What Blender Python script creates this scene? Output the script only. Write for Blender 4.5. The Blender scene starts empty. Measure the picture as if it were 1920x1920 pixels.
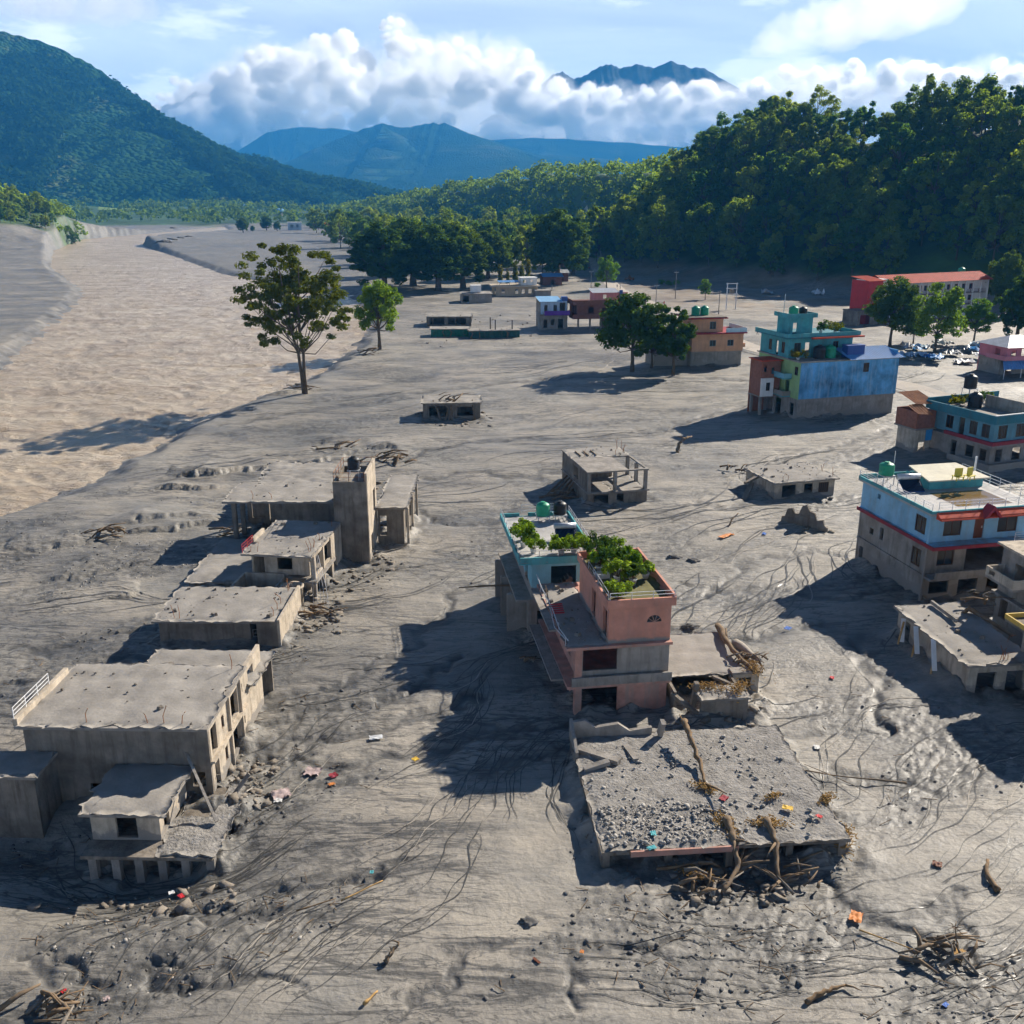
import bpy, bmesh, math, random
import numpy as np
from mathutils import Vector, Matrix
random.seed(11); RNG = np.random.default_rng(11)
R = math.radians
scn = bpy.context.scene
COL = scn.collection

# ------------------------------------------------------------------ camera, sky, sun, exposure
CAM_H = 35.0; PITCH = R(17.8); FPX = 1850.0            # drone height, downward pitch, focal length in px of a 1920 px frame
cam_data = bpy.data.cameras.new('camera'); cam = bpy.data.objects.new('camera', cam_data); COL.objects.link(cam)
cam.location = (0, 0, CAM_H); cam.rotation_euler = (R(90) - PITCH, 0, 0)
cam_data.sensor_width = 36.0; cam_data.lens = 36.0 * FPX / 1920.0
cam_data.clip_start = 0.5; cam_data.clip_end = 90000.0
scn.camera = cam

SUN_AZ = R(44.0); SUN_EL = R(30.5)                      # azimuth from +Y towards +X
world = bpy.data.worlds.new('World'); scn.world = world; world.use_nodes = True
def build_world():
    nt = world.node_tree; N = nt.nodes; L = nt.links
    N.clear()
    out = N.new('ShaderNodeOutputWorld'); bg = N.new('ShaderNodeBackground')
    sky = N.new('ShaderNodeTexSky'); sky.sky_type = 'NISHITA'; sky.sun_disc = False
    sky.sun_elevation = SUN_EL; sky.sun_rotation = SUN_AZ
    sky.altitude = 2000; sky.air_density = 0.6; sky.dust_density = 0.05; sky.ozone_density = 6.0
    tc = N.new('ShaderNodeTexCoord'); sep = N.new('ShaderNodeSeparateXYZ'); L.new(tc.outputs['Generated'], sep.inputs[0])
    ad = N.new('ShaderNodeMath'); ad.operation = 'ADD'; ad.inputs[1].default_value = 0.16; L.new(sep.outputs[2], ad.inputs[0])
    mx = N.new('ShaderNodeMath'); mx.operation = 'MAXIMUM'; mx.inputs[1].default_value = 0.05; L.new(ad.outputs[0], mx.inputs[0])
    dx = N.new('ShaderNodeMath'); dx.operation = 'DIVIDE'; L.new(sep.outputs[0], dx.inputs[0]); L.new(mx.outputs[0], dx.inputs[1])
    dy = N.new('ShaderNodeMath'); dy.operation = 'DIVIDE'; L.new(sep.outputs[1], dy.inputs[0]); L.new(mx.outputs[0], dy.inputs[1])
    cmb = N.new('ShaderNodeCombineXYZ'); L.new(dx.outputs[0], cmb.inputs[0]); L.new(dy.outputs[0], cmb.inputs[1])
    # thin high veil
    n1 = N.new('ShaderNodeTexNoise'); n1.inputs['Scale'].default_value = 0.75; n1.inputs['Detail'].default_value = 9; n1.inputs['Roughness'].default_value = 0.55
    n1.inputs['Distortion'].default_value = 0.6
    L.new(cmb.outputs[0], n1.inputs['Vector'])
    r1 = N.new('ShaderNodeValToRGB'); r1.color_ramp.elements[0].position = 0.36; r1.color_ramp.elements[1].position = 0.72
    r1.color_ramp.elements[0].color = (0.45,)*3 + (1,); r1.color_ramp.elements[1].color = (0.85,)*3 + (1,)
    L.new(n1.outputs['Fac'], r1.inputs['Fac'])
    # broken lower cloud pieces
    mp = N.new('ShaderNodeMapping'); mp.inputs['Location'].default_value = (3.3, 1.45, 0); L.new(cmb.outputs[0], mp.inputs[0])
    n2 = N.new('ShaderNodeTexNoise'); n2.inputs['Scale'].default_value = 1.35; n2.inputs['Detail'].default_value = 10; n2.inputs['Roughness'].default_value = 0.6
    L.new(mp.outputs[0], n2.inputs['Vector'])
    r2 = N.new('ShaderNodeValToRGB'); r2.color_ramp.elements[0].position = 0.55; r2.color_ramp.elements[1].position = 0.68
    r2.color_ramp.elements[0].color = (0, 0, 0, 1); r2.color_ramp.elements[1].color = (0.9,)*3 + (1,)
    L.new(n2.outputs['Fac'], r2.inputs['Fac'])
    r3 = N.new('ShaderNodeValToRGB'); r3.color_ramp.elements[0].position = 0.58; r3.color_ramp.elements[1].position = 0.8
    r3.color_ramp.elements[0].color = (18.0, 19.0, 20.0, 1); r3.color_ramp.elements[1].color = (8.0, 9.2, 11, 1)
    L.new(n2.outputs['Fac'], r3.inputs['Fac'])
    el = N.new('ShaderNodeMapRange'); el.inputs['From Min'].default_value = 0.16; el.inputs['From Max'].default_value = 0.38; el.inputs['To Min'].default_value = 1.0; el.inputs['To Max'].default_value = 0.02; L.new(sep.outputs[2], el.inputs['Value'])
    vf = N.new('ShaderNodeMath'); vf.operation = 'MULTIPLY'; L.new(r1.outputs[0], vf.inputs[0]); L.new(el.outputs[0], vf.inputs[1])      # the veil thins overhead
    m1 = N.new('ShaderNodeMix'); m1.data_type = 'RGBA'; L.new(vf.outputs[0], m1.inputs[0]); L.new(sky.outputs[0], m1.inputs[6]); m1.inputs[7].default_value = (13.0, 15.0, 17.5, 1)
    vf2 = N.new('ShaderNodeMath'); vf2.operation = 'MULTIPLY'; L.new(r2.outputs[0], vf2.inputs[0]); L.new(el.outputs[0], vf2.inputs[1])
    m2 = N.new('ShaderNodeMix'); m2.data_type = 'RGBA'; L.new(vf2.outputs[0], m2.inputs[0]); L.new(m1.outputs[2], m2.inputs[6]); L.new(r3.outputs[0], m2.inputs[7])
    bg.inputs['Strength'].default_value = 0.05
    L.new(m2.outputs[2], bg.inputs[0]); L.new(bg.outputs[0], out.inputs[0])
build_world()
sun_data = bpy.data.lights.new('sun', 'SUN'); sun = bpy.data.objects.new('sun', sun_data); COL.objects.link(sun)
sun_data.energy = 5.0; sun_data.angle = R(0.53); sun_data.color = (1.0, 0.91, 0.78)
sd = Vector((math.sin(SUN_AZ) * math.cos(SUN_EL), math.cos(SUN_AZ) * math.cos(SUN_EL), math.sin(SUN_EL)))
sun.rotation_euler = sd.to_track_quat('Z', 'Y').to_euler(); sun.location = (200, 200, 300)
scn.view_settings.view_transform = 'Standard'; scn.view_settings.look = 'None'
scn.view_settings.exposure = 0.9; scn.view_settings.gamma = 1.0; scn.view_settings.use_curve_mapping = False
cy = scn.cycles
cy.use_denoising = True; cy.max_bounces = 20; cy.diffuse_bounces = 4; cy.glossy_bounces = 2; cy.transmission_bounces = 2
cy.transparent_max_bounces = 96; cy.volume_bounces = 20; cy.caustics_reflective = False; cy.caustics_refractive = False
cy.sample_clamp_indirect = 4.0
cy.use_adaptive_sampling = True; cy.adaptive_threshold = 0.03; cy.adaptive_min_samples = 16

# ------------------------------------------------------------------ helpers
_c, _s = math.cos(PITCH), math.sin(PITCH)
def at(px, py, z=0.0):
    """ground point (x, y) at height z seen at pixel (px, py) of the 1920 px photograph"""
    u = (px - 960) / FPX; v = (py - 960) / FPX
    t = (z - CAM_H) / (-_s - v * _c)
    return (u * t, (_c - v * _s) * t)
def at_dist(px, py, D):
    """point at forward distance D on the line of sight of pixel (px, py)"""
    u = (px - 960) / FPX; v = (py - 960) / FPX
    t = D / (_c - v * _s)
    return (u * t, D, CAM_H + (-_s - v * _c) * t)

def _grad(ix, iy, seed):
    h = (ix.astype(np.int64) * 374761393 + iy.astype(np.int64) * 668265263 + seed * 974634777) & 0xffffffff
    h = ((h ^ (h >> 13)) * 1274126177) & 0xffffffff
    h = h ^ (h >> 16)
    a = (h & 0xffff) * (2 * math.pi / 65536.0)
    return np.cos(a), np.sin(a)
def perlin(x, y, seed=0):
    x = np.asarray(x, float); y = np.asarray(y, float)
    ix = np.floor(x); iy = np.floor(y); fx = x - ix; fy = y - iy
    ux = fx * fx * fx * (fx * (fx * 6 - 15) + 10); uy = fy * fy * fy * (fy * (fy * 6 - 15) + 10)
    def corner(ox, oy):
        gx, gy = _grad(ix + ox, iy + oy, seed); return gx * (fx - ox) + gy * (fy - oy)
    a = corner(0, 0); b = corner(1, 0); c = corner(0, 1); d = corner(1, 1)
    return ((a + (b - a) * ux) * (1 - uy) + (c + (d - c) * ux) * uy) * 1.5
def fbm(x, y, seed=0, octv=4, gain=0.5):
    r = 0; a = 1.0; f = 1.0
    for i in range(octv):
        r = r + a * perlin(x * f, y * f, seed + i * 17); a *= gain; f *= 2.03
    return r
def sstep(a, b, x):
    t = np.clip((x - a) / (b - a), 0, 1); return t * t * (3 - 2 * t)
def seg_dist(x, y, pts, closed=False):
    """distance to a polyline, and signed side (cross product) of the nearest piece"""
    best = np.full(x.shape, 1e9); side = np.zeros(x.shape); par = np.zeros(x.shape)
    n = len(pts); m = n if closed else n - 1
    for i in range(m):
        (ax, ay), (bx, by) = pts[i], pts[(i + 1) % n]
        ex, ey = bx - ax, by - ay; l2 = ex * ex + ey * ey + 1e-9
        t = np.clip(((x - ax) * ex + (y - ay) * ey) / l2, 0, 1)
        dx = x - ax - t * ex; dy = y - ay - t * ey; d = np.sqrt(dx * dx + dy * dy)
        k = d < best
        best = np.where(k, d, best); side = np.where(k, ex * (y - ay) - ey * (x - ax), side); par = np.where(k, (i + t) / m, par)
    return best, side, par
def inside(x, y, pts):
    c = np.zeros(x.shape, bool); n = len(pts); j = n - 1
    for i in range(n):
        xi, yi = pts[i]; xj, yj = pts[j]
        c ^= ((yi > y) != (yj > y)) & (x < (xj - xi) * (y - yi) / (yj - yi + 1e-12) + xi); j = i
    return c

def tag(o, label=None, cat=None, group=None, kind=None):
    if label: o['label'] = label
    if cat: o['category'] = cat
    if group: o['group'] = group
    if kind: o['kind'] = kind
    return o
def empty(name, loc, rz=0, label=None, cat=None, group=None):
    o = bpy.data.objects.new(name, None); COL.objects.link(o)
    o.location = loc; o.rotation_euler = (0, 0, rz); o.empty_display_size = 0.3
    return tag(o, label, cat, group)
def mesh_obj(name, verts, faces, mats, parent=None, smooth=False, fmat=None):
    me = bpy.data.meshes.new(name)
    if isinstance(verts, np.ndarray) and isinstance(faces, np.ndarray):
        nv = len(verts); nf, k = faces.shape
        me.vertices.add(nv); me.vertices.foreach_set('co', verts.astype(np.float32).ravel())
        me.loops.add(nf * k); me.loops.foreach_set('vertex_index', faces.astype(np.int32).ravel())
        me.polygons.add(nf); me.polygons.foreach_set('loop_start', np.arange(0, nf * k, k, dtype=np.int32))
        me.polygons.foreach_set('loop_total', np.full(nf, k, dtype=np.int32))
        me.update(calc_edges=True)
    else:
        me.from_pydata([tuple(v) for v in verts], [], faces); me.update()
    for m in (mats if isinstance(mats, (list, tuple)) else [mats]):
        if m: me.materials.append(m)
    if fmat is not None: me.polygons.foreach_set('material_index', np.asarray(fmat, dtype=np.int32))
    if smooth: me.polygons.foreach_set('use_smooth', np.ones(len(me.polygons), bool))
    o = bpy.data.objects.new(name, me); COL.objects.link(o)
    if parent: o.parent = parent
    return o

class MB:
    """collects boxes, bars and lathes; build() links them as one mesh object"""
    def __init__(s): s.v = []; s.f = []; s.m = []
    def add(s, vs, fs, mi=0):
        b = len(s.v); s.v += [tuple(p) for p in vs]; s.f += [tuple(b + i for i in f) for f in fs]; s.m += [mi] * len(fs); return s
    def box(s, x0, x1, y0, y1, z0, z1, mi=0):
        return s.add([(x0, y0, z0), (x1, y0, z0), (x1, y1, z0), (x0, y1, z0), (x0, y0, z1), (x1, y0, z1), (x1, y1, z1), (x0, y1, z1)],
                     [(0, 3, 2, 1), (4, 5, 6, 7), (0, 1, 5, 4), (1, 2, 6, 5), (2, 3, 7, 6), (3, 0, 4, 7)], mi)
    def hexa(s, p, mi=0):                                    # 8 corners, bottom ring then top ring
        return s.add(p, [(0, 3, 2, 1), (4, 5, 6, 7), (0, 1, 5, 4), (1, 2, 6, 5), (2, 3, 7, 6), (3, 0, 4, 7)], mi)
    def bar(s, a, b, w, h=None, mi=0):
        a = Vector(a); b = Vector(b); d = b - a
        if d.length < 1e-6: return s
        d.normalize(); up = Vector((0, 0, 1)) if abs(d.z) < 0.95 else Vector((1, 0, 0))
        r = d.cross(up).normalized(); u = r.cross(d); h = h or w
        c = [r * (i * w / 2) + u * (j * h / 2) for i, j in ((-1, -1), (1, -1), (1, 1), (-1, 1))]
        return s.add([a + q for q in c] + [b + q for q in c], [(0, 1, 2, 3), (7, 6, 5, 4), (0, 4, 5, 1), (1, 5, 6, 2), (2, 6, 7, 3), (3, 7, 4, 0)], mi)
    def tube(s, pts, rad, n=7, mi=0, cap=True):
        pts = [Vector(p) for p in pts]; rings = []
        if not isinstance(rad, (list, tuple)): rad = [rad] * len(pts)
        b = len(s.v)
        for i, p in enumerate(pts):
            d = (pts[min(i + 1, len(pts) - 1)] - pts[max(i - 1, 0)]).normalized()
            up = Vector((0, 0, 1)) if abs(d.z) < 0.9 else Vector((1, 0, 0))
            r = d.cross(up).normalized(); u = r.cross(d)
            for k in range(n):
                a = 2 * math.pi * k / n; s.v.append(tuple(p + (r * math.cos(a) + u * math.sin(a)) * rad[i]))
        for i in range(len(pts) - 1):
            for k in range(n):
                s.f.append((b + i * n + k, b + i * n + (k + 1) % n, b + (i + 1) * n + (k + 1) % n, b + (i + 1) * n + k)); s.m.append(mi)
        if cap:
            s.f.append(tuple(b + k for k in range(n - 1, -1, -1))); s.m.append(mi)
            e = b + (len(pts) - 1) * n; s.f.append(tuple(e + k for k in range(n))); s.m.append(mi)
        return s
    def lathe(s, c, prof, n=16, mi=0):
        b = len(s.v)
        for r, z in prof:
            for k in range(n):
                a = 2 * math.pi * k / n; s.v.append((c[0] + r * math.cos(a), c[1] + r * math.sin(a), c[2] + z))
        for i in range(len(prof) - 1):
            for k in range(n):
                s.f.append((b + i * n + k, b + i * n + (k + 1) % n, b + (i + 1) * n + (k + 1) % n, b + (i + 1) * n + k)); s.m.append(mi)
        s.f.append(tuple(b + k for k in range(n - 1, -1, -1))); s.m.append(mi)
        e = b + (len(prof) - 1) * n; s.f.append(tuple(e + k for k in range(n))); s.m.append(mi)
        return s
    def build(s, name, mats, parent=None, smooth=False):
        return mesh_obj(name, s.v, s.f, mats, parent, smooth, s.m)

# ------------------------------------------------------------------ materials
def new_mat(name):
    m = bpy.data.materials.new(name); m.use_nodes = True
    nt = m.node_tree; b = nt.nodes['Principled BSDF']
    return m, nt.nodes, nt.links, b
def rgb(c): return (c[0], c[1], c[2], 1)
MUD = (0.335, 0.305, 0.27)
def paint(name, col, rough=0.85, var=0.25, scale=0.7, streak=0.3, mud=None, bump=0.15, dirt=(0.16, 0.14, 0.12), spec=0.2, metal=0.0):
    """weathered surface in the thing's own metres; mud=(z, soft) coats everything below that flood line"""
    m, N, L, b = new_mat(name)
    b.inputs['Roughness'].default_value = rough; b.inputs['Specular IOR Level'].default_value = spec; b.inputs['Metallic'].default_value = metal
    tc = N.new('ShaderNodeTexCoord')
    n = N.new('ShaderNodeTexNoise'); n.inputs['Scale'].default_value = scale; n.inputs['Detail'].default_value = 7; n.inputs['Roughness'].default_value = 0.62
    L.new(tc.outputs['Object'], n.inputs['Vector'])
    r = N.new('ShaderNodeValToRGB'); r.color_ramp.elements[0].position = 0.3; r.color_ramp.elements[1].position = 0.7
    r.color_ramp.elements[0].color = rgb([c * (1 - var) for c in col]); r.color_ramp.elements[1].color = rgb([min(1, c * (1 + var * 0.6)) for c in col])
    L.new(n.outputs['Fac'], r.inputs['Fac']); cur = r.outputs[0]
    if streak > 0:
        mp = N.new('ShaderNodeMapping'); mp.inputs['Scale'].default_value = (2.2, 2.2, 0.28); L.new(tc.outputs['Object'], mp.inputs[0])
        n2 = N.new('ShaderNodeTexNoise'); n2.inputs['Scale'].default_value = 1.0; n2.inputs['Detail'].default_value = 6; n2.inputs['Roughness'].default_value = 0.65
        L.new(mp.outputs[0], n2.inputs['Vector'])
        r2 = N.new('ShaderNodeValToRGB'); r2.color_ramp.elements[0].position = 0.48; r2.color_ramp.elements[1].position = 0.72
        r2.color_ramp.elements[0].color = (0, 0, 0, 1); r2.color_ramp.elements[1].color = (streak,)*3 + (1,)
        L.new(n2.outputs['Fac'], r2.inputs['Fac'])
        mx = N.new('ShaderNodeMix'); mx.data_type = 'RGBA'; L.new(r2.outputs[0], mx.inputs[0]); L.new(cur, mx.inputs[6]); mx.inputs[7].default_value = rgb(dirt); cur = mx.outputs[2]
    if mud:
        sp = N.new('ShaderNodeSeparateXYZ'); L.new(tc.outputs['Object'], sp.inputs[0])
        ma = N.new('ShaderNodeMath'); ma.operation = 'MULTIPLY_ADD'; ma.inputs[1].default_value = -mud[1] * 3; ma.inputs[2].default_value = mud[0] + mud[1] * 1.5
        L.new(n.outputs['Fac'], ma.inputs[0])
        mr = N.new('ShaderNodeMapRange'); mr.inputs['From Min'].default_value = -0.08; mr.inputs['From Max'].default_value = 0.08
        sb = N.new('ShaderNodeMath'); sb.operation = 'SUBTRACT'; L.new(ma.outputs[0], sb.inputs[0]); L.new(sp.outputs[2], sb.inputs[1])
        L.new(sb.outputs[0], mr.inputs['Value'])
        mc = N.new('ShaderNodeMix'); mc.data_type = 'RGBA'; L.new(n.outputs['Fac'], mc.inputs[0]); mc.inputs[6].default_value = rgb([c * 0.62 for c in MUD]); mc.inputs[7].default_value = rgb(MUD)
        mx = N.new('ShaderNodeMix'); mx.data_type = 'RGBA'; L.new(mr.outputs[0], mx.inputs[0]); L.new(cur, mx.inputs[6]); L.new(mc.outputs[2], mx.inputs[7]); cur = mx.outputs[2]
    L.new(cur, b.inputs['Base Color'])
    if bump > 0:
        nb = N.new('ShaderNodeTexNoise'); nb.inputs['Scale'].default_value = 5.0; nb.inputs['Detail'].default_value = 6; L.new(tc.outputs['Object'], nb.inputs['Vector'])
        bp = N.new('ShaderNodeBump'); bp.inputs['Strength'].default_value = bump; bp.inputs['Distance'].default_value = 0.12; L.new(nb.outputs['Fac'], bp.inputs['Height']); L.new(bp.outputs[0], b.inputs['Normal'])
    return m
def leaf_mat(name, col, col2, trans=0.35):
    m, N, L, b = new_mat(name)
    N.remove(b); out = N['Material Output']
    tc = N.new('ShaderNodeTexCoord'); oi = N.new('ShaderNodeObjectInfo')
    n = N.new('ShaderNodeTexNoise'); n.inputs['Scale'].default_value = 0.35; n.inputs['Detail'].default_value = 4; L.new(tc.outputs['Object'], n.inputs['Vector'])
    ad = N.new('ShaderNodeMath'); ad.operation = 'MULTIPLY_ADD'; ad.inputs[1].default_value = 0.9; L.new(oi.outputs['Random'], ad.inputs[0]); 
    sb = N.new('ShaderNodeMath'); sb.operation = 'SUBTRACT'; sb.inputs[1].default_value = 0.45; L.new(n.outputs['Fac'], sb.inputs[0]); L.new(sb.outputs[0], ad.inputs[2])
    mx = N.new('ShaderNodeMix'); mx.data_type = 'RGBA'; L.new(ad.outputs[0], mx.inputs[0]); mx.inputs[6].default_value = rgb(col); mx.inputs[7].default_value = rgb(col2)
    d = N.new('ShaderNodeBsdfDiffuse'); t = N.new('ShaderNodeBsdfTranslucent'); L.new(mx.outputs[2], d.inputs[0])
    br = N.new('ShaderNodeMix'); br.data_type = 'RGBA'; br.blend_type = 'MULTIPLY'; br.inputs[0].default_value = 1.0; L.new(mx.outputs[2], br.inputs[6]); br.inputs[7].default_value = (1.7, 1.6, 0.7, 1)
    L.new(br.outputs[2], t.inputs[0])
    ms = N.new('ShaderNodeMixShader'); ms.inputs[0].default_value = trans; L.new(d.outputs[0], ms.inputs[1]); L.new(t.outputs[0], ms.inputs[2]); L.new(ms.outputs[0], out.inputs[0])
    return m
# ------------------------------------------------------------------ terrain
WATER_Z = -1.5
RIVER = [(-400, 10), (-130, 62), (-78, 96)] + [at(*p, WATER_Z) for p in
        ((0, 975), (120, 930), (230, 870), (330, 815), (450, 760), (540, 730), (600, 700), (660, 655), (690, 620), (690, 580), (650, 552), (560, 540),
         (420, 515), (330, 482), (265, 460), (330, 446), (430, 432), (420, 425), (300, 436), (150, 449), (100, 470), (95, 500), (160, 550), (110, 600), (60, 640), (0, 690))] + [(-190, 168), (-420, 130)]
SANDBAR = [at(*p) for p in ((265, 462), (420, 518), (560, 545), (650, 556), (690, 560), (690, 440), (560, 425), (440, 432))]
RIDGE = [((330, 360), 62, 130), ((260, 420), 64, 130), ((211, 450), 62, 128), ((150, 540), 60, 128), ((130, 650), 55, 95), ((122, 800), 50, 62), ((35, 1120), 54, 75), ((-75, 1320), 38, 90), ((-220, 1600), 12, 90)]
# flow lines of the drying mud, as (pixel polyline, width, depth)
RILLS = [(((480, 1362), (600, 1350), (700, 1320), (800, 1285), (880, 1230)), .35, .28), (((490, 1330), (620, 1300), (740, 1240), (800, 1190), (840, 1120), (900, 1080)), .3, .2),
         (((460, 1440), (600, 1410), (720, 1365), (830, 1335), (900, 1310)), .5, .35), (((560, 1440), (700, 1430), (800, 1400), (900, 1372), (1080, 1360)), .4, .28),
         (((820, 1430), (900, 1445), (1000, 1420), (1090, 1395)), .3, .2), (((380, 1690), (440, 1690), (520, 1672), (620, 1660), (720, 1625)), .35, .3),
         (((60, 1770), (120, 1830), (240, 1822), (330, 1815)), .3, .3), (((250, 1830), (330, 1850), (420, 1830), (520, 1850)), .3, .25), (((380, 1690), (430, 1720), (520, 1735), (600, 1700)), .3, .25),
         (((1030, 1920), (1020, 1860), (1060, 1810), (1130, 1790), (1200, 1770), (1290, 1745)), .3, .22), (((740, 1900), (820, 1820), (900, 1780), (970, 1755)), .22, .15),
         (((1180, 1170), (1280, 1110), (1420, 1050), (1500, 1030), (1640, 1045)), .4, .22), (((1280, 1090), (1400, 1098), (1560, 1112), (1700, 1105)), .3, .2),
         (((1300, 950), (1380, 960), (1400, 900), (1440, 870), (1560, 840), (1700, 800)), .5, .25), (((1230, 1180), (1400, 1200), (1550, 1170), (1600, 1200), (1650, 1290), (1630, 1360)), .6, .3),
         (((1290, 1390), (1420, 1395), (1550, 1370), (1650, 1360)), .3, .2), (((1340, 1420), (1450, 1435), (1560, 1450), (1700, 1465)), .3, .22), (((1560, 1660), (1640, 1720), (1720, 1770), (1820, 1800)), .4, .25),
         (((1770, 1660), (1790, 1740), (1830, 1790)), .2, .2), (((640, 745), (800, 735), (1000, 712), (1180, 705), (1400, 715)), .5, .3), (((420, 800), (600, 770), (760, 745)), .5, .25),
         (((800, 900), (900, 890), (1000, 900), (1060, 880)), .4, .25), (((760, 860), (900, 830), (1050, 825), (1200, 810), (1400, 760)), .5, .25), (((770, 960), (860, 985), (960, 965)), .4, .25),
         (((1500, 760), (1650, 720), (1800, 750), (1920, 790)), .7, .3), (((0, 1280), (120, 1275), (220, 1240), (300, 1245)), .35, .25), (((0, 1215), (100, 1220), (200, 1190), (290, 1185)), .3, .2)]
# broken mud ledges: the ground behind the line stands higher
LEDGES = [(((300, 892), (390, 888), (470, 878), (560, 872), (700, 842)), .9), (((235, 925), (320, 920), (400, 915)), .7), (((180, 1000), (300, 985), (420, 968)), .5), (((140, 1030), (230, 1010), (300, 1000), (430, 985)), .7),
          (((0, 1040), (80, 1035), (160, 1020)), .6), (((0, 1100), (120, 1085), (260, 1070), (360, 1050)), .4), (((100, 1150), (200, 1130), (280, 1110)), .5), (((0, 1330), (60, 1320), (130, 1300)), .4),
          (((560, 836), (640, 830), (760, 850)), .6), (((400, 760), (540, 738), (640, 728)), .4)]
RILLS = [([at(*p) for p in pl], w, d) for pl, w, d in RILLS]; LEDGES = [([at(*p) for p in pl], a) for pl, a in LEDGES]

def river_sd(x, y):
    d, _, _ = seg_dist(x, y, RIVER, True); return np.where(inside(x, y, RIVER), d, -d)
def hill_h(x, y):
    h = np.zeros(x.shape)
    for (p, z, w), (q, z2, w2) in zip(RIDGE[:-1], RIDGE[1:]):
        d, _, t = seg_dist(x, y, [p, q]); zz = z + (z2 - z) * t; ww = w + (w2 - w) * t
        h = np.maximum(h, zz * (1 - sstep(0.0, 1.0, d / ww)))
    return h
FOOT = [(-29.2, 52.1, -1.5, 11.2, 8), (-23.6, 46, -1.5, 7.4, 6), (-29.5, 98, 0, 12, 7), (-17.5, 92.4, 0, 3.4, 6.2), (-14, 97.6, 0, 3, 12), (-24, 83.3, -6, 6.2, 9), (-28.5, 73, -1, 9.8, 7), (-30, 85.2, 0, 6.3, 11.5), (4.4, 62.2, 8.5, 6.8, 11), (1.4, 74.6, 8, 5, 11), (11.5, 60.9, 6, 6.8, 10),
        (4.85, 45.3, 5, 14, 12.3), (8.9, 111.2, 13, 7.4, 11), (31.6, 113.8, 16, 8.2, 7), (-14.6, 159.2, 4, 9.4, 5.5), (46.4, 157.8, 17, 18.2, 13), (64, 128, 22, 13, 11.5), (37.2, 83.2, 12, 10.8, 11), (33.2, 64.7, 7, 5, 10.4), (38.2, 210.4, 11, 11.6, 9)]
def drifts(x, y):
    h = np.zeros(x.shape)
    for fx, fy, yaw, w, d in FOOT:
        k = (np.abs(x - fx) < 30) & (np.abs(y - fy) < 30)
        if not k.any(): continue
        c, s = math.cos(R(yaw)), math.sin(R(yaw)); dx = x[k] - fx; dy = y[k] - fy; lx = dx * c + dy * s; ly = -dx * s + dy * c
        q = np.hypot(np.maximum(np.maximum(-lx, lx - w), 0), np.maximum(np.maximum(-ly, ly - d), 0)); nn = fbm(x[k] / 2.6, y[k] / 2.6, 881, 3)
        h[k] = np.maximum(h[k], np.exp(-q / 0.9) * np.clip(0.28 + 0.75 * nn, -0.15, 0.95))
    return h
def churn(x, y):
    """where the drying mud is broken and gravelly (1) rather than smooth (0)"""
    a = x * 0.86 + y * 0.51; b = -x * 0.51 + y * 0.86
    n = fbm(a / 24, b / 9, 71, 4, 0.55)
    n = n + 0.35 * np.exp(-(((x - 15) / 9) ** 2 + ((y - 39) / 4) ** 2)) + 0.35 * np.exp(-(((x + 19) / 5) ** 2 + ((y - 39) / 3) ** 2)) + 0.25 * np.exp(-(((x + 38) / 18) ** 2 + ((y - 85) / 18) ** 2)) + 0.25 * np.exp(-(((x + 15) / 5) ** 2 + ((y - 68) / 18) ** 2))
    return sstep(0.05, 0.55, n)
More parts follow.
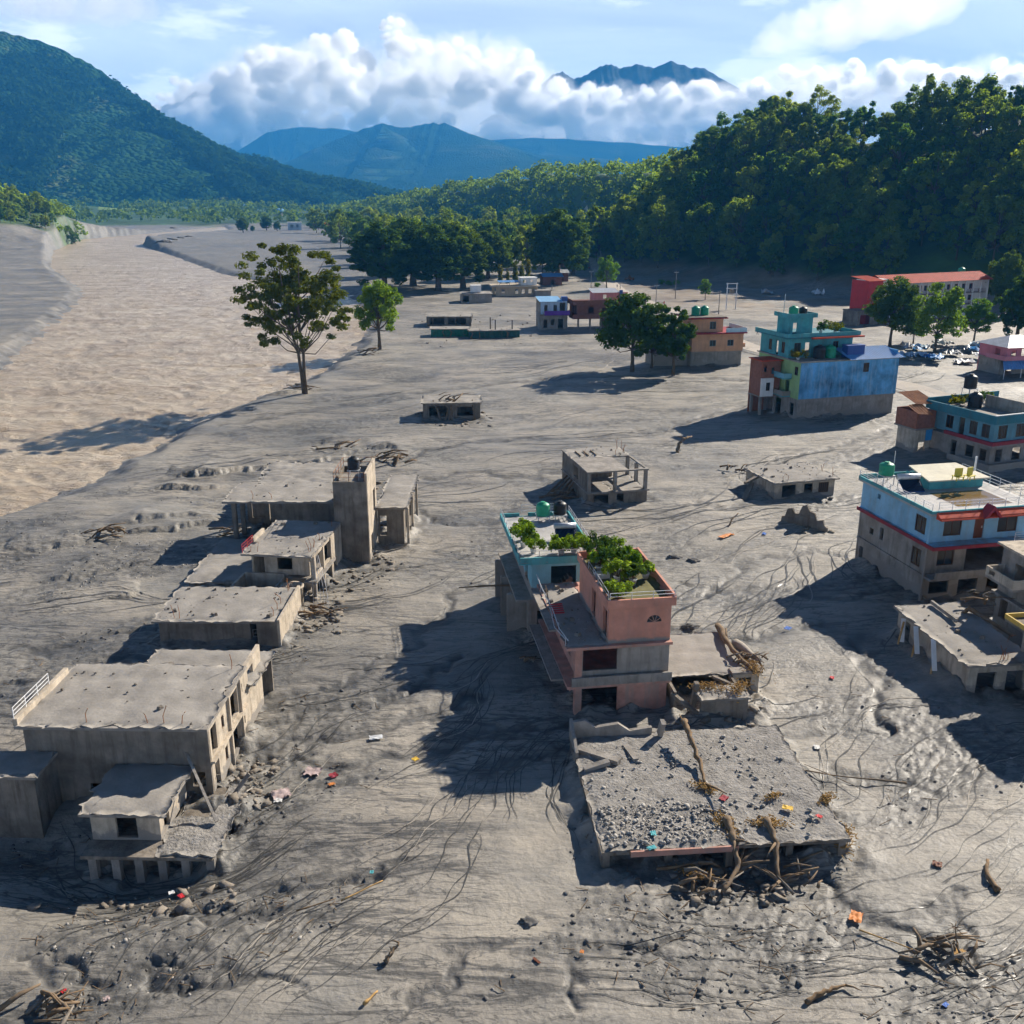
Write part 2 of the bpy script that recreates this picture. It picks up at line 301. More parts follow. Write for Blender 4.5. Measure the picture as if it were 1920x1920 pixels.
def ground_h(x, y, fine=True):
    x = np.asarray(x, float); y = np.asarray(y, float); shp = x.shape; x = x.ravel(); y = y.ravel()
    r = np.hypot(x, y)
    h = 0.55 * fbm(x / 38, y / 38, 3, 3) * sstep(30, 60, r) * (1 - sstep(140, 260, r)) + 0.15 * fbm(x / 9, y / 9, 9, 2)
    sdv = river_sd(x, y) + 1.6 * perlin(x / 7, y / 7, 5) + 0.6 * perlin(x / 2.3, y / 2.3, 6)
    # far bank and its spur, right-hand hill, far terraces
    left = sstep(8, 170, -(x + 60 + 0.36 * (y - 120)) - 70) * sstep(150, 330, y) * (sdv < 0)
    h = h + left * 9
    g = np.exp(-(((x + 520) / 150) ** 2 + ((y - 770) / 170) ** 2)); h = h + 62 * g * (1 + 0.25 * fbm(x / 60, y / 60, 21, 3))
    hh = hill_h(x, y); h = h + hh * (1 + 0.10 * fbm(x / 50, y / 50, 31, 3))
    far = sstep(1150, 2200, y); h = h + far * (10 + 8 * fbm(x / 260, y / 260, 41, 3)) * (x > -2500)
    # bank
    out = -sdv
    bank = sstep(0.0, 5.0, out)
    h = np.where(sdv > 0, WATER_Z - np.minimum(sdv * 0.5, 1.6), WATER_Z + (h - WATER_Z) * bank)
    if fine:
        near = (1 - sstep(420, 900, r)) * sstep(0.5, 6, out)
        a = x * 0.86 + y * 0.51; b = -x * 0.51 + y * 0.86
        wx = 4.0 * fbm(x / 40, y / 40, 51, 2); wy = 4.0 * fbm(x / 40, y / 40, 61, 2)
        a2 = a + wx; b2 = b + wy; T = churn(x, y)
        line = np.clip(1 - np.abs(perlin(a2 / 17, b2 / 3.6, 81)), 0, 1) ** 22 * sstep(-0.2, 0.3, perlin(x / 21, y / 21, 85))
        line2 = np.clip(1 - np.abs(perlin(a2 / 8, b2 / 1.7, 87)), 0, 1) ** 20 * sstep(0.0, 0.4, perlin(x / 15, y / 15, 89))
        rid = np.clip(1 - np.abs(fbm(a2 / 2.4, b2 / 0.9, 83, 2)), 0, 1) ** 4
        f = -0.04 * line - 0.03 * line2 + T * (-0.075 * rid + 0.06 * fbm(a2 / 1.6, b2 / 0.7, 91, 3, 0.6) + 0.03 * fbm(x / 0.42, y / 0.42, 95, 2)) + 0.02 * fbm(x / 1.4, y / 1.4, 97, 3)
        h = h + f * near + drifts(x, y)
        wet = np.zeros_like(x)
        h = h - 1.25 * np.exp(-(((x + 21) / 6.5) ** 2 + ((y - 45.2) / 3.2) ** 2)) - 1.0 * np.exp(-(((x + 29) / 6) ** 2 + ((y - 48) / 2.5) ** 2)) - 0.55 * np.exp(-(((x - 13) / 6) ** 2 + ((y - 44.8) / 2.0) ** 2))
        k = (r < 330)
        xs, ys, hs = x[k], y[k], h[k].copy()
        jx = xs + 1.5 * fbm(xs / 5.5, ys / 5.5, 101, 4, 0.6); jy = ys + 1.5 * fbm(xs / 5.5, ys / 5.5, 103, 4, 0.6)
        for pl, w, dep in RILLS:
            bx = [p[0] for p in pl]; by = [p[1] for p in pl]
            q = (jx > min(bx) - 3) & (jx < max(bx) + 3) & (jy > min(by) - 3) & (jy < max(by) + 3)
            if not q.any(): continue
            d, sd_, t = seg_dist(jx[q], jy[q], pl); w2 = w * (0.6 + 0.8 * np.sin(np.clip(t, 0, 1) * math.pi))
            prof = np.exp(-(d / (0.85 * w2 + 0.003 * np.hypot(xs[q], ys[q]))) ** 2) * (0.8 + 0.3 * perlin(xs[q] / 1.7, ys[q] / 1.7, 105)); hs[q] -= 0.9 * dep * prof; wq = wet[k]; wq[q] = np.maximum(wq[q], np.clip(prof, 0, 1)); wet[k] = wq
        for pl, amp in LEDGES:
            d, sd_, t = seg_dist(jx, jy, pl); e = np.sin(np.clip(t, 0.02, 0.98) * math.pi) ** 0.5
            hs += sstep(0, 0.35, np.where(sd_ > 0, d, 0)) * amp * e * np.exp(-d / 6.0) * ((t > 0.003) & (t < 0.997)) * np.clip(0.75 + 0.9 * perlin(xs / 4, ys / 4, 107), 0.1, 1.4)
        h[k] = hs
        ground_h.wet = wet
    return h.reshape(shp)
def gz(x, y): return float(ground_h(np.array([x]), np.array([y]), False)[0])
def put(px, py):
    x, y = at(px, py); 
    for _ in range(3):
        z = min(gz(x, y), 12.0); x, y = at(px, py, z)
    return (x, y, gz(x, y))

def ground_material():
    m, N, L, b = new_mat('mud_ground')
    b.inputs['Roughness'].default_value = 0.6; b.inputs['Specular IOR Level'].default_value = 0.38
    geo = N.new('ShaderNodeNewGeometry')
    def noise(scale, det=6, rough=0.6, sc=(1, 1, 1), dist=0.0):
        mp = N.new('ShaderNodeMapping'); mp.inputs['Scale'].default_value = sc; mp.inputs['Rotation'].default_value = (0, 0, R(-31)); L.new(geo.outputs['Position'], mp.inputs[0])
        n = N.new('ShaderNodeTexNoise'); n.inputs['Scale'].default_value = scale; n.inputs['Detail'].default_value = det; n.inputs['Roughness'].default_value = rough; n.inputs['Distortion'].default_value = dist
        L.new(mp.outputs[0], n.inputs['Vector']); return n.outputs['Fac']
    def ramp(fac, p0, c0, p1, c1):
        r = N.new('ShaderNodeValToRGB'); r.color_ramp.elements[0].position = p0; r.color_ramp.elements[1].position = p1
        r.color_ramp.elements[0].color = rgb(c0); r.color_ramp.elements[1].color = rgb(c1); L.new(fac, r.inputs[0]); return r.outputs[0]
    def mix(f, a, b2, typ='MIX'):
        x = N.new('ShaderNodeMix'); x.data_type = 'RGBA'; x.blend_type = typ
        for sck, val in ((x.inputs[0], f), (x.inputs[6], a), (x.inputs[7], b2)):
            if hasattr(val, 'links'): L.new(val, sck)
            elif isinstance(val, float): sck.default_value = val
            else: sck.default_value = rgb(val)
        return x.outputs[2]
    base = ramp(noise(0.07, 6), 0.35, (0.24, 0.231, 0.21), 0.66, (0.315, 0.284, 0.24))
    tx = N.new('ShaderNodeAttribute'); tx.attribute_name = 'churn'
    base = mix(tx.outputs['Fac'], base, ramp(noise(1.3, 8, 0.72), 0.32, (0.08, 0.079, 0.074), 0.62, (0.265, 0.25, 0.225)))
    strk = ramp(noise(0.35, 9, 0.66, (0.3, 1.0, 1.0), 1.6), 0.34, (0.72, 0.73, 0.75), 0.58, (1.06, 1.05, 1.03))
    base = mix(0.85, base, strk, 'MULTIPLY')
    speck = ramp(noise(2.4, 7, 0.75), 0.30, (0.6, 0.6, 0.61), 0.44, (1, 1, 1)); base = mix(0.6, base, speck, 'MULTIPLY')
    def contour(sc, nsc, half, dist):                 # thin dark flow lines left where the silt drained
        n_ = noise(nsc, 5, 0.55, sc, dist); a_ = N.new('ShaderNodeMath'); a_.operation = 'SUBTRACT'; a_.inputs[1].default_value = 0.5; L.new(n_, a_.inputs[0])
        b_ = N.new('ShaderNodeMath'); b_.operation = 'ABSOLUTE'; L.new(a_.outputs[0], b_.inputs[0])
        m_ = N.new('ShaderNodeMapRange'); m_.inputs['From Min'].default_value = 0.0; m_.inputs['From Max'].default_value = half; m_.inputs['To Min'].default_value = 1.0; m_.inputs['To Max'].default_value = 0.0; L.new(b_.outputs[0], m_.inputs['Value']); return m_.outputs[0]
    gate = N.new('ShaderNodeMapRange'); gate.inputs['From Min'].default_value = 0.36; gate.inputs['From Max'].default_value = 0.54; gate.inputs['To Max'].default_value = 0.95; L.new(noise(0.09, 4), gate.inputs['Value'])
    for sc_, ns_, hf_, ds_ in (((0.16, 1, 1), 0.20, 0.016, 0.7), ((0.2, 1, 1), 0.42, 0.022, 1.0), ((0.3, 1, 1), 0.9, 0.026, 1.3)):
        g_ = N.new('ShaderNodeMath'); g_.operation = 'MULTIPLY'; L.new(contour(sc_, ns_, hf_, ds_), g_.inputs[0]); L.new(gate.outputs[0], g_.inputs[1]); base = mix(g_.outputs[0], base, (0.075, 0.073, 0.07))
    wt = N.new('ShaderNodeAttribute'); wt.attribute_name = 'wet'; base = mix(wt.outputs['Fac'], base, (0.085, 0.083, 0.08))
    at_ = N.new('ShaderNodeAttribute'); at_.attribute_name = 'zone'; sp = N.new('ShaderNodeSeparateColor'); L.new(at_.outputs['Color'], sp.inputs[0])
    grass = ramp(noise(0.03, 8, 0.7), 0.35, (0.02, 0.045, 0.012), 0.65, (0.07, 0.14, 0.025))
    soil = ramp(noise(0.12, 6), 0.35, (0.17, 0.125, 0.085), 0.65, (0.30, 0.245, 0.185))
    grav = ramp(noise(0.5, 8, 0.75), 0.32, (0.07, 0.07, 0.07), 0.68, (0.24, 0.235, 0.225))
    base = mix(sp.outputs[1], base, grav); base = mix(sp.outputs[2], base, soil); base = mix(sp.outputs[0], base, grass)
    wetn = noise(0.06, 6, 0.65, (0.45, 1, 1), 1.0); base = mix(0.8, base, ramp(wetn, 0.38, (0.66, 0.67, 0.68), 0.56, (1.06, 1.05, 1.03)), 'MULTIPLY')
    rg = N.new('ShaderNodeMapRange'); rg.inputs['From Min'].default_value = 0.38; rg.inputs['From Max'].default_value = 0.6; rg.inputs['To Min'].default_value = 0.52; rg.inputs['To Max'].default_value = 0.72; L.new(wetn, rg.inputs['Value']); L.new(rg.outputs[0], b.inputs['Roughness'])
    L.new(base, b.inputs['Base Color'])
    hsum = N.new('ShaderNodeMath'); hsum.operation = 'MULTIPLY_ADD'; hsum.inputs[1].default_value = 0.5
    L.new(noise(3.0, 5, 0.6), hsum.inputs[0]); L.new(noise(0.5, 9, 0.6, (0.4, 1, 1), 1.4), hsum.inputs[2])
    bp = N.new('ShaderNodeBump'); bp.inputs['Strength'].default_value = 0.45; bp.inputs['Distance'].default_value = 0.3; L.new(hsum.outputs[0], bp.inputs['Height']); L.new(bp.outputs[0], b.inputs['Normal'])
    return m
M_GROUND = ground_material()

def fan_grid(ang, rad):
    A, Rr = np.meshgrid(ang, rad); x = Rr * np.sin(A); y = Rr * np.cos(A)
    nr, nc = A.shape; i = np.arange(nr * nc).reshape(nr, nc)
    f = np.stack([i[:-1, :-1], i[:-1, 1:], i[1:, 1:], i[1:, :-1]], -1).reshape(-1, 4)
    return x.ravel(), y.ravel(), f
def build_ground():
    a_in = np.linspace(R(-31), R(31), 620); a_l = R(-31) - np.geomspace(0.002, R(150), 46)[::-1] ; a_r = R(31) + np.geomspace(0.002, R(150), 46)
    ang = np.concatenate([a_l[a_l > -math.pi], a_in, a_r[a_r < math.pi]])
    rad = np.concatenate([[1.0, 5, 10, 16, 22, 27], np.geomspace(31, 420, 800), np.geomspace(424, 2400, 150), np.geomspace(2600, 42000, 26)])
    x, y, f = fan_grid(ang, rad)
    z = ground_h(x, y); wet = ground_h.wet.copy()
    o = mesh_obj('ground', np.stack([x, y, z], -1), f, M_GROUND, smooth=True); tag(o, kind='structure')
    # what the ground is made of, place by place
    r = np.hypot(x, y)
    hh = hill_h(x, y); nz = fbm(x / 25, y / 25, 301, 3); nz2 = fbm(x / 90, y / 90, 305, 3)
    grass = np.clip(sstep(3, 8, hh + 2 * nz), 0, 1)
    spur = np.exp(-(((x + 520) / 150) ** 2 + ((y - 770) / 170) ** 2)); grass = np.maximum(grass, sstep(0.18, 0.3, spur + 0.05 * nz))
    d_r = -river_sd(x, y)
    farg = sstep(1240, 1330, y + 60 * nz2 - 0.28 * np.minimum(x + 300, 0)); grass = np.maximum(grass, farg)
    midg = 0 * sstep(520, 640, y + 80 * nz2) * sstep(-150, -95, x - 0.0 * y + 30 * nz2) * sstep(0.02, 0.1, (x + 150) / 400.0); grass = np.maximum(grass, midg * sstep(30, 70, d_r))
    sbd = seg_dist(x, y, SANDBAR, True)[0] * np.where(inside(x, y, SANDBAR), 1, -1); gravel = sstep(-25, 12, sbd + 14 * nz) * np.clip(0.75 + 0.4 * nz, 0, 1)
    gravel = np.maximum(gravel, sstep(180, 300, y) * sstep(-90, -160, x) * (1 - grass) * np.clip(0.55 + 0.9 * fbm(x / 30, y / 9, 307, 3), 0, 0.95))
    gravel = np.maximum(gravel, 0.8 * (1 - sstep(1.0, 7.0, d_r + 2 * nz)) * (d_r > -3))
    soil = sstep(300, 340, y) * sstep(30, 60, x) * (1 - sstep(-0.1, 0.3, nz)) * 0.9
    soil = np.maximum(soil, sstep(0.05, 0.4, nz2) * 0.35 * sstep(220, 260, y) * sstep(20, 60, x))
    colr = np.stack([grass, gravel, soil, np.ones_like(x)], -1).astype(np.float32)
    att = o.data.attributes.new('zone', 'FLOAT_COLOR', 'POINT'); att.data.foreach_set('color', colr.ravel())
    wa = o.data.attributes.new('wet', 'FLOAT', 'POINT'); wa.data.foreach_set('value', wet.astype(np.float32))
    ca = o.data.attributes.new('churn', 'FLOAT', 'POINT'); ca.data.foreach_set('value', (churn(x, y) * (1 - sstep(180, 420, r)) * (d_r > 0)).astype(np.float32))
    return o
build_ground()

def build_river():
    m, N, L, b = new_mat('muddy_water')
    b.inputs['Roughness'].default_value = 0.25; b.inputs['Specular IOR Level'].default_value = 0.3
    geo = N.new('ShaderNodeNewGeometry')
    mp = N.new('ShaderNodeMapping'); mp.inputs['Scale'].default_value = (0.35, 1, 1); mp.inputs['Rotation'].default_value = (0, 0, R(-20)); L.new(geo.outputs['Position'], mp.inputs[0])
    n = N.new('ShaderNodeTexNoise'); n.inputs['Scale'].default_value = 0.16; n.inputs['Detail'].default_value = 9; n.inputs['Roughness'].default_value = 0.65; n.inputs['Distortion'].default_value = 1.0; L.new(mp.outputs[0], n.inputs['Vector'])
    r = N.new('ShaderNodeValToRGB'); r.color_ramp.elements[0].position = 0.33; r.color_ramp.elements[1].position = 0.68
    r.color_ramp.elements[0].color = (0.35, 0.262, 0.17, 1); r.color_ramp.elements[1].color = (0.60, 0.50, 0.37, 1); L.new(n.outputs['Fac'], r.inputs[0]); L.new(r.outputs[0], b.inputs['Base Color'])
    n2 = N.new('ShaderNodeTexNoise'); n2.inputs['Scale'].default_value = 0.8; n2.inputs['Detail'].default_value = 8; n2.inputs['Roughness'].default_value = 0.7; n2.inputs['Distortion'].default_value = 0.8; L.new(mp.outputs[0], n2.inputs['Vector'])
    bp = N.new('ShaderNodeBump'); bp.inputs['Strength'].default_value = 1.0; bp.inputs['Distance'].default_value = 0.9; L.new(n2.outputs['Fac'], bp.inputs['Height']); L.new(bp.outputs[0], b.inputs['Normal'])
    ang = np.linspace(R(-62), R(-4), 420); rad = np.concatenate([np.geomspace(70, 520, 420), np.geomspace(530, 1500, 90)])
    x, y, f = fan_grid(ang, rad)
    r_ = np.hypot(x, y); amp = 1 - sstep(300, 700, r_) * 0.6
    a = x * 0.45 + y * 0.9; bb = -x * 0.9 + y * 0.45; wx = 3 * fbm(x / 15, y / 15, 401, 2)
    z = WATER_Z + amp * (0.30 * fbm((a + wx) / 3.2, bb / 6.5, 403, 4, 0.6) + 0.25 * np.abs(perlin((a + wx) / 5, bb / 8, 405)) + 0.25 * perlin((a + wx) / 11, bb / 16, 407)) - 0.1
    cx, cyy = at(370, 545, WATER_Z); w = np.exp(-(((x - cx) / 22) ** 2 + ((y - cyy) / 55) ** 2)); z += w * 0.5 * np.abs(fbm(a / 5, bb / 5, 409, 3))
    ok = river_sd(x, y) > -9
    keep = ok[f].any(1); f = f[keep]; used = np.unique(f); mapi = -np.ones(len(x), int); mapi[used] = np.arange(len(used)); f = mapi[f]
    o = mesh_obj('river_water', np.stack([x, y, z], -1)[used], f, m, smooth=True); tag(o, kind='structure')
build_river()

# ------------------------------------------------------------------ mountains
def forest_far_mat(name, c0, c1, c2, sc):
    m, N, L, b = new_mat(name); b.inputs['Roughness'].default_value = 1.0; b.inputs['Specular IOR Level'].default_value = 0.0
    geo = N.new('ShaderNodeNewGeometry')
    n = N.new('ShaderNodeTexNoise'); n.inputs['Scale'].default_value = sc; n.inputs['Detail'].default_value = 10; n.inputs['Roughness'].default_value = 0.7; L.new(geo.outputs['Position'], n.inputs['Vector'])
    r = N.new('ShaderNodeValToRGB'); e = r.color_ramp.elements; e[0].position = 0.36; e[0].color = rgb(c0); e[1].position = 0.66; e[1].color = rgb(c2)
    k = e.new(0.54); k.color = rgb(c1); L.new(n.outputs['Fac'], r.inputs[0]); L.new(r.outputs[0], b.inputs['Base Color'])
    v = N.new('ShaderNodeTexVoronoi'); v.inputs['Scale'].default_value = 0.09; L.new(geo.outputs['Position'], v.inputs['Vector'])
    bp = N.new('ShaderNodeBump'); bp.inputs['Strength'].default_value = 0.9; bp.inputs['Distance'].default_value = 9.0; bp.invert = True; L.new(v.outputs['Distance'], bp.inputs['Height']); L.new(bp.outputs[0], b.inputs['Normal'])
    return m
M_MTN = forest_far_mat('mountain_forest', (0.012, 0.035, 0.012), (0.03, 0.07, 0.02), (0.10, 0.12, 0.04), 0.006)
M_FAR = forest_far_mat('far_mountain_forest', (0.015, 0.035, 0.015), (0.03, 0.055, 0.022), (0.07, 0.085, 0.04), 0.003)
M_PEAK = forest_far_mat('peak_rock', (0.05, 0.06, 0.06), (0.07, 0.08, 0.08), (0.10, 0.11, 0.11), 0.002)
def mountain(name, ridge, width, nx=260, ny=120, mat=M_FAR, seed=1, rough=0.10, back=0.6, base=-5):
    """ridge: list of (px, py, distance) read off the skyline; slopes fall away on both sides"""
    P = np.array([at_dist(px, py, D) for px, py, D in ridge]); t = np.linspace(0, 1, len(P)); tt = np.linspace(0, 1, nx)
    X = np.interp(tt, t, P[:, 0]); Y = np.interp(tt, t, P[:, 1]); Z = np.interp(tt, t, P[:, 2])
    Z = Z + rough * 0.25 * Z * perlin(tt * 40, tt * 0 + seed, seed)
    tx = np.gradient(X); ty = np.gradient(Y); l = np.hypot(tx, ty); nxv, nyv = ty / l, -tx / l
    flip = np.where(nyv > 0, -1, 1); nxv *= flip; nyv *= flip       # towards the viewer
    s = np.concatenate([-np.linspace(back, 0.02, ny // 4), np.linspace(0, 1, ny)])
    S, XI = np.meshgrid(s, np.arange(nx), indexing='ij')
    gx = X[XI] + nxv[XI] * S * width; gy = Y[XI] + nyv[XI] * S * width
    a = np.abs(S); prof = np.where(S >= 0, 1 - a ** 0.85, 1 - (a / back))
    spur = fbm(gx / (width * 0.30), gy / (width * 0.55), seed + 5, 5, 0.55)
    zz = Z[XI] * prof * (1 + 0.55 * spur * a * (1 - a * 0.6)) + rough * Z[XI] * 0.35 * fbm(gx / (width * 0.08), gy / (width * 0.08), seed + 9, 4) * np.minimum(1, a * 5)
    zz = np.where(prof <= 0.001, base, zz)
    n0, n1 = S.shape; i = np.arange(n0 * n1).reshape(n0, n1)
    f = np.stack([i[:-1, :-1], i[:-1, 1:], i[1:, 1:], i[1:, :-1]], -1).reshape(-1, 4)
    o = mesh_obj(name, np.stack([gx, gy, zz], -1).reshape(-1, 3), f, mat, smooth=True); tag(o, kind='structure')
    return gx, gy, zz
LM = mountain('mountain', [(-700, 30, 2750), (-420, 15, 2780), (-160, 25, 2800), (0, 58, 2850), (100, 85, 2880), (170, 120, 2900), (230, 162, 2950), (285, 212, 3000), (350, 250, 3050), (430, 290, 3100), (520, 332, 3200), (620, 356, 3300)], 950, 420, 200, M_MTN, 3, 0.07)
mountain('mountain', [(380, 360, 6100), (520, 312, 6200), (600, 275, 6300), (660, 250, 6400), (715, 231, 6500), (755, 240, 6500), (800, 232, 6500), (835, 231, 6500), (880, 250, 6600), (940, 270, 6700), (1010, 290, 6800), (1120, 296, 6900), (1300, 318, 7000), (1500, 345, 7200)], 2100, 300, 120, M_FAR, 7, 0.08)
mountain('mountain', [(300, 330, 7800), (400, 305, 7800), (455, 278, 7800), (500, 248, 7850), (560, 238, 7900), (640, 242, 7900), (720, 255, 7900), (860, 266, 7900), (1000, 258, 7900), (1150, 266, 7900), (1300, 278, 8000), (1500, 290, 8000)], 1300, 220, 70, M_FAR, 11, 0.06)
mountain('mountain_peak', [(900, 230, 21000), (985, 185, 21000), (1035, 140, 21000), (1055, 135, 21000), (1075, 148, 21000), (1100, 140, 21000), (1125, 124, 21000), (1145, 121, 21000), (1165, 128, 21000), (1195, 120, 21000), (1225, 128, 21000), (1258, 114, 21000), (1290, 126, 21000), (1320, 128, 21000), (1358, 150, 21000), (1450, 205, 21000), (1600, 250, 21000)], 5200, 300, 60, M_PEAK, 13, 0.05)
mountain('mountain_peak', [(250, 230, 20000), (330, 185, 20000), (375, 168, 20000), (405, 158, 20000), (432, 166, 20000), (480, 195, 20000), (560, 240, 20000)], 4200, 120, 50, M_PEAK, 17, 0.05)

# ------------------------------------------------------------------ cumulus bank in front of the far peaks
def cloud_mat(dens):
    m = bpy.data.materials.new('cloud_vapour'); m.use_nodes = True; N = m.node_tree.nodes; N.clear(); out = N.new('ShaderNodeOutputMaterial'); v = N.new('ShaderNodeVolumePrincipled')
    v.inputs['Color'].default_value = (1, 1, 1, 1); v.inputs['Density'].default_value = dens; v.inputs['Anisotropy'].default_value = 0.45
    m.node_tree.links.new(v.outputs[0], out.inputs['Volume']); return m
M_CLOUD = cloud_mat(0.0007); M_CLOUD_D = cloud_mat(0.009)
def noise3(p, f, seed):
    x, y, z = p[:, 0] * f, p[:, 1] * f, p[:, 2] * f
    return (perlin(x + 3.1 * z, y - 1.7 * z, seed) + perlin(y + 2.3 * x, z - 1.3 * x, seed + 1) + perlin(z + 1.9 * y, x - 2.9 * y, seed + 2)) / 2.2
def puff_mesh(seed, mat):
    bm = bmesh.new(); bmesh.ops.create_icosphere(bm, subdivisions=5, radius=1.0); v = np.array([q.co[:] for q in bm.verts]); f = np.array([[q.index for q in fc.verts] for fc in bm.faces]); bm.free()
    n = v.copy(); d = np.zeros(len(v))
    for k, (fr, am) in enumerate(((1.1, .30), (2.3, .20), (4.7, .13), (9.5, .075), (19, .04))):
        d += am * (1 - 2.0 * np.abs(noise3(n + d[:, None] * n * 0.3, fr, seed + 10 * k)))
    v = n * (0.8 + d)[:, None]; v[:, 2] = np.where(v[:, 2] < 0, v[:, 2] * 0.55, v[:, 2])
    me = bpy.data.meshes.new('puff'); me.from_pydata(v.tolist(), [], f.tolist()); me.materials.append(mat); me.polygons.foreach_set('use_smooth', np.ones(len(f), bool)); me.update(); return me
PUFFS = [puff_mesh(s, M_CLOUD) for s in (501, 601)]; KNOBS = [puff_mesh(s, M_CLOUD_D) for s in (701, 801)]
CLOUDS = [  # label, rows of (px, py, radius px, distance)
    ('bright towering cumulus bank above the central mountain', [(330, 225, 38, 0), (380, 200, 40, 1), (430, 165, 42, 0), (480, 150, 45, 1), (530, 150, 48, 0), (590, 125, 40, 1), (620, 150, 55, 0), (680, 165, 60, 1), (745, 60, 24, 1), (755, 85, 30, 1), (765, 115, 36, 1), (790, 140, 48, 0), (840, 135, 50, 1), (890, 150, 55, 0), (950, 110, 30, 1), (965, 140, 42, 0), (400, 225, 45, 0), (470, 215, 55, 0), (560, 215, 62, 0), (650, 230, 50, 0), (740, 215, 65, 0), (830, 215, 70, 0), (920, 225, 62, 0), (1000, 200, 60, 0), (380, 245, 40, 0), (440, 250, 38, 0), (560, 250, 30, 0), (980, 240, 50, 0), (300, 205, 22, 0)]),
    ('long white cloud bank spreading below the sawtooth blue peak', [(1040, 218, 48, 0), (1085, 195, 26, 0), (1115, 212, 38, 0), (1160, 225, 48, 0), (1200, 192, 26, 0), (1245, 186, 28, 0), (1280, 208, 40, 0), (1330, 214, 42, 0), (1385, 215, 46, 0), (1100, 240, 50, 0), (1180, 250, 50, 0), (1260, 240, 55, 0), (1340, 245, 45, 0), (1420, 235, 50, 0), (1330, 188, 24, 0), (1410, 190, 30, 0)]),
    ('low cloud bank rising behind the forested ridge', [(1460, 185, 44, 0), (1520, 175, 46, 0), (1570, 168, 42, 0), (1500, 225, 55, 0), (1580, 225, 60, 0), (1650, 172, 36, 0), (1690, 158, 34, 0), (1640, 210, 55, 0), (1720, 195, 55, 0), (1800, 170, 40, 0), (1850, 155, 36, 0), (1800, 210, 55, 0), (1900, 165, 40, 0), (1890, 205, 50, 0)]),
    ('ragged grey-bottomed cloud at the top right of the sky', [(1440, 88, 24, -1.6), (1480, 70, 34, -1.6), (1540, 55, 42, -1.6), (1610, 45, 46, -1.6), (1680, 32, 48, -1.6), (1745, 15, 42, -1.6), (1580, 75, 30, -1.6)]),
    ('soft white cloud at the top left corner of the sky', [(20, 2, 38, -1.6), (80, 8, 42, -1.6), (150, 12, 44, -1.6), (215, 18, 36, -1.6), (265, 22, 24, -1.6)])]
def build_clouds():
    for label, puffs in CLOUDS:
        P = [at_dist(px, py, 15500 + 1500 * lay) for px, py, rp, lay in puffs]
        c = np.mean(np.array(P), 0); root = empty('cloud', (c[0], c[1], min(p[2] for p in P)), 0, label, 'cloud'); root['kind'] = 'structure'
        k = 0
        for (px, py, rp, lay), p in zip(puffs, P):
            D = 15500 + 1500 * lay; r = rp / FPX * D
            subs = [(0, 0, 0, 1.0)] + [(random.uniform(-1, 1), random.uniform(-1.0, .2), random.uniform(-.8, .95), random.uniform(.15, .34)) for _ in range(10 if lay >= 0 else 0)]
            for j, (ax, ay, az, s) in enumerate(subs):
                o = bpy.data.objects.new('puff', PUFFS[k % 2] if j == 0 else KNOBS[k % 2]); COL.objects.link(o); o.parent = root; k += 1
                o.location = Vector((p[0] + ax * r, p[1] + ay * r, p[2] + az * r)) - root.location
                o.scale = (r * s * random.uniform(.95, 1.25), r * s, r * s * random.uniform(.85, 1.1)); o.rotation_euler = (random.uniform(-.3, .3), random.uniform(-.3, .3), random.uniform(0, 6.28))
build_clouds()
# ------------------------------------------------------------------ haze
def build_haze():
    m = bpy.data.materials.new('haze_air'); m.use_nodes = True; N = m.node_tree.nodes; N.clear(); out = N.new('ShaderNodeOutputMaterial'); v = N.new('ShaderNodeVolumePrincipled')
    v.inputs['Color'].default_value = (0.07, 0.43, 1.0, 1); v.inputs['Density'].default_value = 1.05e-4; v.inputs['Anisotropy'].default_value = 0.0
    m.node_tree.links.new(v.outputs[0], out.inputs['Volume'])
    tag(MB().box(-7000, 7000, -400, 9300, -12, 590).build('haze', m), kind='stuff')
build_haze()
# ------------------------------------------------------------------ vegetation
M_BARK = paint('bark', (0.13, 0.105, 0.08), 0.95, 0.35, 1.5, 0.3, spec=0.05)
M_LEAF_FOREST = leaf_mat('forest_leaves', (0.055, 0.13, 0.03), (0.23, 0.29, 0.05), 0.58)
M_LEAF_MTN = leaf_mat('mountain_leaves', (0.018, 0.05, 0.022), (0.055, 0.10, 0.035), 0.3)
M_LEAF_DARK = leaf_mat('dark_leaves', (0.045, 0.095, 0.024), (0.10, 0.155, 0.034), 0.45)
M_LEAF_OLIVE = leaf_mat('olive_leaves', (0.075, 0.105, 0.022), (0.12, 0.13, 0.03), 0.42)
M_LEAF_LIME = leaf_mat('lime_leaves', (0.10, 0.20, 0.028), (0.19, 0.27, 0.04), 0.52)
M_LEAF_YELLOW = leaf_mat('yellow_green_leaves', (0.10, 0.12, 0.015), (0.19, 0.18, 0.03), 0.45)

def leaf_quads(cen, rad, n, size, flat=1.0, rng=RNG, up=0.7):
    d = rng.normal(size=(n, 3)); d /= np.linalg.norm(d, axis=1)[:, None]
    rr = rng.random(n) ** 0.45
    p = cen + d * (rr * rad)[:, None] * np.array([1, 1, flat])
    nrm = d + rng.normal(size=(n, 3)) * 0.55 + np.array([0, 0, up]); nrm /= np.linalg.norm(nrm, axis=1)[:, None]
    a = rng.normal(size=(n, 3)); t = np.cross(nrm, a); t /= np.linalg.norm(t, axis=1)[:, None]; b = np.cross(nrm, t)
    s = size * (0.55 + 0.9 * rng.random(n))[:, None]
    return np.stack([p - t * s * 0.5, p + b * s * 0.32, p + t * s * 0.5, p - b * s * 0.32], 1).reshape(-1, 3)
def quads_mesh(name, pts, mat):
    n = len(pts) // 4; f = np.arange(n * 4).reshape(n, 4)
    o = mesh_obj(name, pts, f, mat); return o
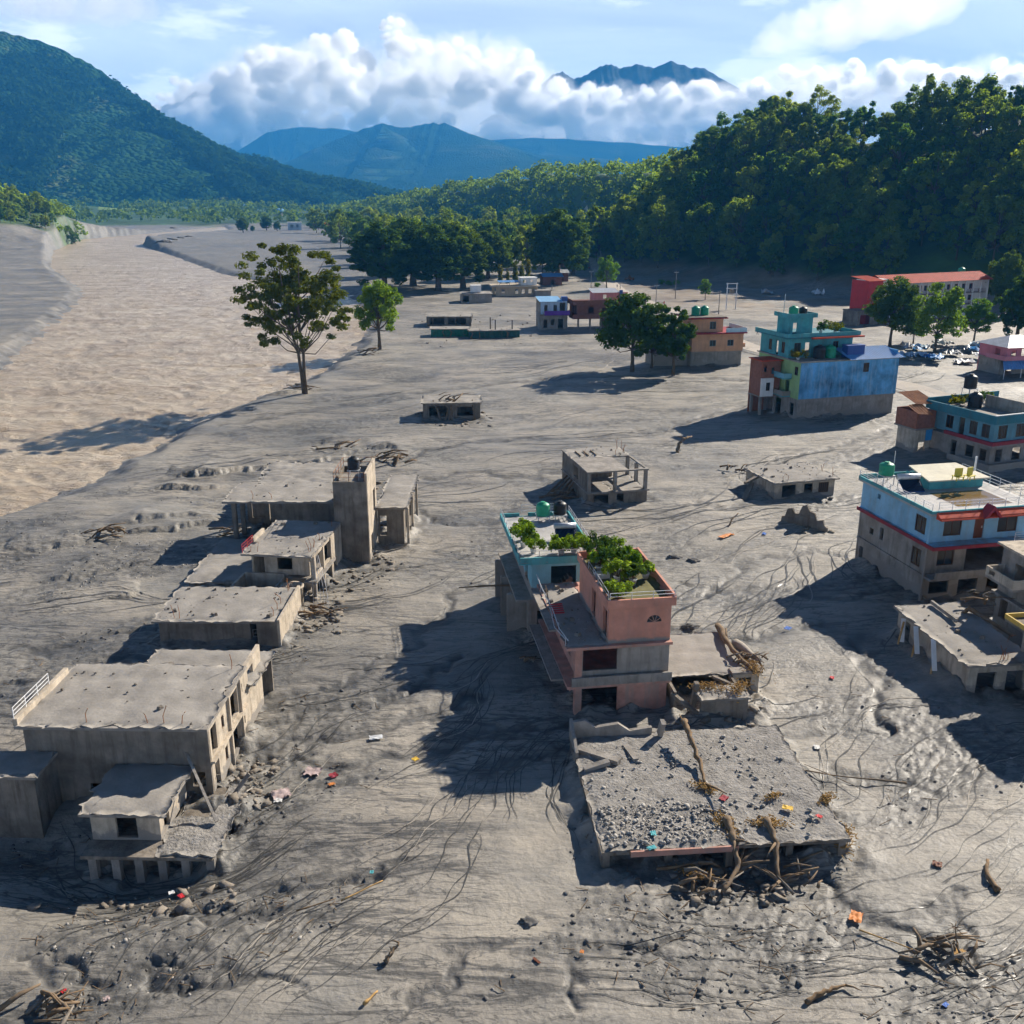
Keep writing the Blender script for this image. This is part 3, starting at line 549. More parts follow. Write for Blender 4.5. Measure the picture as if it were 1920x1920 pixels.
def make_tree(name, seed, H, W, base, ncl, nlf, leaf, tr, mat, lean=0.0, stems=1, clr=0.2, shell=0.5, flat=0.8, conical=0.0):
    rng = np.random.default_rng(seed); root = empty(name, (0, 0, 0)); tk = MB(); pts = []
    tops = []
    for s in range(stems):
        a0 = rng.random() * 6.28; sp = 0.0 if stems == 1 else W * 0.26
        path = [(0, 0, -0.6)]; rads = [tr * 1.25]
        for i in range(1, 7):
            t = i / 6; path.append((math.cos(a0 + s * 3.1) * sp * t + lean * t * H + rng.normal() * 0.012 * H * t, math.sin(a0 + s * 3.1) * sp * t + rng.normal() * 0.012 * H * t, t * H * 0.82)); rads.append(tr * (1 - 0.8 * t) / (1 if stems == 1 else 1.25))
        tk.tube(path, rads, 7); tops.append(path)
    ch = H * (1 - base) * 0.5; cz = H * base + ch
    for i in range(ncl):
        th = rng.random() * 6.28; cp = rng.uniform(-0.8, 1.0); sp = math.sqrt(max(0, 1 - cp * cp)); rr = shell + (1 - shell) * rng.random()
        wr = W * 0.5 * (1 - clr) * (1 - conical * (cp + 1) / 2)
        c = np.array([math.cos(th) * sp * rr * wr + lean * H * 0.6, math.sin(th) * sp * rr * wr, cz + cp * rr * ch * (1 - clr * 0.6)])
        cr = W * clr * rng.uniform(0.65, 1.25)
        pts.append(leaf_quads(c, cr, int(nlf * rng.uniform(0.7, 1.3)), leaf, flat, rng))
        if i % max(1, ncl // 26): continue
        pa = tops[i % stems]; k = min(5, max(2, int((c[2] / H) * 6 * 0.8))); p0 = Vector(pa[k]); p1 = Vector(c); mid = (p0 + p1) / 2 + Vector((0, 0, -0.04 * H + rng.normal() * 0.02 * H))
        tk.tube([p0, mid, p1], [tr * 0.32, tr * 0.2, tr * 0.08], 5, cap=False)
    tk.build('trunk', M_BARK, root, True); quads_mesh('crown', np.concatenate(pts), mat).parent = root
    root['_h'] = H; return root
def copy_tree(o, loc, rz, s, label, group=None, cat='tree', first=False):
    c = o if first else o.copy()
    if not first:
        COL.objects.link(c)
        for ch in o.children:
            k = ch.copy(); COL.objects.link(k); k.parent = c
    if '_h' in c: del c['_h']
    c.location = loc; c.rotation_euler = (0, 0, rz); c.scale = (s, s, s) if not isinstance(s, tuple) else s
    tag(c, label, cat, group)
    return c
class Proto:
    def __init__(s, *a, **k): s.o = make_tree(*a, **k); s.h = s.o['_h']; s.used = False
    def put(s, loc, h, label, group=None, rz=None, wide=1.0, cat='tree', name=None):
        f = h / s.h; first = not s.used; s.used = True
        loc = (loc[0], loc[1], loc[2] - 0.1)
        # copies are taken before the first one is moved, so keep the source untouched in shape
        c = copy_tree(s.o, loc, random.uniform(0, 6.28) if rz is None else rz, (f * wide, f * wide, f), label, group, cat, first)
        if name: c.name = name
        return c
FOREST = [Proto('forest_tree', 900 + i, 20, w * 1.12, 0.02, nc, nl, 0.95, 0.3, M_LEAF_FOREST, clr=c, shell=0.62, flat=.8) for i, (w, nc, nl, c) in enumerate(
    ((15, 44, 115, .105), (12, 36, 110, .12), (17, 52, 115, .095), (11, 34, 105, .125), (14, 46, 110, .10), (16, 40, 120, .11)))]

def far_wood(name, P, size, nq, q, mat, seed=5):
    rng = np.random.default_rng(seed); out = []
    n = len(P); sz = size * (0.65 + 0.7 * rng.random(n))
    d = rng.normal(size=(n, nq, 3)); d[..., 2] = np.abs(d[..., 2]) * 0.9 - 0.15; d /= np.linalg.norm(d, axis=2)[..., None]
    p = P[:, None, :] + d * (sz[:, None, None] * (0.55 + 0.45 * rng.random((n, nq, 1)))) * np.array([0.62, 0.62, 0.85]) + np.array([0, 0, 1]) * (sz * 0.45)[:, None, None]
    nrm = d + rng.normal(size=d.shape) * 0.4; nrm /= np.linalg.norm(nrm, axis=2)[..., None]
    t = np.cross(nrm, rng.normal(size=d.shape)); t /= np.linalg.norm(t, axis=2)[..., None]; b = np.cross(nrm, t); s = (q * sz / size)[:, None, None] * (0.6 + 0.8 * rng.random((n, nq, 1)))
    pts = np.stack([p - t * s * .5, p + b * s * .4, p + t * s * .5, p - b * s * .4], 2).reshape(-1, 3)
    return tag(quads_mesh(name, pts, mat), kind='stuff')

def build_forest():
    rng = np.random.default_rng(77); sp = 12.0
    X, Y = np.meshgrid(np.arange(-330, 520, sp), np.arange(300, 1750, sp)); X = X + (np.arange(X.shape[0])[:, None] % 2) * sp / 2
    x = (X + rng.uniform(-5, 5, X.shape)).ravel(); y = (Y + rng.uniform(-5, 5, X.shape)).ravel()
    hh = hill_h(x, y); k = (hh > 2.5) & (np.abs(x / y) < 0.66); x, y, hh = x[k], y[k], hh[k]
    # keep clear of the school yard
    k = ~((x > 85) & (y < 372) & (hh < 9)); x, y, hh = x[k], y[k], hh[k]
    z = ground_h(x, y, False)
    vis = np.ones(len(x), bool)
    for t in np.linspace(0.45, 0.965, 26):
        lx, ly = x * t, y * t; lz = CAM_H + (z + 17 - CAM_H) * t; hz = hill_h(lx, ly); vis &= (hz + 13 * (hz > 4)) < lz + 1.0
    x, y, z = x[vis], y[vis], z[vis]; d = np.hypot(x, y); inframe = np.abs(x / y) < 0.56
    order = np.argsort(np.where(inframe, d, d + 5000)); n_ind = 215
    for j, i in enumerate(order[:n_ind]):
        FOREST[int(rng.integers(0, 6))].put((x[i], y[i], z[i]), rng.choice([13, 15, 17, 19, 22, 26]) * rng.uniform(.9, 1.1), 'leafy broadleaf tree in the dense forest covering the right-hand hillside', 'forest trees on the right-hand hill', rng.random() * 6.28)
    rest = order[n_ind:]
    far_wood('hill_forest', np.stack([x[rest], y[rest], z[rest] + 1], -1), 9.0, 70, 2.3, M_LEAF_FOREST)
build_forest()

def build_far_woods():
    rng = np.random.default_rng(99)
    gx, gy, zz = LM; n0, n1 = zz.shape
    i = rng.integers(60, n0 - 1, 30000); j = rng.integers(0, n1 - 1, 30000); u = rng.random(30000); w = rng.random(30000)
    bl = lambda A: (A[i, j] * (1 - u) + A[i + 1, j] * u) * (1 - w) + (A[i, j + 1] * (1 - u) + A[i + 1, j + 1] * u) * w
    x, y, z = bl(gx), bl(gy), bl(zz)
    k = (z > 6) & (np.abs(x / np.maximum(y, 1)) < 0.62) & (fbm(x / 160, y / 160, 611, 3) > -0.25 - 0.2 * (z < 120)); k &= rng.random(len(x)) < np.where(z < 160, 1.0, 0.6)
    far_wood('mountain_wood', np.stack([x, y, z - 2], -1)[k], 17, 16, 8.0, M_LEAF_MTN, 6)
    # hedges and groves on the far valley floor
    x = rng.uniform(-1500, 700, 14000); y = rng.uniform(1230, 3600, 14000); n = fbm(x / 110, y / 110, 621, 3)
    k = (n > 0.12) & (np.abs(x / y) < 0.58) & (np.abs(river_sd(x, y)) > 25); x, y = x[k], y[k]
    far_wood('valley_wood', np.stack([x, y, ground_h(x, y, False)], -1), 11, 22, 4.2, M_LEAF_DARK, 8)
    # trees on the spur at the far left bank
    x = rng.uniform(-760, -330, 2600); y = rng.uniform(520, 1000, 2600); s = np.exp(-(((x + 520) / 150) ** 2 + ((y - 770) / 170) ** 2)); k = s > 0.24; x, y = x[k], y[k]
    z = ground_h(x, y, False); d = np.hypot(x, y); fr = (x / y > -0.56); cand = [q for q in np.argsort(d) if fr[q]]
    pick = []
    for q in cand:
        if all((x[q] - x[p]) ** 2 + (y[q] - y[p]) ** 2 > 64 for p in pick): pick.append(q)
        if len(pick) >= 46: break
    for q in pick: FOREST[int(rng.integers(0, 6))].put((x[q], y[q], z[q]), rng.uniform(9, 14), 'leafy tree on the small wooded spur at the left bank of the river', 'trees on the left-bank spur', rng.random() * 6.28, name='spur_tree')
    rest = np.array([q for q in range(len(x)) if q not in set(pick)])[:900]
    far_wood('spur_wood', np.stack([x[rest], y[rest], z[rest]], -1), 8, 40, 2.6, M_LEAF_FOREST, 9)
build_far_woods()

# --- trees told apart one by one
T_SPARSE = Proto('riverside_tree', 21, 29, 23, 0.2, 200, 105, 0.55, 0.45, M_LEAF_OLIVE, lean=-0.06, stems=2, clr=.055, shell=.3, flat=.6)
T_ROUND = Proto('round_tree', 22, 17.5, 12.5, 0.2, 90, 140, 0.55, 0.45, M_LEAF_LIME, clr=.1, shell=.4)
T_BIG = [Proto('big_tree', 30 + i, 25, w, 0.02, 190, 140, 0.78, 0.8, M_LEAF_DARK, clr=.085, shell=.4) for i, w in enumerate((17, 20, 18))]
T_YARD = [Proto('yard_tree', 40 + i, 14, w, 0.1, 100, 140, 0.48, 0.32, M_LEAF_DARK, clr=.1, shell=.4) for i, w in enumerate((12, 8))]
T_LIME = [Proto('lime_tree', 50 + i, 15, w, 0.12, 80, 120, 0.5, 0.3, M_LEAF_LIME, clr=.11, shell=.4, flat=.7) for i, w in enumerate((12, 10))]
T_ASHOK = Proto('columnar_tree', 60, 13, 2.6, 0.05, 26, 90, 0.5, 0.16, M_LEAF_YELLOW, clr=.3, shell=.2, flat=1.4, conical=.6)
T_BUSH = Proto('bush', 61, 3, 4.5, 0.0, 16, 130, 0.35, 0.08, M_LEAF_LIME, clr=.25, shell=.4)
T_SPARSE.put(put(572, 738), 29, 'tall sparse olive tree with forked bare trunk leaning over the river bank', rz=0.3)
T_ROUND.put(put(712, 655), 17.5, 'rounded bright green tree standing alone beside the river channel')
for k, (px, py, h, w, lb) in enumerate(((722, 548, 26, 1.0, 'leftmost great dark tree in the row behind the riverside mud'), (775, 535, 27, 1.0, 'second great dark tree from the left in the riverside row'), (822, 545, 25, .95, 'third great dark tree of the riverside row, thick trunk bare at the foot'),
        (868, 540, 25, .9, 'fourth great dark tree of the riverside row, beside the low flat-roofed house'), (915, 522, 22, .85, 'dark tree between the riverside row and the drooping columnar trees'), (1045, 530, 30, .85, 'very tall dark tree left of the road, largest of its clump'), (1075, 515, 24, .7, 'dark tree hard against the left edge of the road'))):
    T_BIG[k % 3].put(put(px, py), h, lb, wide=w * 1.6)
for k, (px, py, h) in enumerate(((938, 545, 12), (952, 548, 10), (966, 546, 13), (978, 548, 13), (990, 545, 14))):
    T_ASHOK.put(put(px, py), h, 'slim drooping yellow-green columnar tree behind the flat-roofed house', 'columnar trees behind the flat-roofed house')
T_YARD[0].put(put(1185, 697), 17, 'dense dark mango-like tree in front of the peach house', wide=1.15)
T_YARD[1].put(put(1262, 704), 14.5, 'slender dark tree against the left wall of the peach house')
T_YARD[1].put(put(1222, 690), 12, 'dark tree squeezed between the dense tree and the slender tree by the peach house')
T_LIME[0].put(put(1137, 543), 13, 'bushy green tree standing in the mud at the roadside')
T_LIME[1].put(put(1322, 562), 7.5, 'small upright green tree alone on the brown flat beyond the road')
T_YARD[0].put(put(1668, 650), 17, 'dark green tree covering the white end wall of the red-roofed school')
T_LIME[0].put(put(1752, 660), 16, 'brightest lime green feathery tree in front of the school', wide=1.1)
T_LIME[1].put(put(1825, 645), 11.5, 'yellowish green thin-crowned tree right of the brightest lime tree', wide=1.2)
T_YARD[0].put(put(1712, 645), 9, 'low dark tree between the two tall trees in front of the school')
T_BIG[0].put(put(1905, 640), 18, 'large dark tree at the right edge beside the school', wide=.9)
T_BIG[1].put(put(1880, 590), 20, 'dark tree behind the right end of the school', wide=.8)
for px, py in ((1240, 533), (1254, 535), (1268, 534)): T_BUSH.put(put(px, py), 2.2, 'low green bush in the hedge strip beyond the road', 'hedge bushes beyond the road', cat='bush')
T_BUSH.put(put(1120, 538), 2.0, 'lone low bush on brown soil left of the roadside tree', cat='bush')
# middle distance: groves left of the road and by the far fields
rng_ = np.random.default_rng(5)
GROVE = [(px + rng_.uniform(-12, 12), py + rng_.uniform(-4, 4)) for py, x0, x1, st in ((428, 590, 1075, 24), (438, 600, 1085, 26), (450, 615, 1090, 26), (464, 640, 1100, 28), (480, 680, 1090, 26), (497, 690, 1090, 28), (515, 700, 1080, 40)) for px in range(x0, x1, st)]
for px, py in GROVE:
    p = put(px, py)
    if river_sd(np.array([p[0]]), np.array([p[1]]))[0] > -8 or abs(px - 1108) < 12: continue
    FOREST[int(rng_.integers(0, 6))].put(p, rng_.uniform(17, 27), 'mid-green tree in the groves between the riverside row and the far fields', 'grove trees behind the riverside row', name='grove_tree')
for px, py, h, lb in ((456, 436, 15, 'round dark tree alone on the sandbar, left of a pair'), (500, 432, 15, 'taller dark tree on the sandbar beside the small white house'), (520, 433, 10, 'smaller dark tree on the sandbar close to the white house'), (474, 434, 6, 'very small tree between the sandbar trees')):
    T_BIG[1].put(put(px, py), h, lb, wide=1.15)
# ------------------------------------------------------------------ building kit
CONC = paint('bare_concrete', (0.30, 0.275, 0.245), 0.9, 0.4, 0.8, 0.6, bump=.35)
CONC_D = paint('mud_stained_concrete', (0.235, 0.205, 0.17), 0.95, 0.5, 0.6, 0.75, dirt=(0.085, 0.07, 0.055), bump=.4)
PLASTER = paint('mud_splashed_plaster', (0.50, 0.43, 0.34), 0.9, 0.35, 0.9, 0.75, dirt=(0.21, 0.17, 0.13), bump=.3, mud=(0.9, .7))
MUDCOAT = paint('dried_mud', (0.295, 0.275, 0.248), 0.95, 0.28, 0.45, 0.0, bump=0.25)
GRAVELM = paint('gravelly_mud', (0.27, 0.255, 0.235), 0.95, 0.4, 1.6, 0.0, bump=0.9)
GREYW = paint('grey_render', (0.32, 0.29, 0.255), 0.9, 0.35, 0.6, 0.65, dirt=(.13, .11, .09), bump=.3, mud=(1.2, .6))
PINK = paint('salmon_paint', (0.60, 0.28, 0.20), 0.85, 0.25, 0.8, 0.4, mud=(5.5, 0.3), dirt=(.33, .24, .2))
PINK2 = paint('faded_salmon_paint', (0.50, 0.27, 0.21), 0.88, 0.35, 0.9, 0.85, dirt=(0.29, 0.26, 0.225))
PEACH = paint('peach_paint', (0.62, 0.34, 0.20), 0.85, 0.2, 0.5, 0.3, mud=(3.2, 0.1))
TEAL = paint('teal_paint', (0.09, 0.34, 0.37), 0.8, 0.3, 0.8, 0.45)
TEAL_L = paint('pale_teal_wall', (0.20, 0.44, 0.52), 0.8, 0.2, 0.6, 0.2, mud=(4.6, 0.4))
TEAL_D = paint('deep_teal_paint', (0.045, 0.19, 0.24), 0.8, 0.2, 0.6, 0.25)
AZURE = paint('azure_paint', (0.27, 0.50, 0.66), 0.85, 0.25, 0.6, 0.45, mud=(5.35, 0.16), dirt=(.30, .30, .28))
BLUEW = paint('patchy_blue_limewash', (0.12, 0.36, 0.62), 0.85, 0.75, 0.28, 0.5, mud=(3.5, 0.03), dirt=(0.42, 0.55, 0.66))
LIME = paint('lime_green_paint', (0.33, 0.50, 0.22), 0.8, 0.2, 0.6, 0.25)
WHITE = paint('white_paint', (0.74, 0.74, 0.72), 0.7, 0.12, 0.8, 0.25, dirt=(0.4, 0.37, 0.33))
PURPLE = paint('purple_paint', (0.13, 0.035, 0.30), 0.7, 0.15)
MAROON = paint('maroon_band', (0.30, 0.035, 0.05), 0.7, 0.2)
BROWNB = paint('brown_brickwork', (0.20, 0.09, 0.07), 0.9, 0.25, 1.5, 0.3)
BRICK = paint('brick_red_wall', (0.30, 0.13, 0.09), 0.9, 0.3, 2.2, 0.3)
REDROOF = paint('red_tin_roof', (0.56, 0.075, 0.035), 0.7, 0.2, 0.6, 0.25, spec=0.12)
REDW = paint('red_wall', (0.50, 0.04, 0.045), 0.75, 0.15, 0.6, 0.2)
BLUETIN = paint('blue_tin_roof', (0.13, 0.33, 0.62), 0.45, 0.15, 0.8, 0.2, spec=0.4)
GREYTIN = paint('grey_tin_roof', (0.42, 0.44, 0.47), 0.45, 0.2, 0.8, 0.3, spec=0.4)
RUST = paint('rusted_tin', (0.36, 0.14, 0.05), 0.8, 0.45, 0.9, 0.4, dirt=(0.45, 0.33, 0.25))
GLASS, _N, _L, _b = new_mat('dark_window_glass'); _b.inputs['Base Color'].default_value = (0.015, 0.02, 0.025, 1); _b.inputs['Roughness'].default_value = 0.12
FRAMEM = paint('brown_window_frame', (0.09, 0.05, 0.035), 0.6, 0.2, 2, 0)
DOORM = paint('brown_door', (0.16, 0.055, 0.03), 0.6, 0.2, 2, 0.1)
STEEL = paint('galvanised_steel', (0.55, 0.56, 0.58), 0.4, 0.15, 2, 0.2, spec=0.5, metal=0.3)
WHITEM = paint('white_metal', (0.78, 0.78, 0.78), 0.45, 0.08, 2, 0.1)
BLACKP = paint('black_plastic', (0.018, 0.019, 0.022), 0.5, 0.2, 2, 0.15, dirt=(0.1, 0.09, 0.08), spec=0.4)
GREENP = paint('green_plastic', (0.02, 0.30, 0.16), 0.45, 0.15, 2, 0.1, spec=0.4)
BLUEP = paint('blue_plastic', (0.03, 0.08, 0.28), 0.5, 0.15, 2, 0.1, spec=0.4)
WOOD = paint('weathered_wood', (0.20, 0.145, 0.095), 0.9, 0.35, 3, 0.3, spec=0.1)
FRESHW = paint('broken_yellow_wood', (0.48, 0.30, 0.12), 0.85, 0.3, 3, 0.2, spec=0.1)
STRAW = paint('straw_debris', (0.33, 0.21, 0.08), 0.95, 0.5, 4, 0.0, spec=0.05)
YELLOW = paint('yellow_plastic', (0.62, 0.52, 0.08), 0.5, 0.15, 2, 0.1)
PUDDLE, _N, _L, _b = new_mat('roof_puddle'); _b.inputs['Base Color'].default_value = (0.20, 0.13, 0.05, 1); _b.inputs['Roughness'].default_value = 0.08

def wall(mb, ax, c, t, a0, a1, z0, z1, holes=()):
    """wall slab with real openings; ax 'x' runs along x at y=c..c+t, 'y' runs along y at x=c..c+t"""
    cuts = sorted({a0, a1} | {min(max(v, a0), a1) for h in holes for v in h[:2]})
    for p, q in zip(cuts[:-1], cuts[1:]):
        if q - p < 1e-4: continue
        m = (p + q) / 2; zs = [z0]
        for h in sorted([h for h in holes if h[0] < m < h[1]], key=lambda h: h[2]): zs += [h[2], h[3]]
        zs.append(z1)
        for u, v in zip(zs[::2], zs[1::2]):
            if v - u > 1e-4:
                if ax == 'x': mb.box(p, q, c, c + t, u, v)
                else: mb.box(c, c + t, p, q, u, v)
def window(root, ax, c, a0, a1, z0, z1, mull=1, fm=None, name='window', glass=None):
    """frame with mullions and a pane, set at depth c"""
    fm = fm or FRAMEM; w = 0.09; d = 0.05; m = MB()
    B = (lambda p, q, u, v, e: m.box(p, q, c - e, c + e, u, v)) if ax == 'x' else (lambda p, q, u, v, e: m.box(c - e, c + e, p, q, u, v))
    B(a0, a1, z0, z0 + w, d); B(a0, a1, z1 - w, z1, d); B(a0, a0 + w, z0 + w, z1 - w, d); B(a1 - w, a1, z0 + w, z1 - w, d)
    for k in range(mull): a = a0 + (a1 - a0) * (k + 1) / (mull + 1); B(a - w / 2, a + w / 2, z0 + w, z1 - w, d * .8)
    f = m.build(name, fm, root); g = MB()
    if ax == 'x': g.box(a0 + w, a1 - w, c - .012, c + .012, z0 + w, z1 - w)
    else: g.box(c - .012, c + .012, a0 + w, a1 - w, z0 + w, z1 - w)
    g.build('pane', glass or GLASS, f); return f
def crust(root, x0, x1, y0, y1, z, th=0.18, seed=1, mat=None, name='mud_cover', droop=0.09, res=0.28, amp=0.12, tilt=(0, 0), hole=None, ragged=0.32):
    """uneven mud blanket lying on a roof: subdivided sheet with drooping ragged edges"""
    nx = max(4, int((x1 - x0) / res)); ny = max(4, int((y1 - y0) / res))
    X, Y = np.meshgrid(np.linspace(x0, x1, nx), np.linspace(y0, y1, ny))
    ed = np.minimum(np.minimum(X - x0, x1 - X), np.minimum(Y - y0, y1 - Y))
    jx = ragged * fbm(X * 1.3 + seed, Y * 1.3, seed, 3) * (ed < 0.3); jy = ragged * fbm(X * 1.3, Y * 1.3 - seed, seed + 3, 3) * (ed < 0.3)
    Z = z + th + 0.6 * amp * fbm(X / 3.2, Y / 3.2, seed + 5, 3) + 0.16 * amp * fbm(X / .6, Y / .6, seed + 8, 2) - 0.5 * amp * np.clip(1 - np.abs(perlin(X / 2.5 + seed, Y / 1.6, seed + 9)), 0, 1) ** 14 - droop * np.exp(-ed / 0.25) + tilt[0] * (X - x0) + tilt[1] * (Y - y0)
    top = np.stack([X + jx, Y + jy, Z], -1).reshape(-1, 3); bot = np.stack([X + jx, Y + jy, z + 0.003 + tilt[0] * (X - x0) + tilt[1] * (Y - y0)], -1).reshape(-1, 3)
    i = np.arange(nx * ny).reshape(ny, nx); f = np.stack([i[:-1, :-1], i[:-1, 1:], i[1:, 1:], i[1:, :-1]], -1).reshape(-1, 4)
    if hole is not None:
        cx = (X[:-1, :-1] + X[1:, 1:]) / 2; cy_ = (Y[:-1, :-1] + Y[1:, 1:]) / 2
        k = ~((cx > hole[0]) & (cx < hole[1]) & (cy_ > hole[2]) & (cy_ < hole[3])).ravel(); f = f[k]
    n = nx * ny; per = np.concatenate([i[0, :], i[1:, -1], i[-1, -2::-1], i[-2:0:-1, 0]]); nxt = np.roll(per, -1)
    side = np.stack([per, per + n, nxt + n, nxt], -1)[:, ::-1]
    o = mesh_obj(name, np.concatenate([top, bot]), np.concatenate([f, f[:, ::-1] + n, side]), mat or MUDCOAT, root, True)
    return o
def railing(root, pts, h=0.9, rails=3, mat=None, r=0.03, name='railing', step=1.3):
    m = MB()
    for a, b in zip(pts[:-1], pts[1:]):
        a = Vector(a); b = Vector(b); n = max(1, int((b - a).length / step))
        for k in range(n + 1): p = a.lerp(b, k / n); m.bar(p, p + Vector((0, 0, h)), r * 1.4)
        for k in range(rails): z = Vector((0, 0, h * (k + 1) / rails)); m.bar(a + z, b + z, r)
    return m.build(name, mat or WHITEM, root)
def slab(root, x0, x1, y0, y1, z0, z1, mat, name='roof_slab'): return MB().box(x0, x1, y0, y1, z0, z1).build(name, mat, root)
def clutter(root, x0, x1, y0, y1, z, n, seed=1, bars=6):
    """broken lumps lying on a roof, and reinforcing bars left standing along its edge"""
    rr = random.Random(seed); m = MB()
    for k in range(n):
        x = rr.uniform(x0, x1); y = rr.uniform(y0, y1); s = rr.uniform(.03, .13) * (1 if rr.random() < .85 else 2.2); a = rr.uniform(0, 3); c, q = math.cos(a) * s, math.sin(a) * s
        m.hexa([(x - c, y - q, z), (x + q, y - c, z), (x + c, y + q, z), (x - q, y + c, z), (x - c * .7, y - q * .6, z + s * .8), (x + q * .8, y - c * .6, z + s), (x + c * .6, y + q * .8, z + s * .7), (x - q * .7, y + c * .7, z + s * .9)])
    o = m.build('roof_debris', CONC_D, root); o['kind'] = 'stuff'
    for k in range(bars):
        x, y = rr.choice([(rr.uniform(x0, x1), y0 + .15), (x1 - .15, rr.uniform(y0, y1))]); MB().tube([(x, y, z - .1), (x + rr.uniform(-.1, .1), y + rr.uniform(-.1, .1), z + .5), (x + rr.uniform(-.4, .4), y + rr.uniform(-.4, .4), z + rr.uniform(.7, 1.2))], .025, 5).build('rebar', RUST, root)
def house(name, label, xy, yaw, cat='house', group=None, z=None): return empty(name, (xy[0], xy[1], gz(xy[0], xy[1]) * 0 if z is None else z), R(yaw), label, cat, group)
def wpt(root, x, y, z=0.0):
    M = Matrix.Translation(root.location) @ Matrix.Rotation(root.rotation_euler[2], 4, 'Z'); v = M @ Vector((x, y, z)); return (v.x, v.y, v.z)
def tank(loc, r, h, mat, label, group=None, name='water_tank'):
    t = empty(name, loc, 0, label, 'water tank', group)
    prof = [(r * .96, 0), (r, .06 * h)]
    for k in range(1, 6): prof += [(r, h * (.12 * k)), (r * .96, h * (.12 * k + .02)), (r * .96, h * (.12 * k + .05)), (r, h * (.12 * k + .07))]
    prof += [(r, .76 * h), (r * .8, .87 * h), (r * .38, .95 * h), (r * .36, .952 * h)]
    MB().lathe((0, 0, 0), prof, 18).build('tank_body', mat, t, True); MB().lathe((0, 0, .945 * h), [(r * .36, 0), (r * .36, .06 * h), (r * .3, .075 * h)], 14).build('lid', mat, t)
    return t
def stand(root, x, y, z, s, h):
    m = MB()
    for i in (-1, 1):
        for j in (-1, 1): m.bar((x + i * s, y + j * s, z), (x + i * s, y + j * s, z + h), .07)
    m.box(x - s - .1, x + s + .1, y - s - .1, y + s + .1, z + h, z + h + .06); return m.build('tank_stand', STEEL, root)
def pot_plant(loc, h, w, label, group=None, leafm=None, seed=1, potm=None, n=420, leaf=0.16):
    t = empty('potted_plant', loc, random.uniform(0, 6), label, 'plant', group); r = min(.28, w * .32)
    MB().lathe((0, 0, 0), [(r * .7, 0), (r, .36), (r * 1.08, .37), (r * 1.08, .42), (r * .9, .42), (r * .85, .38)], 14).build('pot', potm or WHITE, t, True)
    rng = np.random.default_rng(seed); st = MB(); pts = []
    for k in range(14):
        a = rng.random() * 6.28; rr = w * .55 * math.sqrt(rng.random()); c = np.array([math.cos(a) * rr, math.sin(a) * rr, .5 + (h - .6) * (0.25 + .75 * rng.random())])
        st.tube([(0, 0, .36), (c[0] * .4, c[1] * .4, c[2] * .6), tuple(c)], [.025, .018, .01], 5, cap=False); pts.append(leaf_quads(c, w * .2, n // 14, leaf, 1.0, rng))
    st.build('stem', M_BARK, t); quads_mesh('foliage', np.concatenate(pts), leafm or M_LEAF_LIME).parent = t
    return t
def solar_heater(loc, rz, label, s=1.0):
    t = empty('solar_water_heater', loc, rz, label, 'water heater')
    MB().tube([(-.95 * s, .5 * s, 1.05 * s), (.95 * s, .5 * s, 1.05 * s)], .26 * s, 14).build('storage_tank', STEEL, t, True)
    m = MB()
    for k in range(16): x = (-.85 + k * 1.7 / 15) * s; m.tube([(x, -.75 * s, .16 * s), (x, .45 * s, .95 * s)], .035 * s, 6)
    m.build('glass_tubes', GLASS, t)
    MB().hexa([(-.9 * s, -.78 * s, .08 * s), (.9 * s, -.78 * s, .08 * s), (.9 * s, .46 * s, .86 * s), (-.9 * s, .46 * s, .86 * s), (-.9 * s, -.78 * s, .11 * s), (.9 * s, -.78 * s, .11 * s), (.9 * s, .46 * s, .89 * s), (-.9 * s, .46 * s, .89 * s)]).build('reflector', BLUEP, t)
    f = MB()
    for x in (-.85 * s, .85 * s): f.bar((x, .5 * s, 0), (x, .5 * s, .85 * s), .05 * s); f.bar((x, -.78 * s, 0), (x, -.78 * s, .1 * s), .05 * s); f.bar((x, -.78 * s, .05 * s), (x, .5 * s, .05 * s), .04 * s)
    f.build('frame', STEEL, t); return t
def tin(root, p00, p10, p11, p01, mat, n=14, name='tin_roof', amp=0.05, th=0.02):
    """corrugated sheet through four corners, ribs run from edge 0 to edge 1"""
    a, b, c, d = [np.array(p, float) for p in (p00, p10, p11, p01)]; V = []; nn = n * 4
    nrm = np.cross(b - a, d - a); nrm /= np.linalg.norm(nrm); nrm *= 1 if nrm[2] > 0 else -1
    for lay in (0, 1):
        for i in range(nn + 1):
            u = i / nn; o = nrm * (amp * math.cos(u * n * 2 * math.pi) - lay * th)
            V += [a + (b - a) * u + o, d + (c - d) * u + o]
    F = []; m2 = 2 * (nn + 1)
    for i in range(nn): F += [(2 * i, 2 * i + 2, 2 * i + 3, 2 * i + 1), (m2 + 2 * i, m2 + 2 * i + 1, m2 + 2 * i + 3, m2 + 2 * i + 2), (2 * i, m2 + 2 * i, m2 + 2 * i + 2, 2 * i + 2), (2 * i + 1, 2 * i + 3, m2 + 2 * i + 3, m2 + 2 * i + 1)]
    return mesh_obj(name, V, F, mat, root)

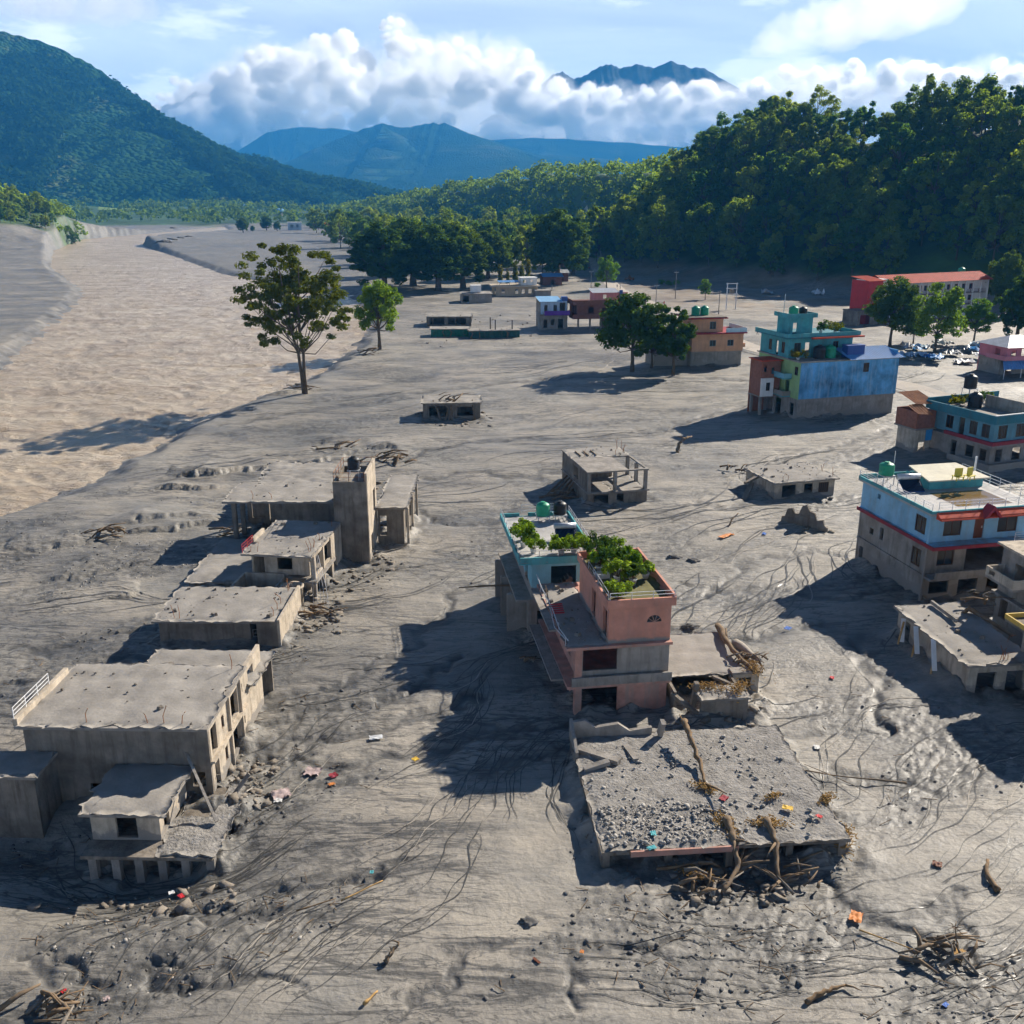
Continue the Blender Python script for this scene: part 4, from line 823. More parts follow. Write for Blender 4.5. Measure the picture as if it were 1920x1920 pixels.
# ------------------------------------------------------------------ near left: big mud-filled house
h = house('flooded_house', 'largest mud-covered concrete house, at the lower left, white rail on its roof', (-29.2, 52.1), -1.5)
m = MB(); wall(m, 'x', 0, .25, 0, 11.1, -3, 4.8, [(3.6, 4.4, 0.2, 1.0), (9.9, 10.7, .9, 1.9)]); m.build('front_wall', CONC_D, h)
m = MB(); wall(m, 'y', 10.85, .25, .25, 11.5, -2, 4.9, [(.5, 1.5, 2.7, 4.5), (2.5, 3.0, 3.3, 4.2), (4.1, 5.9, 2.7, 4.5), (6.7, 7.0, 3.6, 4.2), (.7, 1.5, .1, 2.1), (2.7, 3.2, .9, 1.9), (4.3, 6.0, .3, 2.2), (6.8, 7.1, 1.2, 1.8), (8.3, 9.6, 2.7, 4.4)]); m.build('side_wall', PLASTER, h)
for a, b, u, v in ((2.5, 3.0, 3.3, 4.2), (2.7, 3.2, .9, 1.9)): window(h, 'y', 10.97, a, b, u, v, 1)
for y in (3.75, 6.15): MB().box(11.1, 11.28, y, y + .2, -1, 4.9).build('pilaster', PLASTER, h)
MB().box(10.6, 11.35, .1, 7.3, 2.42, 2.56).build('floor_slab', PLASTER, h)
m = MB(); wall(m, 'y', 0, .25, .25, 7.9, -3, 4.8); wall(m, 'x', 7.7, .2, .25, 10.85, -1, 4.8); m.build('back_wall', CONC_D, h)
MB().box(-.35, 11.2, -.3, 8.0, 4.8, 4.98).build('roof_slab', CONC, h); crust(h, -.3, 11.05, -.28, 8.0, 4.98, .16, 3, amp=.16); clutter(h, .3, 10.6, 0, 7.5, 5.12, 26, 1, 5)
MB().box(-.42, -.14, -.2, 6.5, 4.99, 5.45).build('parapet', PLASTER, h); railing(h, [(-.3, -.2, 5.45), (-.3, 4.2, 5.45)], .75, 3, WHITEM)
MB().box(3.0, 11.6, 8.3, 13.2, 3.3, 3.5).build('rear_roof_slab', CONC, h); crust(h, 3.0, 11.7, 8.1, 13.3, 3.5, .16, 5, name='rear_mud_cover')
m = MB(); wall(m, 'x', 13.0, .2, 3.2, 11.4, -1, 3.3); wall(m, 'y', 3.1, .2, 8.4, 13, -1, 3.3); m.build('rear_wall', CONC_D, h); MB().box(5.2, 5.55, 8.6, 9.9, 3.6, 4.25).build('roof_stub', CONC_D, h)
# lower left wing, front annex and broken deck
m = MB(); wall(m, 'x', -2.6, .25, -9, 1.7, -3, 3.0, [(-3.2, -2.4, -.2, .9)]); wall(m, 'y', 1.45, .25, -2.35, 0, -3, 3.0); m.build('wing_wall', CONC_D, h)
MB().box(-9, 1.9, -2.8, -.02, 3.0, 3.18).build('wing_roof', CONC, h); crust(h, -9, 1.85, -2.75, -.05, 3.18, .12, 7, name='wing_mud_cover')
m = MB(); wall(m, 'x', -4.6, .2, 5.7, 9.6, .4, 2.2, [(7.1, 8.3, .55, 2.1)]); wall(m, 'y', 9.4, .2, -4.4, -.4, .4, 2.2, [(-4.0, -3.2, .6, 2.1)]); wall(m, 'y', 5.7, .2, -4.4, 0, -2, 2.2); m.build('annex_wall', PLASTER, h)
MB().box(5.3, 10.1, -5.1, -.05, 2.2, 2.36).build('annex_roof', CONC, h); crust(h, 5.3, 10.1, -5.1, -.05, 2.36, .14, 9, name='annex_mud_cover')
MB().box(5.6, 12.9, -6.1, -4.62, .2, .4).build('deck_slab', CONC_D, h); MB().box(9.7, 13.0, -4.6, .9, .2, .4).build('deck_slab', CONC_D, h)
crust(h, 9.65, 13.1, -6.0, 1.0, .4, .18, 12, GRAVELM, 'deck_mud_cover', amp=.25, ragged=.4, hole=(10.0, 11.9, -2.6, .6))
m = MB()
for x in (5.9, 7.2, 8.5, 9.8, 11.1, 12.5): m.box(x, x + .45, -5.9, -5.5, -3, .2)
m.build('column', CONC, h)
MB().box(5.8, 12.6, -4.9, -4.7, -3, .2).build('lower_wall', CONC_D, h)
for k, (a, b, w) in enumerate((((9.6, .1, 3.3), (12.3, -3.2, .7), .16), ((12.4, -.2, .5), (13.2, .5, 1.5), .3))): MB().bar(a, b, w, .09).build('broken_beam', CONC, h)

# ------------------------------------------------------------------ left cluster
h = house('stair_tower_house', 'concrete house with tall square stair tower carrying a black tank, left of centre', (-29.5, 97.4), 0)
MB().box(-.4, 12.0, -.4, 6.8, 4.75, 4.95).build('roof_slab', CONC, h); crust(h, -.4, 12.0, -.4, 6.8, 4.95, .14, 21); clutter(h, 0, 11.5, 0, 6.5, 5.07, 26, 2, 6)
m = MB(); wall(m, 'x', .8, .22, 4.3, 11.9, -1.5, 4.75); wall(m, 'y', 4.3, .22, 1.02, 6.4, -1.5, 4.75); wall(m, 'x', 6.4, .2, .3, 11.9, -1.5, 4.75, [(.8, 3.6, 1.0, 4.0)]); m.build('front_wall', CONC_D, h)
for x, y in ((.4, .1), (.4, 3.2), (2.4, 5.8)): MB().box(x, x + .45, y, y + .45, -1.5, 4.75).build('column', CONC_D, h)
crust(h, -.5, 10.6, 8.5, 22, 2.6, .35, 23, name='rear_mud_cover', tilt=(.02, .03), amp=.3, ragged=.6); MB().box(0, 10.2, 8.6, 21.5, -1, 2.6).build('rear_block', CONC_D, h); MB().box(-1.4, 1.8, 8.0, 9.2, 2.3, 2.58).build('rear_slab_edge', CONC_D, h)
m = MB(); wall(m, 'x', -5.0, .22, 12.0, 15.3, -1.5, 8.4); wall(m, 'y', 12.0, .22, -4.78, 1.0, -1.5, 8.4); wall(m, 'x', 1.0, .22, 12.0, 15.08, -1.5, 8.4); m.build('tower_wall', CONC_D, h)
m = MB(); wall(m, 'y', 15.08, .26, -4.78, 1.22, -1.5, 9.2, [(-1.2, .2, 4.0, 6.4), (-3.6, -2.4, .5, 2.4)]); m.build('tower_side_wall', PLASTER, h)
MB().box(12.22, 15.08, -4.78, 1.0, 7.7, 7.9).build('tower_roof', CONC, h); railing(h, [(12.1, -4.9, 8.4), (12.1, 1.1, 8.4), (15.0, 1.1, 8.4)], .9, 2, RUST); railing(h, [(12.1, -4.9, 8.4), (15.1, -4.9, 8.4)], .9, 2, RUST)
stand(h, 13.7, -2.2, 7.9, .5, 1.0); tank(wpt(h, 13.7, -2.2, 8.96), .62, 1.3, BLACKP, 'black ribbed water tank on top of the square stair tower')
m = MB(); wall(m, 'x', .4, .2, 15.5, 18.2, -1.5, 4.0, [(15.7, 16.4, 1, 3.2)]); wall(m, 'y', 18.0, .2, .6, 12, -1.5, 4.0, [(2, 4, .8, 3.2), (6, 8, .8, 3.2)]); m.build('wing_wall', CONC_D, h)
MB().box(15.4, 18.7, 0, 12.5, 4.0, 4.18).build('wing_roof', CONC, h); crust(h, 15.38, 18.75, -.05, 12.6, 4.18, .14, 27, name='wing_mud_cover')
for y in (.3, 5, 10): MB().box(18.5, 18.75, y, y + .3, -1.2, 4.0).build('post', PLASTER, h)

h = house('gutted_house', 'two-level gutted house with open right side and hanging wires, below the stair tower', (-24.0, 83.3), -6)
MB().box(-.3, 6.2, -.3, 9.4, 4.2, 4.4).build('roof_slab', CONC, h); crust(h, -.3, 6.2, -.3, 9.4, 4.4, .1, 31); clutter(h, 0, 5.9, 0, 9, 4.48, 30, 3, 8)
m = MB(); wall(m, 'x', .9, .2, 1.4, 5.6, .2, 4.2, [(2.6, 4.0, 2.6, 3.7)]); wall(m, 'y', 0.2, .2, .9, 9, -1, 4.2); wall(m, 'x', 9.0, .2, .2, 6, -1, 4.2); m.build('front_wall', PLASTER, h)
m = MB(); wall(m, 'y', 6.05, .2, .2, 9.2, -1.5, 4.2, [(.6, 5.3, 2.3, 4.0), (.6, 5.3, -.4, 1.8), (6.2, 7.4, .2, 1.7)]); m.build('side_wall', PLASTER, h)
for y in (.1, 2.8, 5.3): MB().box(5.95, 6.35, y, y + .35, -1.5, 4.2).build('column', PLASTER, h)
MB().box(3.6, 6.0, .2, 8.9, 1.9, 2.1).build('floor_slab', CONC_D, h); MB().box(5.5, 6.6, -.6, 5.8, 1.85, 2.08).build('balcony_slab', CONC, h)
railing(h, [(-.2, -.1, 4.4), (-.2, 2.6, 4.4)], .8, 3, REDW); MB().box(-.35, -.1, 2.6, 5.5, 4.5, 4.9).build('parapet', PLASTER, h)
m = MB(); wall(m, 'y', -.6, .2, -2.6, .6, -1, 2.2); wall(m, 'x', .5, .2, -.4, 3.3, -1, 2.3); wall(m, 'y', 3.1, .2, -1.6, .5, -1, 1.9); m.build('roofless_room', PLASTER, h)
MB().bar((-.9, -1.9, 1.4), (1.6, -2.3, 1.1), .08).build('broken_beam', WOOD, h)
for k in range(5): MB().tube([(6.1, .5 + k * .3, 4.2), (6.3 + .3 * k, -.6, 2.0 - .1 * k), (6.6 + .35 * k, -1.8, .1)], .02, 5).build('hanging_wire', STEEL, h)
t = empty('concrete_ring_tank', wpt(h, 4.7, -1.6, -.5), 0, 'round concrete ring tank standing in front of the gutted house', 'tank'); MB().lathe((0, 0, 0), [(.95, 0), (.95, 2.4), (1.05, 2.45), (1.05, 2.6), (.8, 2.6), (.8, 2.2)], 20).build('ring_wall', PLASTER, t, True); MB().lathe((0, 0, 2.0), [(.78, 0), (.78, .12)], 18).build('mud_fill', MUDCOAT, t)

h = house('buried_house', 'low mud-blanketed roof left of the gutted house, nearly level with the ground', (-30.0, 85.2), 0)
MB().box(0, 6.2, 0, 11.4, -1.5, .75).build('buried_wall', CONC_D, h); MB().box(-.25, 6.4, -.25, 11.6, .75, .92).build('roof_slab', CONC, h); crust(h, -.3, 6.45, -.3, 11.7, .92, .16, 33, amp=.2, ragged=.3)
h = house('flooded_house', 'low mud-roofed house with tall dark front wall between the gutted house and the largest house', (-28.5, 73.0), -1)
m = MB(); wall(m, 'x', 0, .22, 0, 7.4, -2, 2.3); wall(m, 'y', 0, .22, .22, 6.8, -2, 2.3); wall(m, 'x', 6.6, .2, .2, 9.8, -1, 2.3); m.build('front_wall', CONC_D, h)
m = MB(); wall(m, 'y', 9.75, .22, -.6, 6.8, -1.5, 2.75); m.build('side_wall', PLASTER, h); m = MB(); wall(m, 'x', -.6, .2, 8.1, 9.75, -2, 2.6); wall(m, 'y', 7.2, .2, .22, 3, -1, 2.3); m.build('projecting_room', CONC_D, h)
MB().box(-.45, 8.0, -.35, 7.0, 2.3, 2.46).build('roof_slab', CONC, h); MB().box(8.02, 9.74, -.4, 7.0, 2.3, 2.46).build('roof_slab', CONC, h); crust(h, -.45, 9.7, -.3, 7.0, 2.46, .13, 35); clutter(h, 0, 9.3, 0, 6.6, 2.57, 40, 4, 8)
railing(h, [(7.5, .3, .3), (8.0, .3, .3)], 1.2, 4, STEEL, step=.3)

# ------------------------------------------------------------------ centre: salmon house and teal house with roof gardens
h = house('salmon_house', 'salmon-pink three-storey house with a plant-filled roof, at the centre', (4.4, 62.2), 8.5)
m = MB(); wall(m, 'x', 0, .22, 2.3, 6.75, 5.3, 8.0, []); wall(m, 'y', 6.53, .22, .22, 9.4, 5.3, 8.0); wall(m, 'x', 9.2, .2, 2.3, 6.5, 5.3, 8.0); wall(m, 'y', 2.3, .2, .22, 9.2, 5.3, 8.0, [(.5, 1.6, 5.5, 7.5), (4, 5.2, 5.5, 7.5)]); m.build('upper_wall', PINK, h)
m = MB(); wall(m, 'x', 0, .22, .5, 6.75, 2.35, 5.1, [(.55, 3.0, 3.3, 4.95)]); wall(m, 'y', 6.53, .22, .22, 9.4, -1, 5.1); m.build('middle_wall', GREYW, h)
m = MB(); wall(m, 'x', .02, .2, .5, 6.7, -1.5, 2.2, [(.5, 3.1, -1.5, 2.05)]); wall(m, 'y', .3, .2, .3, 11, -1, 5.1, [(3, 5, 3, 4.6), (7, 9, 3, 4.6)]); wall(m, 'x', 11.2, .2, .2, 6.6, -1, 5.1); m.build('lower_wall', PINK2, h)
MB().box(-.05, .45, -.25, .2, -1.5, 5.1).build('corner_column', PINK2, h); MB().box(-.6, 6.85, -.35, 11.4, 2.12, 2.34).build('floor_slab', PINK2, h); MB().box(-.7, 6.85, -.4, 11.6, 5.1, 5.3).build('terrace_slab', PINK2, h)
crust(h, -.65, 2.3, -.2, 11.5, 5.3, .06, 41, name='terrace_mud', amp=.05); clutter(h, -.4, 2.0, .2, 11, 5.35, 40, 7, 0)
m = MB(); wall(m, 'x', -.45, .16, -.3, 6.9, 2.34, 3.0, []); m.build('balcony_parapet', GREYW, h)
MB().box(2.2, 6.95, -.2, 9.6, 8.0, 8.18).build('roof_slab', PINK, h); m = MB(); wall(m, 'x', -.25, .16, 2.15, 7.0, 8.0, 8.62); wall(m, 'y', 6.86, .16, -.09, 9.6, 8.0, 8.75); wall(m, 'y', 2.12, .16, -.09, 9.6, 8.0, 8.6); wall(m, 'x', 9.44, .16, 2.28, 6.86, 8.0, 8.7); m.build('parapet', PINK, h)
railing(h, [(2.3, -.17, 8.62), (6.9, -.17, 8.62)], .5, 2, WHITEM); railing(h, [(2.2, -.1, 8.6), (2.2, 6, 8.6)], .6, 2, STEEL); crust(h, 2.4, 6.8, .1, 9.3, 8.18, .04, 43, paint('mossy_roof_soil', (.16, .15, .07), .95, .4, .9, 0), 'roof_soil', amp=.05)
fan = MB(); n = 10; c = (5.55, 6.75)
for k in range(n): a0, a1 = math.pi * k / n, math.pi * (k + 1) / n; fan.add([(c[0], -.03, c[1]), (c[0] + .52 * math.cos(a0), -.03, c[1] + .5 * math.sin(a0)), (c[0] + .52 * math.cos(a1), -.03, c[1] + .5 * math.sin(a1)), (c[0], .05, c[1]), (c[0] + .52 * math.cos(a0), .05, c[1] + .5 * math.sin(a0)), (c[0] + .52 * math.cos(a1), .05, c[1] + .5 * math.sin(a1))], [(0, 1, 2), (1, 0, 3, 4), (1, 4, 5, 2)])
fw = fan.build('fan_window', GLASS, h); fb = MB(); [fb.bar((c[0], -.05, c[1]), (c[0] + .52 * math.cos(a), -.05, c[1] + .5 * math.sin(a)), .035) for a in (0.02, .63, 1.26, 1.88, 2.51, 3.12)]; fb.build('fan_bars', PINK2, fw)
m = MB(); m.tube([(-.6, -.3, 5.9), (-.75, 2, 5.75), (-.7, 5, 6.0), (-.8, 9, 6.1), (-.75, 11.4, 6.2)], .035, 6); m.tube([(-.6, .5, 5.6), (-.9, 3, 5.4), (-.7, 6, 5.7)], .03, 6); [m.bar((-.68, y, 5.3), (-.72, y, 6.0), .04) for y in (.1, 2.5, 5, 7.5, 10)]; m.build('bent_railing', STEEL, h)
m = MB(); [m.box(-.75, .15, 4.6 + k * .22, 4.75 + k * .22, 5.75 + .08 * k, 5.8 + .08 * k) for k in range(5)]; m.build('red_slat_panel', REDW, h); MB().bar((-.6, 6.4, 5.36), (-.6, 8.3, 6.5), .08).build('broken_beam', WOOD, h)
MB().box(-1.5, -.62, 1.0, 10.5, 2.16, 2.3).build('side_balcony', GREYW, h); MB().box(-1.3, -.72, 3, 11.0, 5.06, 5.22).build('side_balcony', GREYW, h)
for k, (x, y, hh, w, lb) in enumerate(((3.4, 8.2, 1.9, 1.5, 'tallest dark shrub in the salmon roof garden, beside the black tank'), (4.6, 7.6, 1.7, 1.4, 'bushy plant second from the tank in the salmon roof garden'), (3.1, 6.3, 1.6, 1.3, 'big-leaved plant at the left parapet of the salmon roof'), (4.2, 5.6, 1.9, 1.5, 'spreading leafy plant at the middle of the salmon roof garden'), (5.4, 5.9, 1.4, 1.3, 'lighter green plant near the right parapet of the salmon roof'),
        (3.9, 4.1, 1.5, 1.3, 'feathery plant in a white pot at the middle of the salmon roof'), (4.9, 3.4, 1.2, 1.0, 'small plant in a white pot toward the front of the salmon roof'), (3.3, 1.2, .9, 1.3, 'low plant trailing over the front edge of the salmon roof'), (6.1, 4.4, 1.0, .9, 'dark round plant against the right parapet of the salmon roof'))):
    pot_plant(wpt(h, x, y, 8.24), hh * 1.15, w * 1.3, lb, 'salmon roof garden plants', (M_LEAF_LIME, M_LEAF_DARK)[k % 3 == 0], 100 + k, n=900, leaf=.22)
stand(h, 4.2, 8.9, 8.2, .4, .5); tank(wpt(h, 4.2, 8.9, 8.76), .55, 1.25, BLACKP, 'black ribbed water tank among the plants on the salmon roof')
t = empty('white_box', wpt(h, 3.0, 5.0, 8.24), .3, 'white plastic tub among plants on the salmon roof', 'tub'); MB().box(-.5, .5, -.3, .3, 0, .1).box(-.5, -.45, -.3, .3, .1, .4).box(.45, .5, -.3, .3, .1, .4).box(-.45, .45, -.3, -.25, .1, .4).box(-.45, .45, .25, .3, .1, .4).build('tub_wall', WHITE, t)
h = house('teal_house', 'teal-edged house with potted plants and solar heater on its roof, behind the salmon house', (.7, 74.6), 8)
m = MB(); wall(m, 'x', 0, .22, .9, 5.9, 3.6, 6.7, [(2.5, 4.6, 3.9, 6.3)]); wall(m, 'y', .9, .2, .22, 11, 3.6, 6.7, [(2, 3.4, 4.3, 6.2), (6, 7.4, 4.3, 6.2)]); wall(m, 'y', 5.7, .2, .22, 11, -1, 6.7); wall(m, 'x', 11.0, .2, .9, 5.9, -1, 6.7); m.build('upper_wall', TEAL_L, h)
m = MB(); wall(m, 'x', .1, .2, .9, 5.9, -1, 3.4, [(1.4, 2.6, .2, 2.4)]); wall(m, 'y', .7, .2, .3, 11, -1, 3.4, [(2, 3.4, .8, 2.6), (6, 7.4, .8, 2.6)]); m.build('lower_wall', GREYW, h)
MB().box(-.4, 6.0, -.3, 11.2, 3.4, 3.6).build('floor_slab', GREYW, h); MB().box(-.15, 6.2, -.5, 11.6, 6.7, 6.88).build('roof_slab', TEAL, h)
m = MB(); wall(m, 'x', -.52, .14, -.2, 6.25, 6.7, 7.3); wall(m, 'y', -.2, .14, -.38, 11.6, 6.7, 7.25); wall(m, 'y', 6.11, .14, -.38, 11.6, 6.7, 7.2); wall(m, 'x', 11.5, .14, -.06, 6.11, 6.7, 7.2, [(1.6, 2.4, 6.9, 7.2)]); m.build('parapet', TEAL, h)
railing(h, [(-.13, 11.5, 7.25), (-.13, -.45, 7.3), (6.18, -.45, 7.3), (6.18, 11.5, 7.2)], .55, 2, STEEL); railing(h, [(1.8, 11.55, 7.2), (5.9, 11.55, 7.2)], .8, 3, STEEL)
m = MB(); [m.box(2.6 + k * .26, 2.86 + k * .26, .7, 1.7, 3.6, 3.8 + k * .2) for k in range(7)]; m.build('stair', CONC_D, h); crust(h, 0, 6.05, -.35, 11.4, 6.88, .02, 45, paint('pale_roof_screed', (.42, .41, .40), .7, .3, .5, .2), 'roof_screed', amp=.03, droop=0)
for y in (1.5, 5.5, 9.5): MB().box(-.9, .7, y, y + .35, -1, 3.4).build('buttress', GREYW, h)
MB().tube([(-.2, 5, 2.8), (-2.4, 4.9, 2.9), (-4.6, 5.3, 2.7)], [.1, .08, .05], 6).build('jutting_pole', WOOD, h)
for k, (x, y, hh, w, lb) in enumerate(((.7, 3.2, 1.7, 1.2, 'bright grassy plant nearest the left parapet of the teal roof'), (1.3, 1.6, 1.3, 1.2, 'low bright plant at the front left of the teal roof'), (1.0, 5.0, 1.6, .9, 'tall thin plant behind the left group on the teal roof'), (3.5, .9, 1.2, 1.2, 'plant spilling over the front edge of the teal roof'), (4.6, 1.2, 1.3, 1.2, 'leafy plant in front of the solar heater'), (5.6, 1.3, 1.2, 1.1, 'plant at the front right corner of the teal roof'))):
    pot_plant(wpt(h, x, y, 6.92), hh * 1.15, w * 1.6, lb, 'teal roof garden plants', M_LEAF_LIME, 130 + k, n=1400, leaf=.2)
solar_heater(wpt(h, 4.6, 4.6, 6.92), R(8), 'solar water heater with silver tank on the teal roof')
stand(h, 3.5, 9.9, 6.9, .5, .5); tank(wpt(h, 3.5, 9.9, 7.46), .62, 1.25, GREENP, 'green water tank at the back of the teal roof'); stand(h, 5.1, 10.1, 6.9, .5, .5); tank(wpt(h, 5.1, 10.1, 7.46), .6, 1.2, BLACKP, 'black water tank beside the green one on the teal roof')

# ------------------------------------------------------------------ ruin right of the salmon house, near slab
h = house('ruined_house', 'low roof-deep ruin with straw and driftwood on top, right of the salmon house', (11.5, 60.9), 6)
m = MB(); wall(m, 'x', 0, .22, 1.6, 4.9, -2, 1.7); wall(m, 'y', 4.7, .2, .22, 3.6, -1.5, 1.7); wall(m, 'y', .1, .2, 1.5, 10, -1.5, 1.6); wall(m, 'x', 10, .2, .1, 6.5, -1, 1.6); m.build('wall', CONC_D, h)
MB().box(1.5, 5.1, -.25, 1.7, 1.7, 1.86).build('roof_slab', CONC, h); MB().box(0, 6.6, 3.7, 10.3, 1.6, 1.76).build('roof_slab', CONC, h); crust(h, -.1, 6.7, 3.6, 10.5, 1.76, .12, 51); crust(h, 1.45, 5.15, -.3, 1.75, 1.86, .1, 52, name='front_mud_cover')
m = MB(); wall(m, 'x', 3.5, .2, 5.0, 7.0, -1, 1.7, [(5.5, 6.4, .3, 1.4)]); wall(m, 'y', 6.8, .2, 3.7, 7.5, -1, 1.7); m.build('corner_room', PLASTER, h); MB().box(4.9, 7.2, 3.3, 4.2, 1.78, 1.94).build('corner_roof', CONC, h)
for a, b, w in (((1.3, 1.2, -.5), (1.5, .9, 2.6), .4), ((4.7, -.1, -1), (4.9, .3, 1.5), .35), ((3.4, 3.2, 1.8), (5.0, .6, 1.9), .25), ((0, 1.7, 1.4), (1.5, -.1, .6), .3)): MB().bar(a, b, w, w * .8).build('broken_beam', CONC_D, h)
h = house('buried_slab_roof', 'flat debris-strewn roof slab of a buried building in the right foreground', (4.85, 45.3), 5)
MB().box(0, 14.0, 0, 12.3, .82, 1.02).build('roof_slab', CONC_D, h); crust(h, .05, 14.0, .02, 12.3, 1.02, .12, 61, GRAVELM, amp=.14, res=.25, ragged=.25)
m = MB(); wall(m, 'y', 0.05, .2, .3, 12.2, -2, .82); wall(m, 'x', 3.5, .2, .3, 13.5, -2, .82); m.build('wall', CONC_D, h)
for x in (.1, 3.6, 7.0, 10.4, 13.4): MB().box(x, x + .4, .15, .55, -2, .82).build('column', CONC_D, h)
MB().box(1.6, 7.6, -.12, .0, .72, 1.06).build('pink_fascia', PINK2, h)
MB().add([(.0, 9.5, 1.0), (.0, 12.3, 1.0), (.2, 12.3, 1.0), (.2, 9.5, 1.0), (.0, 9.5, 1.4), (.0, 12.3, 2.3), (.2, 12.3, 2.3), (.2, 9.5, 1.4)], [(0, 1, 2, 3), (4, 7, 6, 5), (0, 4, 5, 1), (1, 5, 6, 2), (2, 6, 7, 3), (3, 7, 4, 0)]).build('broken_parapet', CONC, h)
m = MB(); prev = None
for k in range(7): x = .2 + k * .75; z = 2.2 - .12 * k + .25 * math.sin(k * 2.1); m.hexa([(x, 11.9, 1.05), (x + .75, 11.9, 1.05), (x + .75, 12.2, 1.05), (x, 12.2, 1.05), (x, 11.9, z), (x + .75, 11.9, 2.2 - .12 * (k + 1) + .25 * math.sin((k + 1) * 2.1)), (x + .75, 12.2, 2.2 - .12 * (k + 1) + .25 * math.sin((k + 1) * 2.1)), (x, 12.2, z)])
m.build('jagged_wall', CONC, h)
for a, b, w in (((.4, 10.2, 1.2), (2.6, 8.4, 1.3), .5), ((.3, 7.9, 1.2), (1.9, 8.2, 1.5), .45), ((3.4, 10.6, 1.1), (3.7, 8.6, 1.25), .35), ((5.9, 11.6, 1.2), (6.0, 11.3, 2.3), .5)): MB().bar(a, b, w, w * .55).build('broken_block', CONC, h)

# ------------------------------------------------------------------ centre back: roofless shell, small block, wall shard, half-buried huts
h = house('shell_house', 'grey two-level concrete shell with open upper floor, above centre', (8.9, 111.2), 13)
m = MB(); wall(m, 'x', 0, .22, 0, 7.4, -1.5, 1.5, [(.8, 2.6, .1, 1.3), (3.6, 4.5, -.5, 1.3)]); wall(m, 'y', 0, .22, .22, 11, -1.5, 4.0, [(4, 6, 2.2, 3.6)]); wall(m, 'x', 10.8, .2, .2, 7.4, -1, 1.5); wall(m, 'x', 6, .2, .22, 5.0, 1.7, 4.0); m.build('wall', CONC_D, h)
MB().box(-.1, 7.6, -.25, 11.2, 1.5, 1.7).build('floor_slab', CONC, h); MB().box(-.1, 5.0, -.1, 11.2, 4.0, 4.18).build('roof_slab', CONC, h); crust(h, -.1, 7.5, 6.5, 11.3, 4.18, .1, 71, name='mud_cover'); MB().box(5.02, 7.5, 6.4, 11.2, 4.0, 4.18).build('roof_slab', CONC, h); MB().box(5.02, 7.5, -.1, .25, 4.0, 4.18).build('roof_edge_beam', CONC, h); MB().box(7.2, 7.5, .26, 6.38, 4.0, 4.18).build('roof_edge_beam', CONC, h)
crust(h, 3.0, 7.3, .3, 6, 1.7, .1, 72, name='floor_mud'); clutter(h, 0, 7.2, 6.6, 11, 4.27, 30, 8, 8)
for x, y in ((.0, -.02), (3.2, -.02), (7.0, -.02), (7.0, 3.2), (7.0, 6.4)): MB().box(x, x + .38, y - .04, y + .36, 1.7, 4.0).build('column', CONC, h)
for k in range(3): MB().box(1.1 + k * 1.0, 1.2 + k, 6.8, 9.2, 4.3, 4.42).build('roof_joist', WOOD, h)
for k in range(4): MB().tube([(-.2, 5 + k, 1.6), (-1.0 - .5 * k, 4.8 + k * .4, .7), (-2 - .5 * k, 4.2 + k * .5, -.1)], .12, 5).build('driftwood', WOOD, h)
h = house('small_block_house', 'small flat-roofed grey block half sunk in mud, right of the shell house', (31.6, 113.8), 16)
m = MB(); wall(m, 'x', 0, .2, 0, 8.2, -1.5, 2.0, [(1.0, 2.9, .2, 1.7), (4.0, 5.2, -1, 1.7), (6.0, 7.4, .4, 1.7)]); wall(m, 'y', 0, .2, .2, 7, -1.5, 2.0); wall(m, 'y', 8.0, .2, .2, 7, -1.5, 2.0); wall(m, 'x', 6.8, .2, .2, 8, -1.5, 2); m.build('wall', PLASTER, h); window(h, 'x', .1, 6.0, 7.4, .4, 1.7, 4)
MB().box(-.3, 8.6, -.4, 7.2, 2.0, 2.18).build('roof_slab', CONC, h); crust(h, -.3, 8.6, -.4, 7.2, 2.18, .12, 75); clutter(h, 0, 8.2, 0, 6.8, 2.28, 40, 5, 6)
MB().bar((-2.6, 2.5, 1.6), (.2, 4, 2.0), .4, .3).build('broken_beam', CONC_D, h); MB().bar((-3.2, 1.5, -.2), (-1.2, 3.4, 1.3), .6, .4).build('broken_beam', CONC_D, h)
def shard(px, py, pts, label, yaw, name='wall_fragment'):
    t = empty(name, (*at(px, py), 0), R(yaw), label, 'ruin'); n = len(pts); V = [(x, -.14 + .05 * math.sin(i * 3), z) for i, (x, z) in enumerate(pts)] + [(x, .14 + .05 * math.sin(i * 2), z) for i, (x, z) in enumerate(pts)]
    mesh_obj('masonry', V, [tuple(range(n)), tuple(range(2 * n - 1, n - 1, -1))] + [(i, i + n, (i + 1) % n + n, (i + 1) % n) for i in range(n)], CONC_D, t); return t
shard(1505, 985, [(-2.6, -.5), (2.8, -.5), (2.9, .3), (2.5, .5), (2.3, 1.1), (1.6, .9), (1.3, 1.7), (.7, 1.8), (.3, 2.5), (-.2, 2.2), (-.5, 1.3), (-1.0, 1.2), (-1.3, 1.8), (-1.9, 1.6), (-2.1, .7), (-2.5, .6)], 'jagged broken wall fragment below the small block house', -40)
